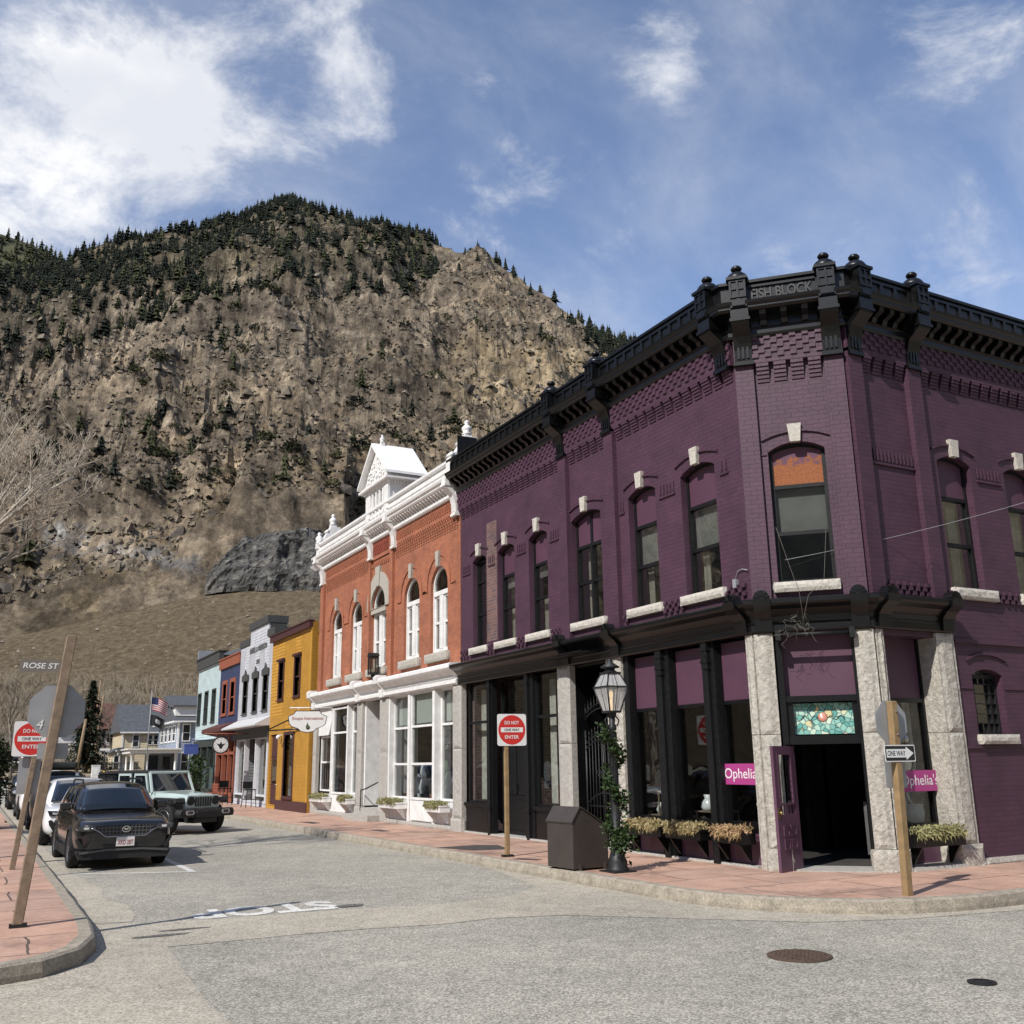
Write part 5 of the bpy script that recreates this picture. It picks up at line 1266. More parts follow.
swin(25.82, 27.24, .82, 3.66, (1.75, 2.74), lace=2.8); swin(24.1, 25.62, .82, 3.66, (1.75, 2.74), .02, lace=2.8); swin(22.86, 23.95, .82, 3.66, (2.74,), -.14, lace=2.8)
k = MB(FL)
for u in (23.95, 25.64): k.box(u, u+.15, -.2, .05, .25, 3.66)
k.box(27.2, 27.3, -.2, .03, .25, 3.66); k.box(27.3, 28.0, -.9, -.1, .3, 3.66); k.build('door_frame', WHITE, ob)
k = MB(FL); k.box(22.86, 27.28, -.16, -.02, .25, .8); k.box(24.1, 25.6, -.02, .03, .3, .8); k.build('stall_panel', WHITE, ob); k = MB(FL); k.box(30.0, 34.1, -.16, -.02, .3, .82); k.box(30.9, 32.4, -.02, .03, .3, .82); k.build('stall_panel', WHITE, ob)
swin(30.02, 30.82, .84, 3.6, (2.78,)); swin(30.94, 32.4, .84, 3.6, (2.78,), .02); swin(32.6, 34.1, .9, 2.72, (1.85,)); 
k = MB(FL); k.box(32.5, 34.12, -.14, -.02, 2.74, 3.66); k.box(30.82, 30.94, -.2, .05, .3, 3.66); k.box(32.4, 32.52, -.2, .05, .3, 3.66); k.build('door_frame', WHITE, ob)
k = MB(FL)
for i in range(6): k.box(32.75+i*.22, 32.8+i*.22, -.13, -.11, .96, 1.82)
k.build('window_bars', IRON, ob)
k = MB(FL); k.box(28.0, 29.5, -1.0, -.9, .55, 3.7); k.box(29.4, 29.5, -1.0, -.05, .55, 3.66); k.build('entry_door', WHITE, ob)
k = MB(FL); k.box(28.3, 29.0, -.9, -.88, 1.3, 2.6); k.build('pane', GLASS, ob)
k = MB(FL); k.box(28.9, 29.3, -.88, -.86, 1.5, 2.0); k.build('notice_board', BLACK, ob)
k = MB(FL); k.box(27.75, 29.9, -.05, .45, .15, .33); k.box(27.95, 29.6, -.6, .1, .33, .5); k.build('entry_steps', GRANITED, ob)
k = MB(FL); k.tube([(29.35, .1, 1.0), (28.9, .1, 1.05), (28.3, -.3, 1.35)], .02, 6); k.tube([(29.35, .1, .4), (29.35, .1, 1.0)], .018, 6); k.build('handrail', IRON, ob)
k = MB(FL); rough_block(k, 22.95, 27.7, -.3, .05, .12, .26, .02, .1, 7); rough_block(k, 30.0, 34.2, -.3, .05, .12, .3, .02, .1, 8); k.build('plinth', GRANITED, ob)
for a, b in ((32.3, 33.8), (29.95, 30.75), (25.75, 27.2), (22.95, 23.9)): flower_box(FL, ob, a, b, .58, .74, .06, .34, WHITE, DRYG, 420)

# ------------------------------------------------------------------ clapboard buildings further down the street
YELLOW = siding_mat('yellow_clapboard', (.46, .235, .03)); MAROON = paint('maroon_paint', (.06, .022, .024), .5, .15, 5); GREYS = siding_mat('grey_clapboard', (.48, .49, .52)); NAVY = siding_mat('navy_clapboard', (.035, .05, .12), .11)
MINT = siding_mat('mint_clapboard', (.5, .62, .63)); CHAR = paint('charcoal_paint', (.05, .052, .05), .6, .15, 4); RUSTP = paint('rust_red_paint', (.26, .08, .045), .55, .12, 4); DGREEN = paint('dark_green_paint', (.03, .042, .038), .55, .15, 5)
def shell(par, y0, y1, z1, d, m_, ops, x1=20, th=.2, z0=.12):
    w = MB(FL); wall(w, y0, y1, z0, 3.6, [q for q in ops if q[2] < 3], th, d); wall(w, y0, y1, 3.602, z1, [q for q in ops if q[2] > 3], th, d); w.build('wall', m_, par)
    w = MB(); w.box(AX-d+th, x1, y0, y0+.15, z0, z1-.3); w.box(AX-d+th, x1, y1-.15, y1, z0, z1-.3); w.box(x1-.15, x1, y0+.15, y1-.15, z0, z1-.3); w.build('side_wall', m_, par)
    w = MB(); w.box(AX-d+th+.01, x1, y0, y1, z1-.5, z1-.4); w.build('roof', ROOFING, par)
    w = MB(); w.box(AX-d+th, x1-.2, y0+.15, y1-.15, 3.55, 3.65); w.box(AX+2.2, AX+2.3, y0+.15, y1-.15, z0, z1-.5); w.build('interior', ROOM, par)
def simple_win(par, u0, u1, z0, z1, d, fm, trim=.1, rail=True, cur=True, nm='window', head=None):
    f = MB(FL); f.ring([(u0-trim, z0-trim*.6), (u1+trim, z0-trim*.6), (u1+trim, z1+trim), (u0-trim, z1+trim)], [(u0, z0), (u1, z0), (u1, z1), (u0, z1)], d-.12, d+.03)
    if rail: f.box(u0, u1, d-.1, d-.03, (z0+z1)/2-.025, (z0+z1)/2+.025)
    f.box(u0-trim-.03, u1+trim+.03, d, d+.07, z0-trim*.6-.04, z0-trim*.6)
    if head == 'peak': c_ = (u0+u1)/2; f.prism([(u0-trim-.1, z1+trim-.2), (u1+trim+.1, z1+trim-.2), (u1+trim+.1, z1+trim+.05), (c_+.12, z1+trim+.13), (c_, z1+trim+.32), (c_-.12, z1+trim+.13), (u0-trim-.1, z1+trim+.05)], d+.03, d+.07, axis=1)
    if head == 'cap': f.box(u0-trim-.06, u1+trim+.06, d+.03, d+.1, z1+trim-.04, z1+trim+.05)
    o = f.build(nm, fm, par); p = MB(FL); p.box(u0, u1, d-.09, d-.082, z0, z1); p.build('pane', GLASS, o)
    if cur:
        c = MB(FL); vs = []
        for i in range(9): vs += [(u0+.02+(u1-u0)*.42*i/8, d-.2-.02*(i % 2), z0), (u0+.02+(u1-u0)*.42*i/8, d-.2-.02*(i % 2), z1)]
        c.add(vs, [(2*i, 2*i+2, 2*i+3, 2*i+1) for i in range(8)]); c.build('curtain', CURTAIN, o, fix=False)
    return o
# yellow
yb = thing('clapboard_building', 'mustard yellow clapboard building with maroon trim between the orange brick and grey buildings', 'building', (14, 37.5, .15))
shell(yb, 34.62, 40.12, 6.85, .16, YELLOW, [(36.05, 36.75, 4.3, 5.7, 5.7), (38.3, 38.95, 4.3, 5.7, 5.7), (36.6, 37.75, .66, 2.88, 2.88), (38.75, 39.85, .3, 2.95, 2.95)])
for a, b in ((36.05, 36.75), (38.3, 38.95)): simple_win(yb, a, b, 4.3, 5.7, .16, MAROON, .1, head='cap')
simple_win(yb, 36.6, 37.75, .66, 2.88, .16, MAROON, .12, rail=False); 
k = MB(FL); k.box(38.75, 39.85, .0, .08, .3, 2.95); k.box(38.8, 39.8, .08, .11, 2.1, 2.16); dr = k.build('door', MAROON, yb)
k = MB(FL); k.box(38.95, 39.65, .08, .095, 1.1, 2.0); k.build('pane', GLASS, dr); k = MB(FL); k.lathe([(0, .17), (.03, .16), (.03, .13), (.012, .08)], (38.88, 0, 1.05), 8, axis=1); k.build('handle', CHROME, dr)
k = MB(FL); k.box(34.62, 40.12, .16, .3, 6.62, 6.85); k.box(34.60, 40.14, .12, .34, 6.85, 6.89); k.build('cornice', MAROON, yb)
k = MB(FL); k.box(34.64, 38.7, .16, .2, .12, .5); k.build('base_board', MAROON, yb)
k = MB(FL); k.box(34.62, 34.78, .16, .19, .5, 6.62); k.build('corner_board', paint('yellow_board', (.46, .24, .035), .55, .1), yb)
k = MB(FL); k.tube([(35.95, .16, 3.6), (35.95, .16, 2.95)], .03, 6); k.tube([(36.0, .16, 3.55), (37.9, .75, 3.1)], .025, 6); k.tube([(36.0, .16, 3.05), (37.9, .75, 3.05)], .03, 6); k.build('sign_bracket', BLACK, yb)
k = MB(FL); k.lathe([(0, 2.72), (.07, 2.76), (.09, 2.84), (.03, 2.9)], (38.2, .3, 0), 10); k.box(38.18, 38.22, .16, .3, 2.88, 2.92); k.build('porch_lamp', WHITE, yb)
# grey
gb = thing('false_front_building', 'light grey clapboard false-front building with stepped black-capped parapet', 'building', (14, 43, .15))
shell(gb, 40.16, 46.16, 6.9, .06, GREYS, [(41.05, 41.75, 4.05, 5.75, 5.75), (42.75, 43.45, 4.05, 5.75, 5.75), (44.55, 45.25, 4.05, 5.75, 5.75), (40.75, 46.1, .4, 2.9, 2.9)])
k = MB(FL); k.box(40.16, 46.16, -.14, .06, 6.9, 7.05); k.box(41.3, 44.42, -.14, .06, 7.05, 7.66); k.build('parapet', GREYS, gb)
k = MB(FL); k.box(40.12, 41.3, -.7, .12, 7.05, 7.34); k.box(44.42, 46.2, -.7, .12, 7.05, 7.34); k.box(41.24, 44.48, -.75, .14, 7.66, 7.96); k.box(41.26, 41.34, -.7, .0, 7.0, 7.7); k.build('parapet_cap', CHAR, gb)
for a, b in ((41.05, 41.75), (42.75, 43.45), (44.55, 45.25)): simple_win(gb, a, b, 4.05, 5.55, .06, CHAR, .1, head='peak')
t = text('lettering', 'KNEISEL & ANDERSON', FL.w((42.9, .075, 6.72)), (0, -1, 0), (0, 0, 1), .24, CHAR, gb, 2.9, .01, .0)
text('lettering', '1893', FL.w((42.85, .075, 6.15)), (0, -1, 0), (0, 0, 1), .2, CHAR, gb, .5, .01, .0)
k = MB(FL); k.prism([(.06, 3.75), (.75, 3.4), (.75, 3.34), (.06, 3.34)], 40.1, 46.5, axis=0); k.build('pent_roof', paint('pale_grey_roof', (.5, .5, .5), .6, .1, 3), gb)
k = MB(FL); k.box(40.2, 46.1, .06, .2, 2.9, 3.34); k.box(40.75, 46.1, -.1, .02, .15, .55); k.build('fascia', CHAR, gb)
for a, b in ((40.8, 42.4), (44.4, 46.05)): simple_win(gb, a, b, .62, 2.85, .0, paint('grey_trim', (.55, .56, .58), .5, .08), .06, rail=False, cur=False, nm='shop_window')
k = MB(FL); k.box(42.5, 44.3, -.5, -.42, .2, 2.85); k.box(43.0, 43.06, -.42, -.38, 1, 1.3); k.build('door', CHAR, gb)
for a in (40.55, 42.42, 44.3): 
    k = MB(FL); k.box(a, a+.12, -.1, .1, .3, 2.9); k.build('pilaster', paint('white_grey_trim', (.6, .6, .62), .5, .08), gb)
# blue
bb = thing('blue_building', 'narrow navy blue clapboard building with rust red window trim', 'building', (14, 48.4, .15))
shell(bb, 46.2, 50.5, 6.5, .02, NAVY, [(47.25, 48.05, 4.25, 5.7, 5.7), (48.95, 49.7, 4.25, 5.7, 5.7), (46.5, 50.3, .4, 2.9, 2.9)])
for a, b in ((47.25, 48.05), (48.95, 49.7)): simple_win(bb, a, b, 4.25, 5.65, .02, RUSTP, .18, head=None)
k = MB(FL); k.box(46.2, 50.5, .02, .12, 6.42, 6.86); k.box(46.18, 50.52, -.1, .16, 6.86, 6.93); k.build('cornice', RUSTP, bb)
k = MB(FL); k.prism([(.02, 3.75), (.12, 3.75), (.8, 3.5), (.8, 3.32), (.02, 3.15)], 46.25, 50.4, axis=0); k.build('canopy', paint('dark_red_canopy', (.09, .03, .025), .6, .2), bb)
k = MB(FL)
for a in (46.4, 47.6, 48.8, 50.1): k.box(a, a+.16, -.1, .08, .2, 3.2)
k.box(46.4, 50.3, -.06, .06, .2, .6); k.box(46.4, 50.3, -.06, .06, 2.3, 2.42); k.build('shopfront_frame', RUSTP, bb)
k = MB(FL); k.box(46.5, 50.2, -.12, -.11, .6, 2.9); k.build('pane', SHOPGLASS, bb)
# mint
mb_ = thing('mint_building', 'pale mint clapboard building with dark green shopfront at the end of the row', 'building', (14, 53.5, .15))
shell(mb_, 50.54, 56.2, 6.9, .0, MINT, [(51.45, 52.35, 4.0, 5.6, 5.6), (53.3, 54.2, 4.0, 5.6, 5.6), (55.1, 55.95, 4.0, 5.6, 5.6), (50.8, 56.0, .4, 2.95, 2.95)])
for a, b in ((51.5, 52.3), (53.35, 54.15), (55.15, 55.9)): simple_win(mb_, a, b, 4.0, 5.55, .0, DGREEN, .08)
k = MB(FL); k.box(50.5, 56.25, -.1, .14, 6.88, 7.4); k.box(50.46, 56.3, -.3, .2, 7.4, 7.46); k.build('cornice', CHAR, mb_)
k = MB(FL); k.box(56.1, 56.3, -6, .1, 7.46, 8.0); k.prism([(-5.9, 7.4), (-.2, 7.4), (-3.0, 8.4)], 52.2, 56.1, axis=0); k.build('rear_gable', paint('grey_gable', (.22, .24, .26), .7, .1), mb_)
k = MB(FL)
for a in (50.7, 52.4, 54.1, 55.9): k.box(a, a+.16, -.1, .06, .2, 3.0)
k.box(50.7, 56.1, -.06, .08, 2.75, 3.1); k.box(50.7, 56.1, -.06, .06, .2, .7); k.build('shopfront_frame', DGREEN, mb_)
k = MB(FL); k.box(50.8, 56.0, -.12, -.11, .7, 2.8); k.build('pane', SHOPGLASS, mb_)

# ------------------------------------------------------------------ houses at the far end
def house_box(par, x0, x1, y0, y1, z0, z1, m_, nm='wall'):
    w = MB(); w.box(x0, x1, y0, y1, z0, z1); return w.build(nm, m_, par)
def hwin(par, side, a0, a1, z0, z1, c, fm, tr_=.1):
    """window on a face: side 'y' faces -Y at y=c, side 'x' faces -X at x=c"""
    fr = FR((0, c, 0), (1, 0, 0), (0, -1, 0)) if side == 'y' else FR((c, 0, 0), (0, 1, 0), (-1, 0, 0))
    f = MB(fr); f.ring([(a0-tr_, z0-tr_), (a1+tr_, z0-tr_), (a1+tr_, z1+tr_), (a0-tr_, z1+tr_)], [(a0, z0), (a1, z0), (a1, z1), (a0, z1)], -.02, .06); f.box(a0, a1, 0, .04, (z0+z1)/2-.03, (z0+z1)/2+.03)
    o = f.build('window', fm, par); p = MB(fr); p.box(a0, a1, .004, .02, z0, z1); p.build('pane', plain_dark, o); return o
plain_dark = plain('dark_window', (.02, .022, .025), .08)
BLUEG = siding_mat('blue_grey_clapboard', (.27, .31, .38), .16); CREAM = siding_mat('cream_clapboard', (.56, .48, .33), .16); SLATE = paint('slate_shingles', (.075, .08, .09), .85, .25, 3, .3); BROWNR = paint('brown_shingles', (.11, .05, .035), .85, .3, 3, .3)
bh = thing('porch_house', 'blue-grey two-storey house with a white columned porch', 'house', (16.5, 96, 1.3))
house_box(bh, 15.9, 24, 92, 102.5, .9, 5.75, BLUEG)
w = MB(); w.prism([(91.5, 5.7), (103, 5.7), (97.2, 8.3)], 15.4, 24.4, axis=0); w.build('roof', SLATE, bh)
w = MB(); w.box(15.35, 24.4, 91.4, 103.1, 5.62, 5.74); w.build('eave_trim', WHITE, bh)
w = MB(); w.box(15.8, 15.98, 91.9, 92.1, .9, 5.7); w.build('corner_post', WHITE, bh)
w = MB(); w.box(15.6, 17.6, 92.4, 95, 6.2, 7.0); w.build('dormer', WHITE, bh); w = MB(); w.prism([(92.1, 7.0), (95.2, 7.0), (95.2, 7.15), (93.6, 7.7), (92.1, 7.15)], 15.4, 18, axis=0); w.build('dormer_roof', SLATE, bh)
hwin(bh, 'y', 16.3, 16.85, 4.05, 5.4, 92, WHITE, .08); hwin(bh, 'y', 16.3, 16.85, 1.5, 2.95, 92, WHITE, .08)
for i in range(4): hwin(bh, 'x', 93.4+i*2.1, 94.6+i*2.1, 4.1, 5.35, 15.9, WHITE, .14)
w = MB(); w.box(11.7, 15.88, 90.0, 98, 2.95, 3.25); w.box(11.55, 15.88, 89.8, 98.2, 3.25, 3.36); w.build('porch_roof', WHITE, bh)
for x, y in ((11.95, 90.3), (12.3, 92.0), (12.0, 93.8), (12.0, 95.6), (12.0, 97.6), (13.2, 90.3), (15.5, 90.3)):
    w = MB(); w.lathe([(.14, 1.2), (.14, 1.4), (.1, 1.42), (.09, 2.8), (.13, 2.85), (.13, 2.96)], (x, y, 0), 10); w.build('porch_column', WHITE, bh)
w = MB(); w.box(13.4, 15.7, 93, 93.1, 1.2, 2.95); w.build('porch_wall', BLUEG, bh)
w = MB(); w.box(11.6, 15.9, 90.1, 98.1, .9, 1.25); w.build('porch_floor', paint('porch_boards', (.3, .3, .3), .7, .15), bh)
w = MB(); w.box(13.7, 14.5, 92.95, 92.99, 1.4, 2.8); w.box(14.9, 15.5, 92.95, 92.99, 1.6, 2.7); w.build('dark_doors', plain_dark, bh)
ch = thing('cream_house', 'cream two-storey clapboard house with dark grey roof', 'house', (14.5, 108, 1.5))
house_box(ch, 12.9, 17.2, 105, 113, 1.2, 5.25, CREAM); w = MB(); w.prism([(104.6, 5.2), (113.4, 5.2), (109, 8.1)], 12.6, 17.5, axis=0); w.build('roof', SLATE, ch)
w = MB(); w.box(12.6, 17.4, 104.6, 104.8, 5.08, 5.22); w.box(12.85, 13.0, 104.94, 105.0, 1.3, 5.1); w.build('trim', WHITE, ch)
hwin(ch, 'y', 13.9, 14.4, 3.8, 4.9, 105, WHITE, .08)
for a in (15.3, 15.85, 16.35): hwin(ch, 'y', a, a+.35, 4.0, 4.9, 105, WHITE, .06)
w = MB(); w.box(11.95, 12.88, 104.2, 107, 1.2, 3.2); w.build('side_wing', CREAM, ch); w = MB(); w.prism([(11.7, 3.2), (12.9, 3.2), (12.9, 3.7), (12.5, 3.7)], 104.0, 107.2, axis=1); w.build('side_roof', SLATE, ch); hwin(ch, 'y', 12.2, 12.6, 1.7, 2.9, 104.2, WHITE, .1)
th_ = thing('half_timbered_house', 'white half-timbered house with reddish brown roof behind the spruce', 'house', (12.5, 128, 1.6))
house_box(th_, 8.2, 15.0, 125, 134, 1.3, 6.3, paint('white_stucco', (.74, .73, .7), .8, .08, 3)); w = MB(); w.prism([(124.4, 6.2), (134.6, 6.2), (129.5, 9.4)], 7.8, 15.4, axis=0); w.build('roof', BROWNR, th_)
w = MB()
for x in (8.2, 10.4, 12.8, 13.2, 14.9): w.box(x, x+.18, 124.93, 125, 4.2, 6.2)
w.box(8.2, 15.0, 124.92, 125, 4.15, 4.35); w.box(8.2, 15.05, 124.9, 125, 6.05, 6.25); w.box(8.2, 15, 124.92, 125, 1.3, 2.2); w.build('timber_framing', paint('dark_timber', (.05, .035, .03), .7, .2), th_)
hwin(th_, 'y', 11.5, 12.8, 2.7, 3.9, 125, plain_dark, .1); hwin(th_, 'y', 13.7, 14.4, 4.7, 5.8, 125, WHITE, .1); hwin(th_, 'y', 9.0, 10.0, 2.6, 3.8, 125, WHITE, .1)
wh = thing('white_house', 'low white house seen between the tree trunks at the left', 'house', (4.5, 132, 1.6))
house_box(wh, 1.6, 6.6, 128, 136, 1.2, 4.0, paint('white_plaster', (.7, .69, .66), .8, .1, 3)); w = MB(); w.prism([(127.6, 3.95), (136.4, 3.95), (132, 5.6)], 1.3, 6.9, axis=0); w.build('roof', paint('grey_brown_shingles', (.16, .13, .11), .9, .2, 3), wh); hwin(wh, 'y', 4.2, 5.2, 2.2, 3.3, 128, WHITE, .1)
# picket fence in front of the cream house
fn = thing('picket_fence', 'low dark picket fence in front of the cream house', 'fence', (11.2, 101, 1.5))
w = MB()
for i in range(34): w.box(9.8+i*.125, 9.88+i*.125, 101, 101.04, 1.4, 2.35)
w.build('pickets', CHAR, fn); w = MB(); w.box(9.8, 14.0, 101.04, 101.08, 1.65, 1.75); w.box(9.8, 14.0, 101.04, 101.08, 2.1, 2.2); w.build('rail', CHAR, fn)
# ------------------------------------------------------------------ street furniture
def frame_at(loc, ang): return FR(loc, (cos(ang), sin(ang), 0), (-sin(ang), cos(ang), 0))
CAMX = FR((0, 0, 0), (1, 0, 0), (0, -1, 0))      # faces -Y
# street lamp
def milky_glass():
    m, t, b = mat('milky_lantern_glass'); b.inputs['Base Color'].default_value = (.6, .6, .6, 1); b.inputs['Roughness'].default_value = .2
    tr_ = tn(t, 'ShaderNodeBsdfTransparent'); mxs = tn(t, 'ShaderNodeMixShader'); mxs.inputs[0].default_value = .5
    t.links.new(tr_.outputs[0], mxs.inputs[1]); t.links.new(b.outputs[0], mxs.inputs[2]); t.links.new(mxs.outputs[0], t.nodes['Material Output'].inputs[0]); return m
LX, LY = 8.65, 12.87
lf = FR((LX, LY, 0), (1, 0, 0), (0, -1, 0))
lamp = thing('street_lamp', 'black cast iron street lamp with a lit glass lantern beside the brown bin', 'street lamp', (LX, LY, .154))
k = MB(lf); k.lathe([(.0, .15), (.17, .15), (.17, .2), (.14, .24), (.15, .3), (.12, .36), (.09, .46), (.085, .6), (.1, .62), (.1, .66), (.07, .7), (.058, 1.4), (.05, 2.2), (.065, 2.22), (.065, 2.26), (.045, 2.3), (.05, 2.42), (.0, 2.42)], n=18)
for q in range(8): a = q*pi/4; k.box(.056*cos(a)-.008, .056*cos(a)+.008, .056*sin(a)-.008, .056*sin(a)+.008, .7, 2.18)
k.box(-.2, .2, -.2, .2, .154, .175); k.build('post', IRON, lamp)
k = MB(lf)
def sqr(r, z): return [(r, r, z), (-r, r, z), (-r, -r, z), (r, -r, z)]
rb, rm, rt, z0_, z1_, z2_ = .1, .19, .1, 2.5, 2.86, 3.07
for A, B in ((sqr(rb, z0_), sqr(rm, z1_)), (sqr(rm, z1_), sqr(rt, z2_))):
    for a, b in zip(A, B): k.tube([a, b], .013, 5)
    for i in range(4): m_ = [(A[i][q]+A[(i+1) % 4][q])/2 for q in range(3)]; m2_ = [(B[i][q]+B[(i+1) % 4][q])/2 for q in range(3)]; k.tube([m_, m2_], .007, 4)
k.box(-.2, .2, -.2, .2, 2.85, 2.872); k.box(-.12, .12, -.12, .12, 3.06, 3.09); k.box(-.11, .11, -.11, .11, 2.47, 2.5); k.box(-.05, .05, -.05, .05, 2.4, 2.48)
k.lathe([(.12, 3.09), (.07, 3.12), (.08, 3.15), (.15, 3.16), (.15, 3.175), (.05, 3.24), (.05, 3.29), (.0, 3.3)], n=14)
k.tube([(-.07, 0, 2.42), (-.13, 0, 2.36), (-.1, 0, 2.28), (-.05, 0, 2.28)], .012, 5); k.tube([(.07, 0, 2.42), (.13, 0, 2.36), (.1, 0, 2.28), (.05, 0, 2.28)], .012, 5)
lh = k.build('lantern', IRON, lamp)
k = MB(lf)
for A, B in ((sqr(rb, z0_), sqr(rm, z1_)), (sqr(rm, z1_), sqr(rt, z2_))):
    for i in range(4): k.quad(A[i], A[(i+1) % 4], B[(i+1) % 4], B[i])
k.build('lantern_glass', milky_glass(), lh, fix=False)
k = MB(lf); k.lathe([(.0, 2.5), (.022, 2.5), (.022, 2.7), (.03, 2.72), (.034, 2.76), (.022, 2.8), (.0, 2.81)], n=12)
em, t, b = mat('lamp_mantle'); b.inputs['Base Color'].default_value = (.9, .8, .6, 1); b.inputs['Emission Color'].default_value = (1, .72, .38, 1); b.inputs['Emission Strength'].default_value = 1.1
k.build('bulb', em, lh)
# evergreen garland wound round the post: hangs on it, a thing of its own
GARL = leaf_mat('garland_leaves', (.008, .017, .006), (.026, .05, .014), (.07, .095, .032), .5, 25)
k = MB(lf); rr = random.Random(5)
def leafat(k, p, L, rr, dr=None):
    d = Vector((rr.uniform(-1, 1), rr.uniform(-1, 1), rr.uniform(-.8, .7))).normalized(); s = d.cross(Vector((rr.uniform(-1, 1), rr.uniform(-1, 1), rr.uniform(-1, 1)))).normalized()
    n = d.cross(s)*L*.12
    k.add([p, p+d*L*.4+s*L*.3+n, p+d*L, p+d*L*.4-s*L*.3+n], [(0, 1, 2), (0, 2, 3)])
for i in range(1050):
    f = rr.random(); z = .5+1.75*f; a = f*2*pi*2.6+.8; r = .11+.02*sin(f*40)
    c_ = Vector((r*cos(a), r*sin(a), z))+Vector((rr.gauss(0, .045), rr.gauss(0, .045), rr.gauss(0, .055)))
    leafat(k, c_, rr.uniform(.05, .1), rr)
for i in range(420):
    c_ = Vector((.06+rr.gauss(0, .09), rr.gauss(0, .08)+.04, .62+rr.gauss(0, .12))); leafat(k, c_, rr.uniform(.05, .1), rr)
o = k.build('garland', GARL, fix=False); tag(o, 'green ivy garland wound round the black street lamp post', 'garland')
# litter bin
bn = thing('litter_bin', 'dark brown metal litter bin with a lopsided pitched top on the kerb', 'bin', (8.46, 13.6, .154))
BINM = paint('bin_brown_metal', (.047, .038, .033), .5, .15, 3, .05)
bf = frame_at((8.13, 13.28, 0), R(3))
k = MB(bf); k.prism([(0, .18), (.66, .18), (.66, .76), (.17, 1.05), (.13, 1.05), (0, .85)], 0, .7, axis=1); bevel(k.build('body', BINM, bn), .008, 2)
k = MB(bf); k.prism([(-.015, .84), (.135, 1.057), (.175, 1.057), (.675, .757), (.675, .775), (.18, 1.075), (.13, 1.075), (-.015, .862)], -.015, .715, axis=1); k.build('lid', BINM, bn)
k = MB(bf)
for a, b in ((.05, .03), (.56, .03), (.05, .62), (.56, .62)): k.box(a, a+.05, b, b+.05, .15, .18)
k.box(.1, .14, -.03, 0, .15, .26); k.box(.56, .6, -.03, 0, .15, .26); k.build('feet', BINM, bn)
# road signs -------------------------------------------------------------
def plate(fr, par, nm, poly, d, th, m_): k = MB(fr); k.prism(poly, d, d+th, axis=1); return k.build(nm, m_, par)
def rrect(u0, u1, z0, z1, r):
    o = []
    for cx, cz, a0 in ((u1-r, z1-r, 0), (u0+r, z1-r, 90), (u0+r, z0+r, 180), (u1-r, z0+r, 270)):
        for q in range(5): a = R(a0+q*22.5); o.append((cx+r*cos(a), cz+r*sin(a)))
    return o
def disc(c, z, r, n=36): return [(c+r*cos(2*pi*i/n), z+r*sin(2*pi*i/n)) for i in range(n)]
def dne_sign(fr, par, c, z, s):
    sp_ = plate(fr, par, 'sign_plate', rrect(c-s/2, c+s/2, z-s/2, z+s/2, .04), .04, .004, SIGNWHITE)
    plate(fr, sp_, 'red_disc', disc(c, z, s*.465), .044, .0015, SIGNRED)
    plate(fr, sp_, 'white_bar', [(c-s*.38, z-s*.075), (c+s*.38, z-s*.075), (c+s*.38, z+s*.075), (c-s*.38, z+s*.075)], .0455, .0015, SIGNWHITE)
    r = fr.u*-1 if False else fr.u
    for body, dz, h, w_, m_ in (('DO NOT', .225, .11, .50, SIGNWHITE), ('ENTER', -.225, .11, .48, SIGNWHITE), ('ONE WAY', 0, .085, .52, SIGNBLACK)):
        text('lettering', body, fr.w((c, .0475, z+dz*s)), r, (0, 0, 1), h*s, m_, sp_, w_*s, .0015, .015)
    return sp_
def wpost(fr, par, pts, w, d, m_=WOOD):
    """square timber through points"""
    k = MB(fr); vs = []
    for p in pts:
        for a, b in ((-w/2, -d/2), (w/2, -d/2), (w/2, d/2), (-w/2, d/2)): vs.append((p[0]+a, p[1]+b, p[2]))
    n = len(pts); fs = [(i*4+q, i*4+(q+1) % 4, (i+1)*4+(q+1) % 4, (i+1)*4+q) for i in range(n-1) for q in range(4)]+[(0, 1, 2, 3), tuple((n-1)*4+q for q in range(4))]
    k.add(vs, fs); return bevel(k.build('post', m_, par), .008, 1)
# do not enter on the right pavement
p = thing('road_sign', 'red and white do not enter sign standing before the black shopfront doors', 'road sign', (8.45, 16, .154))
f_ = FR((8.45, 16.0, 0), (1, -.12, 0), (-.12, -1, 0))
wpost(f_, p, [(0, 0, .13), (.0, 0, 2.4)], .075, .075, POSTW); dne_sign(f_, p, .1, 2.32, .56)
k = MB(f_); k.box(-.1, .1, -.05, .07, .15, .19); k.build('base_bracket', IRON, p)
# one way / stop seen from behind, right
p = thing('road_sign', 'one way arrow sign on yellowish timber post at the corner doorway', 'road sign', (9.93, 8.7, .154))
f_ = FR((9.93, 8.7, 0), (1, 0, 0), (0, -1, 0))
wpost(f_, p, [(.02, 0, .12), (.1, 0, 2.42)], .10, .09, POSTW)
def octagon(c, z, r): return [(c+r*cos(R(22.5+45*i)), z+r*sin(R(22.5+45*i))) for i in range(8)]
plate(f_, p, 'octagonal_plate', octagon(.115, 2.16, .29), -.055, .004, ALU)
plate(f_, p, 'lower_plate', rrect(-.08, .28, 1.38, 1.78, .02), -.055, .004, ALU)
sp_ = plate(f_, p, 'one_way_plate', rrect(-.17, .36, 1.69, 1.89, .015), .047, .004, SIGNWHITE)
plate(f_, sp_, 'black_field', rrect(-.158, .348, 1.702, 1.878, .01), .051, .0012, SIGNBLACK)
plate(f_, sp_, 'white_arrow', [(-.14, 1.74), (.2, 1.74), (.2, 1.712), (.33, 1.79), (.2, 1.868), (.2, 1.84), (-.14, 1.84)], .0522, .0012, SIGNWHITE)
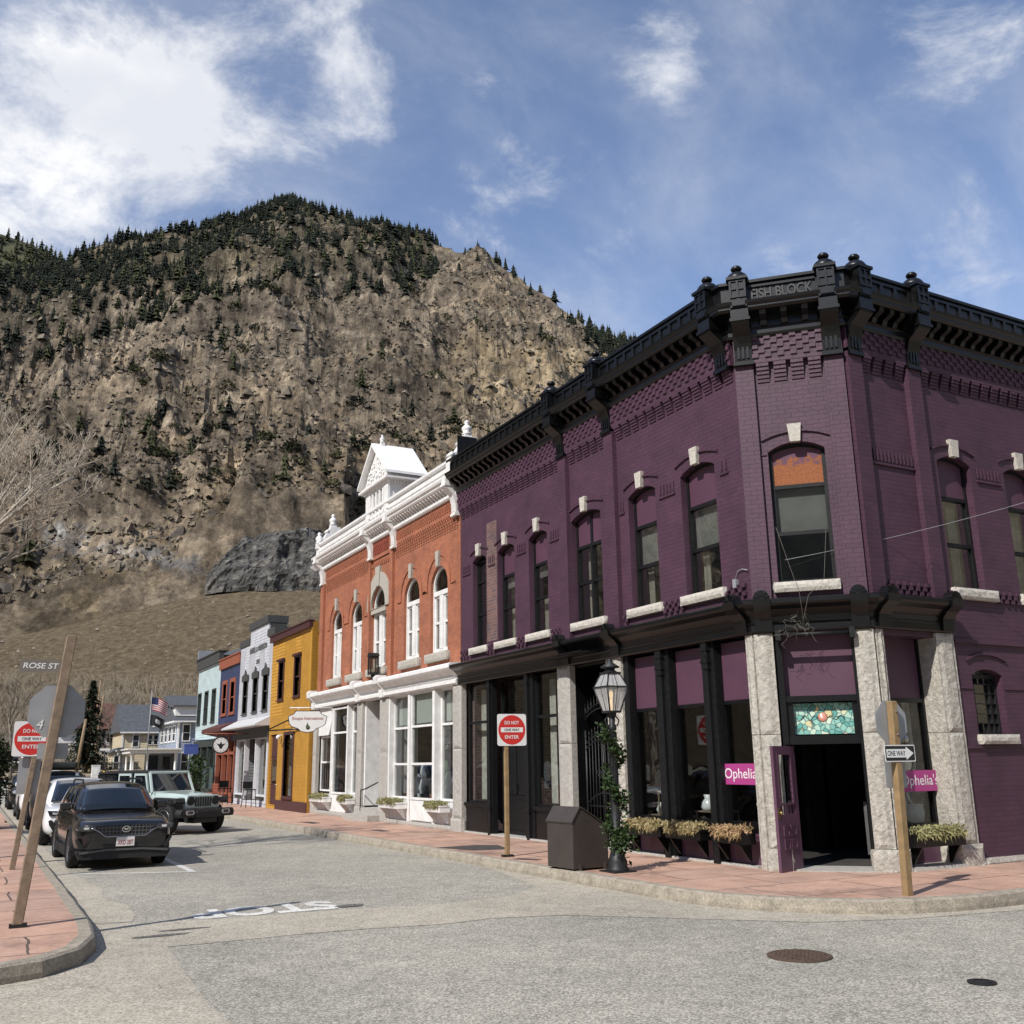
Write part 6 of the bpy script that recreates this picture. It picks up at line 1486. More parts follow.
text('lettering', 'ONE WAY', f_.w((.03, .0535, 1.79)), f_.u, (0, 0, 1), .062, SIGNBLACK, sp_, .31, .001, .015)
k = MB(f_); k.lathe([(0, .05), (.018, .055), (.0, .065)], (.1, 0, 2.3), 8, axis=1); k.lathe([(0, .05), (.018, .055), (.0, .065)], (.085, 0, 2.02), 8, axis=1); k.build('bolt', CHROME, p)
# leaning post on the left
p = thing('road_sign', 'leaning timber post with Rose St name plate and grey back of octagon', 'road sign', (.6, 12.15, .154))
f_ = FR((.6, 12.15, 0), (1, 0, 0), (0, -1, 0))
wpost(f_, p, [(0, 0, .1), (.265, 0, 3.22)], .105, .1, WOOD)
plate(f_, p, 'octagonal_plate', octagon(.19, 2.38, .31), -.058, .004, ALU)
plate(f_, p, 'lower_plate', rrect(.03, .34, 1.86, 2.03, .015), -.058, .004, ALU)
plate(f_, p, 'name_plate', rrect(-.23, .205, 2.795, 2.935, .01), .0, .006, paint('name_plate_brown', (.17, .145, .12), .7, .15, 5))
text('lettering', 'ROSE ST', f_.w((-.02, .007, 2.868)), f_.u, (0, 0, 1), .062, SIGNWHITE, p, .36, .002, .015, .15)
text('lettering', '4', f_.w((.03, -.05, 2.235)), f_.u, (0, 0, 1), .1, SIGNWHITE, p, None, .002, .0, .2)
k = MB(f_); k.box(-.07, .1, -.06, .06, .15, .19); k.build('base_bracket', IRON, p)
# do not enter on the left pavement, further away
p = thing('road_sign', 'red and white do not enter sign on a thin leaning post beside the left kerb', 'road sign', (.8, 19, .154))
f_ = FR((.8, 19, 0), (1, 0, 0), (0, -1, 0))
wpost(f_, p, [(-.02, 0, .1), (.2, 0, 2.5)], .085, .08, WOOD); dne_sign(f_, p, .08, 2.26, .58)
plate(f_, p, 'lower_plate', rrect(-.08, .26, 1.35, 1.95, .015), -.045, .004, ALU)
# hanging signs ----------------------------------------------------------
hf = FR((9.75, 32.6, 0), (1, -.25, 0), (-.25, -1, 0))
s = [(-.62, 3.33), (-.45, 3.4), (-.38, 3.5), (.38, 3.5), (.45, 3.4), (.62, 3.33), (.58, 3.1), (.5, 3.02), (.3, 2.95), (.2, 2.86), (0, 2.82), (-.2, 2.86), (-.3, 2.95), (-.5, 3.02), (-.58, 3.1)]
p = thing('hanging_sign', 'white scalloped hanging shop sign with red lettering on the orange building', 'shop sign', hf.w((0, 0, 2.8)))
k = MB(hf); k.prism([(a*1.04, 3.16+(b-3.16)*1.07) for a, b in s], -.03, .03, axis=1); k.build('border', SIGNBLACK, p)
k = MB(hf); k.prism(s, -.036, .036, axis=1); k.build('sign_board', SIGNWHITE, p)
text('lettering', 'Shoppe International', hf.w((0, .037, 3.26)), hf.u, (0, 0, 1), .13, paint('faded_red', (.32, .09, .07), .6, .2, 9), p, 1.02, .003, .01)
k = MB(hf); k.lathe([(0, .037), (.07, .038), (.0, .045)], (.02, 0, 2.97), 10, axis=1); k.prism([(-.05, 3.0), (0, 3.14), (.05, 3.0), (.02, 2.93), (-.03, 2.93)], .036, .042, axis=1); k.build('thistle_emblem', paint('emblem_green', (.06, .08, .04), .6), p)
k = MB(hf); k.tube([(-.6, 0, 3.62), (.9, 0, 3.62)], .02, 6); k.tube([(-.3, 0, 3.5), (-.3, 0, 3.62)], .01, 5); k.tube([(.3, 0, 3.5), (.3, 0, 3.62)], .01, 5); k.build('bracket', WHITE, p)
rf_ = FR((9.3, 43.6, 0), (1, 0, 0), (0, -1, 0))
p = thing('hanging_sign', 'round white hanging sign with a dark emblem before the navy building', 'shop sign', (9.3, 43.6, 2.3))
k = MB(rf_); k.lathe([(0, -.03), (.36, -.03), (.36, .03), (0, .03)], (0, 0, 2.65), 28, axis=1, smooth=False); k.build('sign_board', SIGNWHITE, p)
k = MB(rf_); k.ring(disc(0, 2.65, .36, 28), disc(0, 2.65, .31, 28), -.033, .034); k.prism([(-.2, 2.72), (-.05, 2.68), (0, 2.8), (.05, 2.68), (.2, 2.72), (.08, 2.6), (.04, 2.5), (-.04, 2.5), (-.08, 2.6)], .03, .036, axis=1)
for q in range(12): a = q*pi/6; k.box(.26*cos(a)-.012, .26*cos(a)+.012, .03, .034, 2.65+.26*sin(a)-.012, 2.65+.26*sin(a)+.012)
k.build('emblem', SIGNBLACK, p)
k = MB(rf_); k.tube([(-.7, 0, 3.12), (1.3, 0, 3.12)], .022, 6); k.tube([(-.2, 0, 3.0), (-.2, 0, 3.12)], .012, 5); k.tube([(.2, 0, 3.0), (.2, 0, 3.12)], .012, 5); k.build('bracket', RUSTP, p)
p = MB(FR((9.15, 49.4, 0), (1, 0, 0), (0, -1, 0))); p.box(-.3, .35, -.03, .03, 2.35, 2.78); p.box(-.32, .37, -.04, .04, 2.78, 2.82)
p.tube([(.0, 0, 2.82), (0, 0, 3.0), (1.4, 0, 3.0)], .02, 5)
tag(p.build('hanging_sign', paint('blue_sign', (.06, .1, .32), .5, .1)), 'small plain blue hanging sign beside the mint building', 'shop sign')
# wreath-like planter hedge by the mint shopfront
k = MB(); rr = random.Random(9)
for i in range(900): a = rr.random(); leafat(k, Vector((9.7+rr.gauss(0, .2), 50.6+rr.gauss(0, .3), .3+2.0*a)), rr.uniform(.1, .2), rr)
tag(k.build('climbing_vine', GARL, fix=False), 'dark green climbing vine on a post before the mint building', 'vine')
# stools and chairs --------------------------------------------------------
def stool(loc, lab):
    p = thing('bar_stool', lab, 'bar stool', loc, 'bar stools outside the grey building'); f = FR(loc, (1, .2, 0), (-.2, 1, 0))
    k = MB(f); k.box(-.2, .2, -.2, .2, .66, .7); k.build('seat', BLACK, p)
    k = MB(f); k.box(-.2, .2, .17, .2, .72, 1.0); k.build('backrest', BLACK, p)
    for a in (-1, 1):
        for b in (-1, 1): k = MB(f); k.tube([(a*.22, b*.22, 0), (a*.17, b*.17, .68)], .017, 5); k.build('leg', IRON, p)
    k = MB(f); k.tube([(-.2, -.2, .3), (.2, -.2, .3), (.2, .2, .3), (-.2, .2, .3), (-.2, -.2, .3)], .012, 4); k.build('footrest', IRON, p)
stool((10.0, 41.1, .16), 'black metal bar stool nearest the yellow building'); stool((9.9, 44.9, .16), 'black metal bar stool beside the round hanging sign')
def bench(loc, lab):
    p = thing('bench', lab, 'bench', loc); f = FR(loc, (0, 1, 0), (-1, 0, 0))
    k = MB(f)
    for i in range(4): k.box(-.6, .6, -.05+i*.1, .03+i*.1, .42, .45)
    k.build('seat', RUSTP, p); k = MB(f)
    for i in range(3): k.box(-.6, .6, -.1, -.07, .52+i*.12, .61+i*.12)
    k.build('backrest', RUSTP, p)
    for a in (-.5, .5): k = MB(f); k.box(a-.03, a+.03, -.08, .33, .0, .42); k.box(a-.03, a+.03, -.08, -.04, .42, .85); k.build('leg', RUSTP, p)
bench((9.95, 47.6, .16), 'rust red slatted bench in front of the navy building')
# shop goods ---------------------------------------------------------------
BANN = plain('banner_magenta', (.36, .045, .2), .5)
def banner(fr, c, d, z, w_, h, lab):
    p = thing('window_banner', lab, 'banner', fr.w((c, d, z-h/2))); k = MB(fr); k.box(c-w_/2, c+w_/2, d-.004, d, z-h/2, z+h/2); k.build('cloth', BANN, p)
    rgt = fr.u if fr is not FL else -fr.u
    text('lettering', "Ophelia's", fr.w((c, d+.001, z-.01)), rgt, (0, 0, 1), h*.66, SIGNWHITE, p, w_*.92, .001, .0)
banner(FL, 12.31, -.105, 1.52, .95, .32, 'magenta shop banner in the window left of the open door')
banner(FRt, 12.80, -.25, 1.39, .88, .31, 'magenta shop banner in the window right of the door')
CER = plain('white_ceramic', (.75, .75, .73), .25); SILV = plain('silver_tray', (.6, .6, .6), .2, 1)
def good(nm, m_, k, lab, cat, grp=None, fix=True): return tag(k.build(nm, m_, fix=fix), lab, cat, grp)
def lathed(fr, prof, c): k = MB(fr); k.lathe(prof, c, 14); return k
def shelf(fr, u0, u1, d0, d1, z, lab, legs=True):
    k = MB(fr); k.box(u0, u1, d0, d1, z-.02, z)
    if legs:
        for a in (u0+.02, u1-.02):
            for b in (d0+.02, d1-.02): k.box(a-.012, a+.012, b-.012, b+.012, .16, z-.02)
    return good('display_table', WOOD, k, lab, 'table')
def plant_cat(fr, u, d, z, s, lab):
    k = MB(fr); k.lathe([(.0, 0), (.085*s, 0), (.09*s, .05*s), (.075*s, .12*s), (.05*s, .18*s), (.0, .2*s)], (u, d, z), 12)
    k.lathe([(.0, .17*s), (.05*s, .19*s), (.06*s, .23*s), (.045*s, .275*s), (.0, .29*s)], (u, d+.01, z), 12)
    for a in (-1, 1): k.prism([(u+a*.045*s, z+.25*s), (u+a*.01*s, z+.28*s), (u+a*.035*s, z+.32*s)], d-.01, d+.01, axis=1)
    good('cat_figurine', CER, k, lab, 'figurine')
shelf(FL, 14.45, 14.8, -.55, -.25, 1.22, 'tall narrow wooden plant stand in the window beside the lamp'); plant_cat(FL, 14.62, -.4, 1.22, 1.0, 'white ceramic cat figurine on the tall stand by the amber curtain')
shelf(FL, 14.75, 15.0, -.5, -.25, .82, 'low wooden stand in the window beside the lamp'); k = lathed(FL, [(.0, 0), (.06, 0), (.09, .08), (.05, .17), (.06, .2), (.0, .2)], (14.87, -.38, .82)); good('vase', CER, k, 'small white vase on the low wooden stand', 'vase')
k = lathed(FL, [(.0, 0), (.05, 0), (.02, .02), (.02, .08), (.06, .15), (.065, .2), (.0, .2)], (14.5, -.3, 1.0)); k.box(14.4, 14.6, -.4, -.2, .98, 1.0); k.box(14.49, 14.51, -.31, -.29, .16, .98); good('goblet', CER, k, 'white goblet on a thin pedestal in the window by the lamp', 'goblet')
shelf(FL, 13.15, 13.75, -.7, -.25, .92, 'wooden display table in the middle shop window')
k = lathed(FL, [(.0, 0), (.1, 0), (.12, .06), (.1, .14), (.055, .2), (.075, .26), (.0, .26)], (13.55, -.38, .92)); k.tube([(13.45, -.38, 1.0), (13.38, -.38, 1.05), (13.39, -.38, 1.12), (13.48, -.38, 1.14)], .012, 5); good('jug', CER, k, 'white ceramic jug on the display table in the middle window', 'jug')
k = lathed(FL, [(.0, 0), (.14, 0), (.14, .1), (.1, .12), (.11, .3), (.08, .34), (.09, .5), (.05, .54), (.05, .66), (.12, .68), (.0, .7)], (13.2, -.45, .92)); good('glass_lamp', plain('grey_glassware', (.3, .36, .36), .15), k, 'tall grey glass lamp on the display table', 'lamp')
k = MB(FL); k.box(12.0, 12.24, -.5, -.3, .6, 1.06); k.box(11.98, 12.26, -.52, -.28, 1.04, 1.08); good('tin_box', paint('cream_tin', (.55, .52, .42), .5, .1, 8), k, 'cream painted tin standing in the window left of the door', 'tin box')
k = lathed(FL, [(.0, 2.0), (.04, 2.02), (.1, 2.12), (.04, 2.2), (.01, 2.22), (.008, 3.2), (.0, 3.2)], (12.3, -.6, 0)); good('glass_pendant', SILV, k, 'silvery glass pendant hanging in the window left of the door', 'ornament')
k = lathed(FL, [(.0, 1.9), (.02, 1.92), (.14, 1.98), (.05, 2.14), (.01, 2.16), (.008, 3.2), (.0, 3.2)], (13.4, -.7, 0)); good('glass_pendant', IRON, k, 'dark bell-shaped lamp hanging in the middle shop window', 'ornament')
for u, z, r, lab in ((12.78, 1.67, .19, 'oval silver tray hanging above the magenta banner'), (12.95, 1.2, .2, 'silver tray hanging behind the lower edge of the magenta banner'), (12.55, 1.02, .17, 'silver tray hanging lowest at the left of the right window')):
    k = MB(FRt); k.lathe([(0, -.5), (r*.8, -.5), (r, -.48), (r, -.475), (r*.8, -.49), (0, -.49)], (u, 0, z), 20, axis=1); k.box(u-.003, u+.003, -.5, -.495, z+r*.9, 2.5); good('silver_tray', SILV, k, lab, 'tray')
k = lathed(FRt, [(.0, 1.92), (.04, 1.94), (.085, 2.0), (.08, 2.04), (.02, 2.08), (.02, 2.12), (.005, 2.14), (.004, 2.6), (0, 2.6)], (12.92, -.55, 0)); good('glass_pendant', SILV, k, 'silver teapot-shaped ornament hanging above the trays', 'ornament')
k = lathed(FRt, [(.0, .75), (.11, .75), (.13, .9), (.12, 1.02), (.14, 1.04), (.0, 1.04)], (12.92, -.5, 0)); good('planter_pot', paint('pale_pot', (.6, .62, .55), .5, .1, 9), k, 'pale enamel pot in the window right of the door', 'pot')
k = MB(FRt); k.box(12.3, 12.75, -.95, -.65, .3, 1.08); good('cabinet', paint('grey_cabinet', (.1, .1, .1), .6, .2), k, 'dark grey cabinet in the window right of the door', 'cabinet')
rr = random.Random(8)
for i, (u, z) in enumerate(((24.4, .95), (24.75, .95), (25.15, .95), (26.1, .95), (26.6, .95), (27.0, .95))):
    h = rr.uniform(.5, .9); k = lathed(FL, [(.0, 0), (.12, 0), (.16, .2*h), (.09, .55*h), (.13, .75*h), (.07, h), (.0, h)], (u, -.6, z)); k.box(u-.18, u+.18, -.78, -.42, .2, z)
    cn = ('pale glass', 'green', 'terracotta', 'white', 'blue grey', 'brown'); cc_ = ((.5, .52, .5), (.12, .22, .1), (.35, .15, .08), (.7, .7, .68), (.2, .27, .35), (.2, .12, .07))
    good('display_vase', plain('vase_glaze', cc_[i], .3), k, cn[i]+' vase on a plinth inside the orange building shop window', 'vase')
k = MB(FL); 
for i in range(260): leafat(k, Vector((24.75+rr.gauss(0, .22), -.8+rr.gauss(0, .1), 2.45+rr.gauss(0, .16))), .12, rr)
good('silk_flowers', leaf_mat('silk_petals', (.3, .3, .27), (.65, .65, .6)), k, 'white hanging flower arrangement in the orange building window', 'flowers', None, False)
# wires ---------------------------------------------------------------------
def wire(pts, r, m_, lab, nm='wire'):
    k = MB(); k.tube(pts, r, 5); tag(k.build(nm, m_), lab, 'wire')
def sag(a, b, s, n=14): a, b = Vector(a), Vector(b); return [a+(b-a)*i/n-Vector((0, 0, s*4*(i/n)*(1-i/n))) for i in range(n+1)]
wire(sag(FC.w((.55, .16, 4.75)), (16.9, 8.0, 6.55), .15), .0035, paint('pale_cable', (.3, .3, .3), .5), 'thin pale cable running from the corner window across the right side')
# ------------------------------------------------------------------ vehicles (local: x across, y 0 = nose, +y towards the tail)
def carpaint(name, c, metal=0.0, rough=.3):
    m, t, b = mat(name); b.inputs['Base Color'].default_value = (*c, 1); b.inputs['Metallic'].default_value = metal; b.inputs['Roughness'].default_value = rough
    b.inputs['Coat Weight'].default_value = .85; b.inputs['Coat Roughness'].default_value = .04
    v = coords(t, False); f = noise(t, v, 3, 5, .6)
    rr_ = ramp(t, f, [(.3, (rough, rough, rough)), (.7, (rough+.12, rough+.12, rough+.12))]); t.links.new(rr_, b.inputs['Roughness']); return m
RUBBER = paint('tyre_rubber', (.018, .018, .019), .8, .25, 8, .2, 0, False, .3); TRIM = paint('black_plastic', (.016, .016, .017), .6, .2, 10, .1, 0, False, .4)
ALLOY = plain('alloy_rim', (.22, .22, .23), .35, .8); HEADL = plain('headlight_lens', (.62, .64, .65), .12, .2, 1); DARKLENS = plain('dark_lens', (.03, .032, .035), .06, 0, 1)
PLATEW = paint('number_plate_white', (.66, .62, .6), .4, .06, 8)
def grille_mat():
    m, t, b = mat('grille_mesh'); v = coords(t, True)
    vo = tn(t, 'ShaderNodeTexVoronoi', feature='DISTANCE_TO_EDGE'); vo.inputs['Scale'].default_value = 16; vo.inputs['Randomness'].default_value = .1; t.links.new(v, vo.inputs['Vector'])
    t.links.new(ramp(t, vo.outputs[0], [(.06, (.10, .10, .105)), (.13, (.004, .004, .004))]), b.inputs['Base Color']); b.inputs['Roughness'].default_value = .35; return m
GRILLE = grille_mat()
def bool_cut(o, cutter):
    md = o.modifiers.new('b', 'BOOLEAN'); md.operation = 'DIFFERENCE'; md.object = cutter; md.solver = 'EXACT'
    dg = bpy.context.evaluated_depsgraph_get(); dg.update()
    me = bpy.data.meshes.new_from_object(o.evaluated_get(dg)); o.modifiers.clear(); o.data = me
    me.polygons.foreach_set('use_smooth', [True]*len(me.polygons))
    bpy.data.objects.remove(cutter)
def wheel(par, fr, x, y, r, w, side):
    k = MB(fr); x0, x1 = (x-w, x) if side > 0 else (x, x+w); q = 1 if side > 0 else -1
    k.lathe([(r*.64, x-q*w*.98), (r*.9, x-q*w), (r*.985, x-q*w*.88), (r, x-q*w*.7), (r, x-q*w*.3), (r*.985, x-q*w*.12), (r*.9, x), (r*.66, x-q*.01), (r*.62, x-q*.03)], (0, y, r), 32, axis=0)
    t_ = k.build('wheel', RUBBER, par)
    k = MB(fr); k.lathe([(0, x-q*.1), (r*.64, x-q*.1), (r*.66, x-q*.012), (r*.6, x-q*.012), (r*.58, x-q*.06), (0, x-q*.06)], (0, y, r), 28, axis=0)
    for i in range(5):
        a = 2*pi*i/5
        for da in (-.16, .16):
            ca, sa = cos(a+da), sin(a+da); cb, sb = cos(a), sin(a)
            k.add([(x-q*.03, y+.05*cb, r+.05*sb), (x-q*.03, y+r*.61*ca-.02*sa, r+r*.61*sa+.02*ca), (x-q*.03, y+r*.61*ca+.02*sa, r+r*.61*sa-.02*ca), (x-q*.065, y+.05*cb, r+.05*sb), (x-q*.065, y+r*.61*ca-.02*sa, r+r*.61*sa+.02*ca), (x-q*.065, y+r*.61*ca+.02*sa, r+r*.61*sa-.02*ca)],
                  [(0, 1, 2), (3, 4, 5), (0, 1, 4, 3), (1, 2, 5, 4), (2, 0, 3, 5)])
    k.lathe([(0, x-q*.02), (.06, x-q*.02), (.06, x-q*.06), (0, x-q*.06)], (0, y, r), 14, axis=0)
    k.build('rim', ALLOY, t_)
def loft_body(fr, par, st, m_, name='body'):
    k = MB(fr); n = None
    for y, pts in st:
        ring = [(x, y, z) for x, z in pts]+[(-x, y, z) for x, z in pts[::-1] if x > 1e-6]
        n = len(ring); k.v += ring
    for i in range(len(st)-1):
        for j in range(n): k.f.append((i*n+j, i*n+(j+1) % n, (i+1)*n+(j+1) % n, (i+1)*n+j)); k.sm.append(True)
    k.f += [tuple(range(n))[::-1], tuple((len(st)-1)*n+j for j in range(n))]; k.sm += [True, True]
    return k.build(name, m_, par)
def suv(name, label, cat, loc, ang, P):
    """P: paint, L, W, H and options"""
    L, Wd, H = P['L'], P['W']/2, P['H']; sc = H/1.55; ps = P['paint']; th = thing(name, label, cat, loc)
    fr = FR(loc, (cos(ang), sin(ang), 0), (-sin(ang), cos(ang), 0))
    zb, zh, zc = .24*sc, P.get('nose', .86)*sc, P.get('cowl', 1.0)*sc; wr = P.get('wr', .345)*sc
    def sec(y, ws, wm, wb, z0, zm, zs, zt): return (y, [(0, z0), (ws*.7, z0), (ws, z0+.03), (wm, zm), (wm, zm+.16*sc), (wb, zs), (wb*.86, zs+(zt-zs)*.7), (wb*.45, zt), (0, zt+.01)])
    w = Wd
    st = [sec(.0, w*.62, w*.70, w*.66, .34*sc, .5*sc, zh-.1*sc, zh-.05*sc), sec(.05, w*.84, w*.88, w*.82, .27*sc, .5*sc, zh-.05*sc, zh), sec(.22, w*.93, w*.97, w*.91, zb, .5*sc, zh, zh+.05*sc),
          sec(.6, w*.95, w, w*.94, zb, .52*sc, zh+.05*sc, zh+.09*sc), sec(1.0, w*.95, w, w*.94, zb, .54*sc, zc-.06*sc, zc-.02*sc), sec(1.32, w*.95, w, w*.93, zb, .54*sc, zc-.02*sc, zc), sec(1.9, w*.95, w, w*.92, zb, .54*sc, zc, zc+.02*sc),
          sec(L*.62, w*.95, w, w*.92, zb, .55*sc, zc+.01*sc, zc+.03*sc), sec(L-.55, w*.94, w, w*.92, zb, .55*sc, zc+.03*sc, zc+.05*sc), sec(L-.2, w*.9, w*.96, w*.88, .28*sc, .55*sc, zc+.02*sc, zc+.04*sc), sec(L-.03, w*.78, w*.84, w*.76, .34*sc, .6*sc, zc-.08*sc, zc-.04*sc)]
    body = loft_body(fr, th, st, ps); subd(body, 2)
    wb0, wb1 = P.get('wheelbase', (.86, L-.98))
    k = MB(fr)
    for y in (wb0, wb1): k.lathe([(0, -3), (wr*1.14, -3), (wr*1.14, 3), (0, 3)], (0, y, wr), 28, axis=0)
    # cut only the flanks: two short drums per axle
    k = MB(fr)
    for y in (wb0, wb1):
        for s_ in (-1, 1): k.lathe([(0, s_*(w-.3)), (wr*1.13, s_*(w-.3)), (wr*1.13, s_*(w+.3)), (0, s_*(w+.3))], (0, y, wr), 28, axis=0)
    ct = k.build('cut', TRIM, None, origin=WL[th.name]); bool_cut(body, ct); body.data.materials.clear(); body.data.materials.append(ps)
    for y in (wb0, wb1):
        for s_ in (-1, 1): wheel(th, fr, s_*(w+.005), y, wr, .22*sc, s_)
        for s_ in (-1, 1):
            k = MB(fr); o_ = [(y+wr*1.2*cos(pi*i/14), wr+wr*1.2*sin(pi*i/14)) for i in range(-1, 16)]; i_ = [(y+wr*1.1*cos(pi*i/14), wr+wr*1.1*sin(pi*i/14)) for i in range(-1, 16)]
            n = len(o_); a0, a1 = (w-.1, w+.016) if s_ > 0 else (-w-.016, -w+.1)
            k.v += [(a0, *q) for q in o_]+[(a1, *q) for q in o_]+[(a0, *q) for q in i_]+[(a1, *q) for q in i_]
            for i in range(n-1): k.f += [(i, i+1, n+i+1, n+i), (2*n+i, 2*n+i+1, 3*n+i+1, 3*n+i), (n+i, n+i+1, 3*n+i+1, 3*n+i), (i, i+1, 2*n+i+1, 2*n+i)]; k.sm += [False]*4
            k.build('arch_trim', P.get('cladding', TRIM), th)
    # cabin
    y0, y1, y2, y3 = P.get('cab', (1.22, 2.0, L-.75, L-.18)); zr = H
    wb_, wt = w*.90, w*.70
    hull = [(-wb_, y0, zc-.02), (wb_, y0, zc-.02), (wb_, y3, zc+.02), (-wb_, y3, zc+.02), (-wt, y1, zr-.06*sc), (wt, y1, zr-.06*sc), (wt, y2, zr-.04*sc), (-wt, y2, zr-.04*sc)]
    k = MB(fr); n = 9
    secs = []
    for y, zt_, wt_ in ((y0, zc+.0, wb_*.98), (y0+(y1-y0)*.5, zc+(zr-zc)*.5, (wb_+wt)/2), (y1, zr-.05*sc, wt), (y1+.35, zr-.015*sc, wt), ((y1+y2)/2, zr, wt), (y2, zr-.03*sc, wt*.98), ((y2+y3)/2, zr-.2*sc, (wt+wb_)/2*.97), (y3, zc+.03*sc, wb_*.94)):
        secs.append((y, [(0, zc-.08), (wb_*.97, zc-.08), (wb_, zc+.01), (wt_+(wb_-wt_)*.2, zc+(zt_-zc)*.8), (wt_*.93, zt_-.005), (wt_*.5, zt_+.02*sc), (0, zt_+.028*sc)]))
    cab = loft_body(fr, th, secs, ps, 'cabin'); subd(cab, 1)
    def proud(nm, quad, m_, par, off, div=(6, 3), bulge=0.):
        a, b, c, d = [Vector(q) for q in quad]; nrm = (b-a).cross(d-a).normalized()
        if nrm.dot(off) < 0: nrm = -nrm
        k = MB(fr); nu, nv = div; vs = []
        for i in range(nu+1):
            for j in range(nv+1):
                p = a.lerp(b, i/nu).lerp(d.lerp(c, i/nu), j/nv); vs.append(p+nrm*(.015+bulge*(1-(2*i/nu-1)**2)))
        k.add(vs, [(i*(nv+1)+j, (i+1)*(nv+1)+j, (i+1)*(nv+1)+j+1, i*(nv+1)+j+1) for i in range(nu) for j in range(nv)], True)
        o = k.build(nm, m_, par, fix=False); s_ = o.modifiers.new('s', 'SOLIDIFY'); s_.thickness = .02; s_.offset = -1 if False else 0; return o
    def L3(a, b, t_): return tuple(a[i]+(b[i]-a[i])*t_ for i in range(3))
    A, B, C, D, E, F, G, H_ = [Vector(q) for q in hull]
    def inset(a, b, c, d, l, r, bo, to): 
        p = a.lerp(b, l); q = a.lerp(b, 1-r); s_ = d.lerp(c, 1-r); u = d.lerp(c, l); return (p.lerp(u, bo), q.lerp(s_, bo), q.lerp(s_, 1-to), p.lerp(u, 1-to))
    proud('windscreen', inset(A, B, F, E, .07, .07, .05, .03), DARKGLASS, th, Vector((0, -1, .5)), (10, 4), .035)
    proud('rear_window', inset(D, C, G, H_, .1, .1, .25, .1), DARKGLASS, th, Vector((0, 1, .5)), (8, 3), .02)
    for s_, (a, b, c, d) in ((1, (B, C, G, F)), (-1, (A, D, H_, E))):
        for l, r in ((.13, .58), (.45, .28), (.75, .10)):
            proud('side_window', inset(a, b, c, d, l, r, .12, .1), DARKGLASS, th, Vector((s_, 0, .3)), (4, 2), .004)
        k = MB(fr); mx0 = s_*(w*.92); k.box(min(mx0, mx0+s_*.2), max(mx0, mx0+s_*.2), y0+.32, y0+.45, zc+.03, zc+.17); mo_ = k.build('mirror', P.get('mirror', ps), th); bevel(mo_, .03, 3)
        for q in (.40, .64): k = MB(fr); k.box(s_*w-.015, s_*w+.02, y0+(y3-y0)*q, y0+(y3-y0)*q+.16, zc-.13, zc-.1); k.build('door_handle', P.get('cladding', TRIM) if P.get('dark') else ps, th)
    if P.get('rails'):
        for s_ in (-1, 1): k = MB(fr); k.tube([(s_*wt*.93, y1+.1, zr), (s_*wt*.93, y1+.2, zr+.06), (s_*wt*.93, y2-.2, zr+.06), (s_*wt*.93, y2, zr)], .02, 6); k.build('roof_rail', TRIM, th)
    # sill cladding and bumper
    k = MB(fr); k.box(-w-.004, w+.004, wb0+wr*1.2, wb1-wr*1.2, .2*sc, .36*sc); k.build('sill', P.get('cladding', TRIM), th)
    P['front'](th, fr, w, sc, zh, ps)
    k = MB(fr); 
    for s_ in (-1, 1): k.box(s_*w*.62-.14, s_*w*.62+.14, L-.1, L-.01, zc-.2, zc-.08)
    k.build('tail_lamps', plain('tail_red', (.25, .01, .01), .2), th)
    return th, fr
def fbox(fr, par, nm, m_, x0, x1, z0, z1, y0, y1, bv=0.): 
    k = MB(fr); k.box(x0, x1, y0, y1, z0, z1); o = k.build(nm, m_, par); 
    if bv: bevel(o, bv, 2)
    return o
def fpoly(fr, par, nm, m_, pts, y0, y1, mirror=False):
    for s_ in ((1, -1) if mirror else (1,)):
        k = MB(fr); k.prism([(s_*x, z) for x, z in pts], y0, y1, axis=1); o = k.build(nm, m_, par)
    return o
def numplate(fr, par, body, z, y, x=0, c=None):
    o = fbox(fr, par, 'number_plate', PLATEW, x-.155, x+.155, z-.078, z+.078, y-.012, y, .004)
    text('lettering', body, fr.w((x, y-.0125, z-.01)), fr.u, (0, 0, 1), .075, c or plain('plate_ink', (.25, .03, .05), .5), o, .26, .002, .01)
    return o
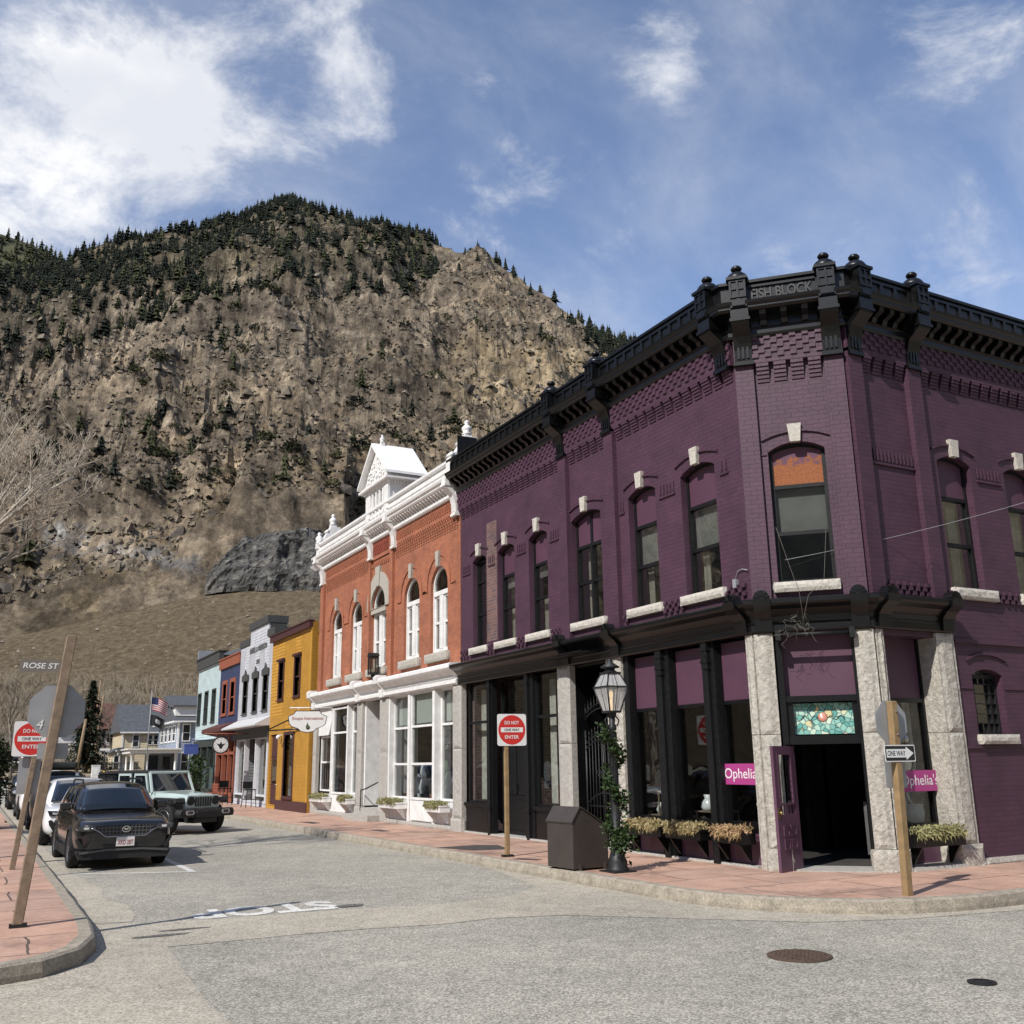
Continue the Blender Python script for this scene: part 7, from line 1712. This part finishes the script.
# --- black SUV, front
def front_black(th, fr, w, sc, zh, ps):
    gz0, gz1 = .60*sc, .795*sc
    g_ = [(-.50, gz1), (-.44, .70*sc), (-.33, gz0), (.33, gz0), (.44, .70*sc), (.50, gz1)]
    fpoly(fr, th, 'grille', GRILLE, g_, -.028, .06)
    k = MB(fr); k.tube([(x*1.03, -.03, z-.004) for x, z in [(-.57, gz1-.03)]+g_[1:5]+[(.57, gz1-.03)]], .013, 6); k.build('grille_trim', plain('dark_chrome', (.35, .35, .36), .15, 1), th)
    fpoly(fr, th, 'headlight', DARKLENS, [(.5, .755*sc), (.6, .70*sc), (.80, .715*sc), (.83, .79*sc), (.55, .80*sc)], .015, .3, True)
    fpoly(fr, th, 'light_cluster', HEADL, [(.62, .735*sc), (.70, .735*sc), (.71, .775*sc), (.62, .775*sc)], .005, .05, True)
    fpoly(fr, th, 'lower_bumper', TRIM, [(-.74, .20*sc), (.74, .20*sc), (.80, .33*sc), (.72, .36*sc), (-.72, .36*sc), (-.80, .33*sc)], -.005, .3)
    fpoly(fr, th, 'bumper_lip', plain('satin_grey', (.09, .09, .093), .35, .2), [(-.74, .30*sc), (-.3, .345*sc), (.3, .345*sc), (.74, .30*sc), (.76, .335*sc), (.3, .38*sc), (-.3, .38*sc), (-.76, .335*sc)], -.03, .1)
    fpoly(fr, th, 'intake', SIGNBLACK, [(-.34, .40*sc), (.34, .40*sc), (.38, .46*sc), (-.38, .46*sc)], -.02, .05)
    fpoly(fr, th, 'air_curtain', SIGNBLACK, [(.66, .40*sc), (.74, .38*sc), (.82, .55*sc), (.79, .58*sc)], .035, .2, True)
    k = MB(fr); k.ring([(.062*cos(a*pi/12)*1.15, .725*sc+.055*sin(a*pi/12)) for a in range(24)], [(.052*cos(a*pi/12)*1.15, .725*sc+.045*sin(a*pi/12)) for a in range(24)], -.045, -.025)
    k.prism([(-.055, .745*sc), (-.02, .745*sc), (0, .725*sc), (.02, .745*sc), (.055, .745*sc), (.02, .715*sc), (0, .70*sc), (-.02, .715*sc)], -.042, -.026, axis=1); k.build('emblem', CHROME, th)
    numplate(fr, th, 'XKD 2BT', .50*sc, -.035)
BLK = carpaint('black_metallic', (.004, .0045, .006), .1, .25)
suv('parked_car', 'black SUV parked at the left kerb nearest the camera', 'car', (2.6, 19.65, 0), R(1), dict(paint=BLK, L=4.55, W=1.70, H=1.48, front=front_black, wheelbase=(.9, 3.6), nose=.86, cowl=1.0, rails=True, dark=True))
# --- white crossover
def front_white(th, fr, w, sc, zh, ps):
    fpoly(fr, th, 'headlight', DARKLENS, [(.46, .76*sc), (.55, .68*sc), (.78, .72*sc), (.82, .83*sc), (.6, .82*sc)], .0, .35, True)
    fpoly(fr, th, 'light_cluster', HEADL, [(.58, .73*sc), (.7, .74*sc), (.72, .79*sc), (.6, .78*sc)], -.008, .05, True)
    fpoly(fr, th, 'grille', GRILLE, [(-.40, .74*sc), (-.36, .50*sc), (.36, .50*sc), (.40, .74*sc)], -.02, .05)
    fpoly(fr, th, 'air_curtain', SIGNBLACK, [(.60, .38*sc), (.68, .38*sc), (.76, .50*sc), (.78, .60*sc), (.72, .62*sc), (.62, .52*sc)], .01, .2, True)
    fpoly(fr, th, 'lower_bumper', TRIM, [(-.66, .24*sc), (.66, .24*sc), (.70, .34*sc), (-.70, .34*sc)], -.01, .2)
    numplate(fr, th, 'CXR 418', .44*sc, -.03)
WHT = carpaint('white_pearl', (.72, .73, .74), 0, .25)
suv('parked_car', 'white crossover with black roof parked right behind the black SUV', 'car', (2.52, 26.1, 0), R(0), dict(paint=WHT, L=4.4, W=1.8, H=1.52, front=front_white, wheelbase=(.85, 3.45), nose=.84, cowl=.98, mirror=TRIM))
# --- dark SUV with roof rack
def front_dark(th, fr, w, sc, zh, ps):
    fpoly(fr, th, 'headlight', HEADL, [(.48, .70*sc), (.78, .70*sc), (.80, .80*sc), (.50, .80*sc)], .0, .3, True)
    fpoly(fr, th, 'grille', GRILLE, [(-.42, .80*sc), (-.38, .58*sc), (.38, .58*sc), (.42, .80*sc)], -.02, .05)
    fpoly(fr, th, 'lower_bumper', TRIM, [(-.78, .24*sc), (.78, .24*sc), (.8, .42*sc), (-.8, .42*sc)], -.02, .25)
    fpoly(fr, th, 'fog_lamp', HEADL, [(.58, .45*sc), (.68, .45*sc), (.68, .52*sc), (.58, .52*sc)], .0, .1, True)
    numplate(fr, th, 'BDN 736', .5*sc, -.03)
DGR = carpaint('dark_grey_paint', (.035, .037, .042), .3, .3)
t_, f_ = suv('parked_car', 'dark grey SUV with a loaded roof rack parked behind the white crossover', 'car', (2.6, 33.2, 0), R(0), dict(paint=DGR, L=4.75, W=1.88, H=1.68, front=front_dark, wheelbase=(.92, 3.72), nose=.9, cowl=1.0, rails=True))
k = MB(f_)
for y in (2.2, 3.4): k.box(-.68, .68, y, y+.06, 1.72, 1.76)
k.build('roof_rack', TRIM, t_); k = MB(f_); k.box(-.5, .45, 2.1, 3.6, 1.76, 1.98); bx_ = k.build('roof_bag', paint('dark_cargo_bag', (.02, .025, .022), .8, .3, 5, .3, 0, False), t_); bevel(bx_, .07, 3)
suv('parked_car', 'white van-like car parked at the left kerb beyond the dark grey SUV', 'car', (2.62, 40.2, 0), R(0), dict(paint=WHT, L=4.8, W=1.9, H=1.72, front=front_dark, wheelbase=(.92, 3.8), nose=.92, cowl=1.02))
suv('parked_car', 'black car farthest along the row at the left kerb', 'car', (2.6, 51.0, 0), R(0), dict(paint=BLK, L=4.7, W=1.85, H=1.6, front=front_dark, wheelbase=(.9, 3.7), nose=.88, cowl=1.0))
suv('parked_car', 'dark SUV parked far off by the tree trunks at the end of the street', 'car', (5.9, 96, 1.42), R(60), dict(paint=BLK, L=4.6, W=1.85, H=1.65, front=front_dark, wheelbase=(.9, 3.65), nose=.88, cowl=1.0))
# --- mint off-roader
def offroader():
    loc = (5.85, 28.4, 0); th = thing('off_road_car', 'pale mint boxy off-road car with black roof and bumper driving up the street', 'car', loc); ang = R(28); fr = FR(loc, (cos(ang), sin(ang), 0), (-sin(ang), cos(ang), 0))
    MNT = carpaint('pale_mint_paint', (.43, .515, .495), 0, .3); th.scale = (.965,)*3
    def bx(nm, m_, x0, x1, y0, y1, z0, z1, bv=.02, par=th): k = MB(fr); k.box(x0, x1, y0, y1, z0, z1); return bevel(k.build(nm, m_, par), bv, 3)
    k = MB(fr); k.prism([(1.7, .52), (3.35, .52), (3.42, .78), (3.62, .98), (3.98, .98), (4.18, .78), (4.22, .55), (4.3, .55), (4.3, 1.12), (1.62, 1.12), (1.62, .6)], -.76, .76, axis=0); bevel(k.build('body', MNT, th), .03, 3)
    k = MB(fr); vs = []
    for y, wx, z in ((.42, .50, 1.04), (.5, .54, 1.07), (1.0, .60, 1.105), (1.62, .70, 1.14)): vs += [(-wx, y, .80), (-wx, y, z-.035), (-wx*.85, y, z), (0, y, z+.02), (wx*.85, y, z), (wx, y, z-.035), (wx, y, .80)]
    k.add(vs, [(i*7+j, i*7+(j+1) % 7, (i+1)*7+(j+1) % 7, (i+1)*7+j) for i in range(3) for j in range(7)]+[tuple(range(7)), tuple(21+j for j in range(7))]); bevel(k.build('bonnet', MNT, th), .015, 2)
    # grille with seven slots
    k = MB(fr); k.prism([(-.58, .68), (.58, .68), (.6, .86), (.54, 1.05), (-.54, 1.05), (-.6, .86)], .28, .42, axis=1); gr = bevel(k.build('grille', MNT, th), .03, 3)
    k = MB(fr)
    for i in range(7): x = -.255+i*.085; k.prism(rrect(x-.026, x+.026, .74, 1.0, .02), .262, .3, axis=1)
    k.build('grille_slots', SIGNBLACK, gr)
    for s_ in (-1, 1):
        k = MB(fr); k.lathe([(0, .25), (.09, .255), (.105, .27), (.105, .3), (0, .3)], (s_*.43, 0, .90), 20, axis=1); hl = k.build('headlight', HEADL, th); k = MB(fr); k.lathe([(.1, .25), (.122, .25), (.122, .3), (.1, .3)], (s_*.43, 0, .90), 20, axis=1); k.build('headlight_ring', TRIM, hl)
        # fenders
        k = MB(fr); x0, x1 = (.56, .93) if s_ > 0 else (-.93, -.56)
        k.prism([(.28, .86), (.36, .98), (1.22, 1.0), (1.5, .86), (1.7, .62), (1.62, .58), (1.42, .8), (1.18, .93), (.45, .91), (.36, .82)], x0, x1, axis=0); bevel(k.build('front_fender', TRIM, th), .02, 2)
        k = MB(fr); xa, xb = (.56, .78) if s_ > 0 else (-.78, -.56); k.prism([(.32, .86), (.42, 1.0), (1.62, 1.04), (1.66, .66), (1.46, .86), (1.2, .97), (.42, .95)], xa, xb, axis=0); bevel(k.build('inner_wing', MNT, th), .015, 2)
        k = MB(fr); k.prism([(3.28, .62), (3.46, .88), (3.6, 1.0), (4.0, 1.0), (4.22, .84), (4.28, .62), (4.2, .62), (4.1, .82), (3.95, .93), (3.64, .93), (3.5, .82), (3.38, .62)], x0, x1, axis=0); bevel(k.build('rear_fender', TRIM, th), .02, 2)
        xw = s_*.93
        for y in (.80, 3.8): wheel(th, fr, xw, y, .405, .27, s_)
        # fog lamp ring on bumper
        fpoly(fr, th, 'bumper_bezel', plain('bezel_silver', (.45, .46, .47), .3, .6), rrect(s_*.62-.14, s_*.62+.14, .53, .65, .05), .02, .06)
        fpoly(fr, th, 'fog_lamp', DARKLENS, rrect(s_*.62-.09, s_*.62+.09, .55, .63, .035), .012, .06)
        bx('mirror', TRIM, s_*.98-.1, s_*.98+.1, 1.86, 1.96, 1.13, 1.32, .03)
        bx('running_board', TRIM, s_*.84-.08, s_*.84+.08, 1.75, 3.2, .42, .5)
        # doors: sides under the windows and the window frames
        bx('door', MNT, s_*.78-.02, s_*.78+.02, 1.72, 2.5, .58, 1.12, .015); bx('door', MNT, s_*.78-.02, s_*.78+.02, 2.52, 3.22, .58, 1.12, .015)
        for y0, y1 in ((1.74, 2.46), (2.54, 3.2)):
            sl = .1 if y0 < 2 else 0
            k = MB(fr); o_ = [(y0, 1.12), (y1, 1.12), (y1-.02, 1.66), (y0+.16*(1 if sl else .3), 1.66)]; i_ = [(y0+.07, 1.17), (y1-.06, 1.17), (y1-.07, 1.6), (y0+.07+.14*(1 if sl else .3), 1.6)]
            x0_, x1_ = s_*.735-.025, s_*.735+.025; n = 4
            k.v += [(x0_, *q) for q in o_]+[(x1_, *q) for q in o_]+[(x0_, *q) for q in i_]+[(x1_, *q) for q in i_]
            for i in range(4): j = (i+1) % 4; k.f += [(i, j, 4+j, 4+i), (8+i, 8+j, 12+j, 12+i), (i, j, 8+j, 8+i), (4+i, 4+j, 12+j, 12+i)]; k.sm += [False]*4
            df = k.build('window_frame', MNT, th); k = MB(fr); k.prism(i_, s_*.735-.008, s_*.735+.008, axis=0); k.build('side_window', DARKGLASS, df)
        k = MB(fr); k.prism([(3.3, 1.14), (4.24, 1.14), (4.2, 1.62), (3.28, 1.62)], s_*.73-.01, s_*.73+.01, axis=0); k.build('rear_side_window', DARKGLASS, th)
        bx('door_handle', TRIM, s_*.80-.02, s_*.80+.03, 2.28, 2.42, .98, 1.02, .008)
    # windscreen frame
    k = MB(fr)
    a = [(-.72, 1.62, 1.12), (.72, 1.62, 1.12), (.66, 1.86, 1.68), (-.66, 1.86, 1.68)]
    for p, q in zip(a, a[1:]+a[:1]): k.tube([p, q], .045, 6, False)
    k.build('windscreen_frame', MNT, th); k = MB(fr); k.add(a+[(x, y+.02, z) for x, y, z in a], [(0, 1, 2, 3), (4, 5, 6, 7)]); k.build('windscreen', DARKGLASS, th, fix=False)
    k = MB(fr); k.prism([(1.84, 1.66), (4.28, 1.63), (4.26, 1.71), (3.2, 1.755), (1.9, 1.735)], -.71, .71, axis=0); bevel(k.build('roof', TRIM, th), .03, 3)
    bx('rear_panel', MNT, -.74, .74, 4.22, 4.3, .6, 1.14); bx('soft_top_rear', TRIM, -.72, .72, 4.2, 4.27, 1.14, 1.64); bx('interior', SIGNBLACK, -.68, .68, 1.9, 4.15, 1.05, 1.22)
    for x in (-.36, .36): bx('seat', SIGNBLACK, x-.22, x+.22, 2.55, 2.7, 1.1, 1.58, .05)
    k = MB(fr); k.prism([(-.92, .46), (.92, .46), (.95, .56), (.9, .68), (-.9, .68), (-.95, .56)], .04, .3, axis=1); bevel(k.build('bumper', TRIM, th), .03, 3)
    bx('bumper_centre', TRIM, -.42, .42, .0, .2, .44, .64, .03); bx('underside', SIGNBLACK, -.5, .5, .3, 4.2, .32, .6); bx('skid_plate', TRIM, -.4, .4, .12, .5, .3, .44)
    bx('cowl', MNT, -.72, .72, 1.52, 1.72, 1.0, 1.13)
    bx('spare_mount', TRIM, -.3, .3, 4.3, 4.5, .7, 1.25, .05)
offroader()
# ------------------------------------------------------------------ vegetation and far street things
def bare_tree(name, label, loc, h, r0, seed, m_, group=None, spread=.55, levels=5, lean=(0, 0), first=.25, twig=.006, child=(3, 5)):
    rr = random.Random(seed); th = thing(name, label, 'tree', loc, group); f = FR(loc, (1, 0, 0), (0, 1, 0)); tk = MB(f); cr = MB(f)
    def grow(p, d, L, r, lv):
        n = 4 if lv < 3 else 3; pts = [p]; rs = [r]
        for i in range(n):
            d = (d+Vector((rr.gauss(0, .11), rr.gauss(0, .11), rr.gauss(.03, .07)))).normalized(); p = p+d*L/n; pts.append(p); rs.append(max(twig*.7, r*(1-.45*(i+1)/n)))
        (tk if lv < 1 else cr).tube(pts, rs, 7 if lv == 0 else (5 if lv < 2 else 3))
        if lv >= levels: return
        for c in range(rr.randint(*child)+(2 if lv == 0 else 0)):
            q = rr.uniform(first, 1) if lv == 0 else rr.uniform(.2, 1); k = min(n-1, int(q*n)); s = pts[k].lerp(pts[k+1], q*n-k)
            a = rr.uniform(0, 2*pi); side = Vector((cos(a), sin(a), 0)); nd = (d*rr.uniform(.55, 1)+side*rr.uniform(.5, 1)*spread*1.5+Vector((0, 0, .15))).normalized()
            grow(s, nd, L*rr.uniform(.5, .72)*(1-.25*q), max(twig, rs[k]*.55), lv+1)
    grow(Vector((0, 0, 0)), Vector((lean[0], lean[1], 1)).normalized(), h*.55, r0, 0)
    tk.build('trunk', m_, th, fix=False); cr.build('crown', m_, th, fix=False); return th
BARKP = leaf_mat('pale_bark', (.32, .28, .22), (.5, .45, .37), None, .9, 3); BARKG = leaf_mat('grey_brown_bark', (.10, .085, .065), (.2, .17, .135), None, .9, 3); BARKT = leaf_mat('tan_bark', (.2, .14, .085), (.3, .22, .14), None, .9, 3)
bare_tree('bare_tree', 'pale leafless tree at the left edge of the street reaching into the view', (-1.0, 21.0, .15), 11.3, .13, 9, BARKP, None, .58, 5, (.07, -.02), .2, .0055, (3, 5))
bare_tree('bare_tree', 'pale leafless tree behind the leaning sign post at the left', (-.9, 31, .15), 9.5, .13, 12, BARKP, None, .6, 5, (.03, 0), .2, .009, (3, 5))
tl = [(2.5, 75, 9), (6.2, 108, 9), (10.6, 118, 11), (14.5, 124, 10), (3.2, 120, 8), (9.2, 140, 9), (17.5, 121, 8), (-2, 95, 10)]
dl = ['leafless tree rising left of the dark spruce', 'small leafless tree before the white houses', 'tall leafless tree behind the cream house roof', 'leafless tree between the cream house and the hill', 'leafless tree behind the low white house', 'leafless tree standing behind the half-timbered house', 'leafless tree behind the blue-grey porch house', 'leafless tree at the far left beyond the kerb']
for i, (x, y, h) in enumerate(tl): bare_tree('bare_tree', dl[i], (x, y, hgt(y)-.1), h, .14, 30+i, BARKG, 'bare trees at the end of the street', .6, 4, (0, 0), .25, .012, (3, 5))
# brush at the foot of the slope
k = MB(); rr = random.Random(77)
for i in range(1200):
    a = R(rr.uniform(-3, 13)); r = rr.uniform(112, 150); x, y = r*sin(a), r*cos(a); z = 1.2+max(0, (r-122))*.42
    for j in range(7):
        p = Vector((x+rr.gauss(0, .5), y+rr.gauss(0, .5), z)); L = rr.uniform(.9, 3.2); d = Vector((rr.gauss(0, .3), rr.gauss(0, .3), 1)).normalized(); q = p+d*L*.5; e = q+(d+Vector((rr.gauss(0, .3), rr.gauss(0, .3), .0)))*L*.5
        k.tube([p, q, e], [.03, .022, .01], 3)
tag(k.build('brush', leaf_mat('brush_twigs', (.2, .165, .12), (.36, .31, .235), None, .9, 2), fix=False), 'tangle of leafless grey brown brush at the foot of the slope', 'brush', None, 'stuff')
# spruce
def spruce(loc, h, r, label):
    th = thing('spruce_tree', label, 'tree', loc); f = FR(loc, (1, 0, 0), (0, 1, 0)); rr = random.Random(3)
    k = MB(f); k.tube([(0, 0, 0), (0, 0, h*.5), (0, 0, h)], [.16, .09, .015], 8); k.build('trunk', BARKT, th, fix=False)
    k = MB(f)
    for i in range(46):
        fz = i/45; z = h*(.10+.88*fz); rad = r*(1-fz)**.9+.08
        for b in range(rr.randint(9, 13)):
            a = rr.uniform(0, 2*pi); L = rad*rr.uniform(.65, 1.15); dz = -L*rr.uniform(.15, .4); tip = Vector((L*cos(a), L*sin(a), z+dz)); base = Vector((0, 0, z))
            for s in range(int(6+L*9)):
                q = rr.uniform(.15, 1); p = base.lerp(tip, q)+Vector((0, 0, .1*sin(q*3)*L)); d = Vector((cos(a)+rr.gauss(0, .7), sin(a)+rr.gauss(0, .7), rr.uniform(-.9, .1))).normalized()*rr.uniform(.22, .42)
                sd_ = d.cross(Vector((0, 0, 1))).normalized()*.09
                k.add([p-sd_, p+sd_, p+d], [(0, 1, 2)])
    k.build('crown', leaf_mat('spruce_needles', (.010, .018, .010), (.03, .045, .022), None, .8, 2), th, fix=False)
spruce((8.9, 95, hgt(95)), 8.1, 2.1, 'dark green spruce standing before the white half-timbered house')
def pole(x0, x1, y, z0, z1, r, lab):
    k = MB(); k.tube([(x0, y, z0), ((x0+x1)/2, y, (z0+z1)/2), (x1, y, z1)], [r, r*.9, r*.7], 8); tag(k.build('timber_pole', BARKT, fix=False), lab, 'pole')
pole(7.95, 8.35, 93, 1.3, 5.9, .16, 'tan timber pole leaning beside the dark spruce'); pole(9.55, 9.75, 98, 1.4, 9.6, .1, 'thin grey utility pole behind the dark spruce'); pole(11.1, 11.55, 112, 1.5, 9.2, .14, 'tall timber pole between the brown and grey roofs')
# flags
p = thing('flagpole', 'grey flagpole in front of the porch house', 'flagpole', (12.35, 85, hgt(85)))
k = MB(); k.tube([(12.35, 85, hgt(85)), (12.42, 85, 7.7)], [.05, .03], 8); k.build('pole', ALU, p); k = MB(); k.lathe([(0, 7.68), (.05, 7.72), (.05, 7.78), (0, 7.82)], (12.42, 85, 0), 10); k.build('finial', CHROME, p)
def flag(name, label, x, y, zt, w, h, droop, paintf, mats, seed):
    n, m = 26, 13; vs = []
    for i in range(n+1):
        for j in range(m+1):
            u, v = i/n, j/m; vs.append((x+u*w*.94, y+.10*sin(u*7+v*1.2+seed)*u**.6, zt-v*h-droop*u**1.4+.04*sin(u*5)))
    me = bpy.data.meshes.new(name); me.from_pydata([Vector(q)-Vector((x, y, zt)) for q in vs], [], [(i*(m+1)+j, (i+1)*(m+1)+j, (i+1)*(m+1)+j+1, i*(m+1)+j+1) for i in range(n) for j in range(m)])
    for q in mats: me.materials.append(q)
    me.polygons.foreach_set('material_index', [paintf(i, j, n, m) for i in range(n) for j in range(m)])
    o = bpy.data.objects.new(name, me); COL.objects.link(o); o.location = (x, y, zt); s = o.modifiers.new('s', 'SOLIDIFY'); s.thickness = .01; tag(o, label, 'flag')
FR_, FW_, FB_ = plain('flag_red', (.36, .02, .03), .8), plain('flag_white', (.62, .61, .6), .8), plain('flag_navy', (.02, .026, .09), .8)
flag('flag', 'stars and stripes flag with red and white stripes flying from the pole', 12.43, 85, 7.3, 1.35, 1.05, .4, lambda i, j, n, m: (2 if (i < n*.42 and j < 7) else (0 if j % 2 == 0 else 1)), [FR_, FW_, FB_], 0)
flag('flag', 'black flag with a white emblem below the striped flag', 12.43, 85, 5.9, 1.2, .85, .35, lambda i, j, n, m: 1 if ((i-13)**2/22+(j-6)**2/9 < 1) else 0, [SIGNBLACK, FW_], 1.6)
# evergreen bush at the left kerb
def leafy(name, label, c, rx, rz, n, L, m_, cat='bush'):
    th = thing(name, label, cat, (c[0], c[1], c[2]-rz)); rr = random.Random(21); k = MB()
    cl = [Vector((rr.gauss(0, rx*.5), rr.gauss(0, rx*.5), rr.uniform(-rz, rz))) for _ in range(26)]
    for i in range(n): q = rr.choice(cl); leafat(k, Vector(c)+q+Vector((rr.gauss(0, .16), rr.gauss(0, .16), rr.gauss(0, .16))), rr.uniform(.6, 1.2)*L, rr)
    k.build('foliage', m_, th, fix=False); k = MB()
    for i in range(5): k.tube([(c[0]+rr.gauss(0, .05), c[1]+rr.gauss(0, .05), c[2]-rz), (c[0]+rr.gauss(0, .2), c[1]+rr.gauss(0, .2), c[2]+rz*.6)], [.03, .012], 5)
    k.build('stems', BARKG, th, fix=False)
leafy('evergreen_shrub', 'dark evergreen shrub at the left edge beside the kerb', (.42, 32, 1.35), .42, 1.2, 3600, .14, leaf_mat('holly_leaves', (.010, .016, .007), (.03, .045, .015), None, .5, 6))
# yellow hydrant marker and white utility box by the far kerb
k = MB(); k.lathe([(.3, 0), (.3, .05), (.22, .06), (.12, .5), (.08, .55), (.0, .58)], (0, 0, 0), 12); o = k.build('yellow_post_cap', plain('safety_yellow', (.75, .5, .02), .5), origin=(0, 0, 0)); o.name = 'traffic_cone'; o.location = (9.4, 86, hgt(86)); tag(o, 'bright yellow cone-shaped marker at the far kerb below the spruce', 'marker')
k = MB(); k.box(8.6, 9.2, 87, 87.5, hgt(87), hgt(87)+.95); k.box(8.57, 9.23, 86.97, 87.53, hgt(87)+.95, hgt(87)+1.0); k.box(8.7, 9.1, 86.985, 87, hgt(87)+.2, hgt(87)+.8); tag(k.build('utility_box', WHITE), 'white utility box beside the yellow marker', 'box')
p = thing('street_sign', 'small far street name sign on a dark post before the half-timbered house', 'street sign', (9.75, 90, hgt(90)))
k = MB(); k.tube([(9.75, 90, hgt(90)), (9.75, 90, 3.45)], .05, 6); k.build('post', IRON, p); k = MB(); k.box(9.35, 10.15, 89.94, 89.96, 3.2, 3.38); k.build('sign_plate', SIGNWHITE, p)
# dry verge at the end of the street
vs = [(-20, 70), (.8, 70), (1.0, 86), (4, 92), (8, 88.4), (9.2, 88.2), (10.2, 84), (10.6, 60), (26, 60), (40, 125), (-30, 125)]
def verge(poly, lab):
    g = MB(); xs = np.linspace(-30, 40, 71); 
    from mathutils.geometry import intersect_point_tri_2d
    ysv = np.linspace(60, 126, 67)
    def inside(x, y):
        c = False; n = len(poly)
        for i in range(n):
            x1, y1 = poly[i]; x2, y2 = poly[i-1]
            if (y1 > y) != (y2 > y) and x < (x2-x1)*(y-y1)/(y2-y1)+x1: c = not c
        return c
    for a, b in zip(xs, xs[1:]):
        for c, d in zip(ysv, ysv[1:]):
            if inside((a+b)/2, (c+d)/2): g.quad((a, c, hgt(c)+.05), (b, c, hgt(c)+.05), (b, d, hgt(d)+.05), (a, d, hgt(d)+.05))
    struct(g.build('verge', paint('dry_grass_verge', (.26, .205, .13), .95, .3, .6, .3, uv=False), fix=False, origin=(0, 0, 0)))
verge(vs, '')
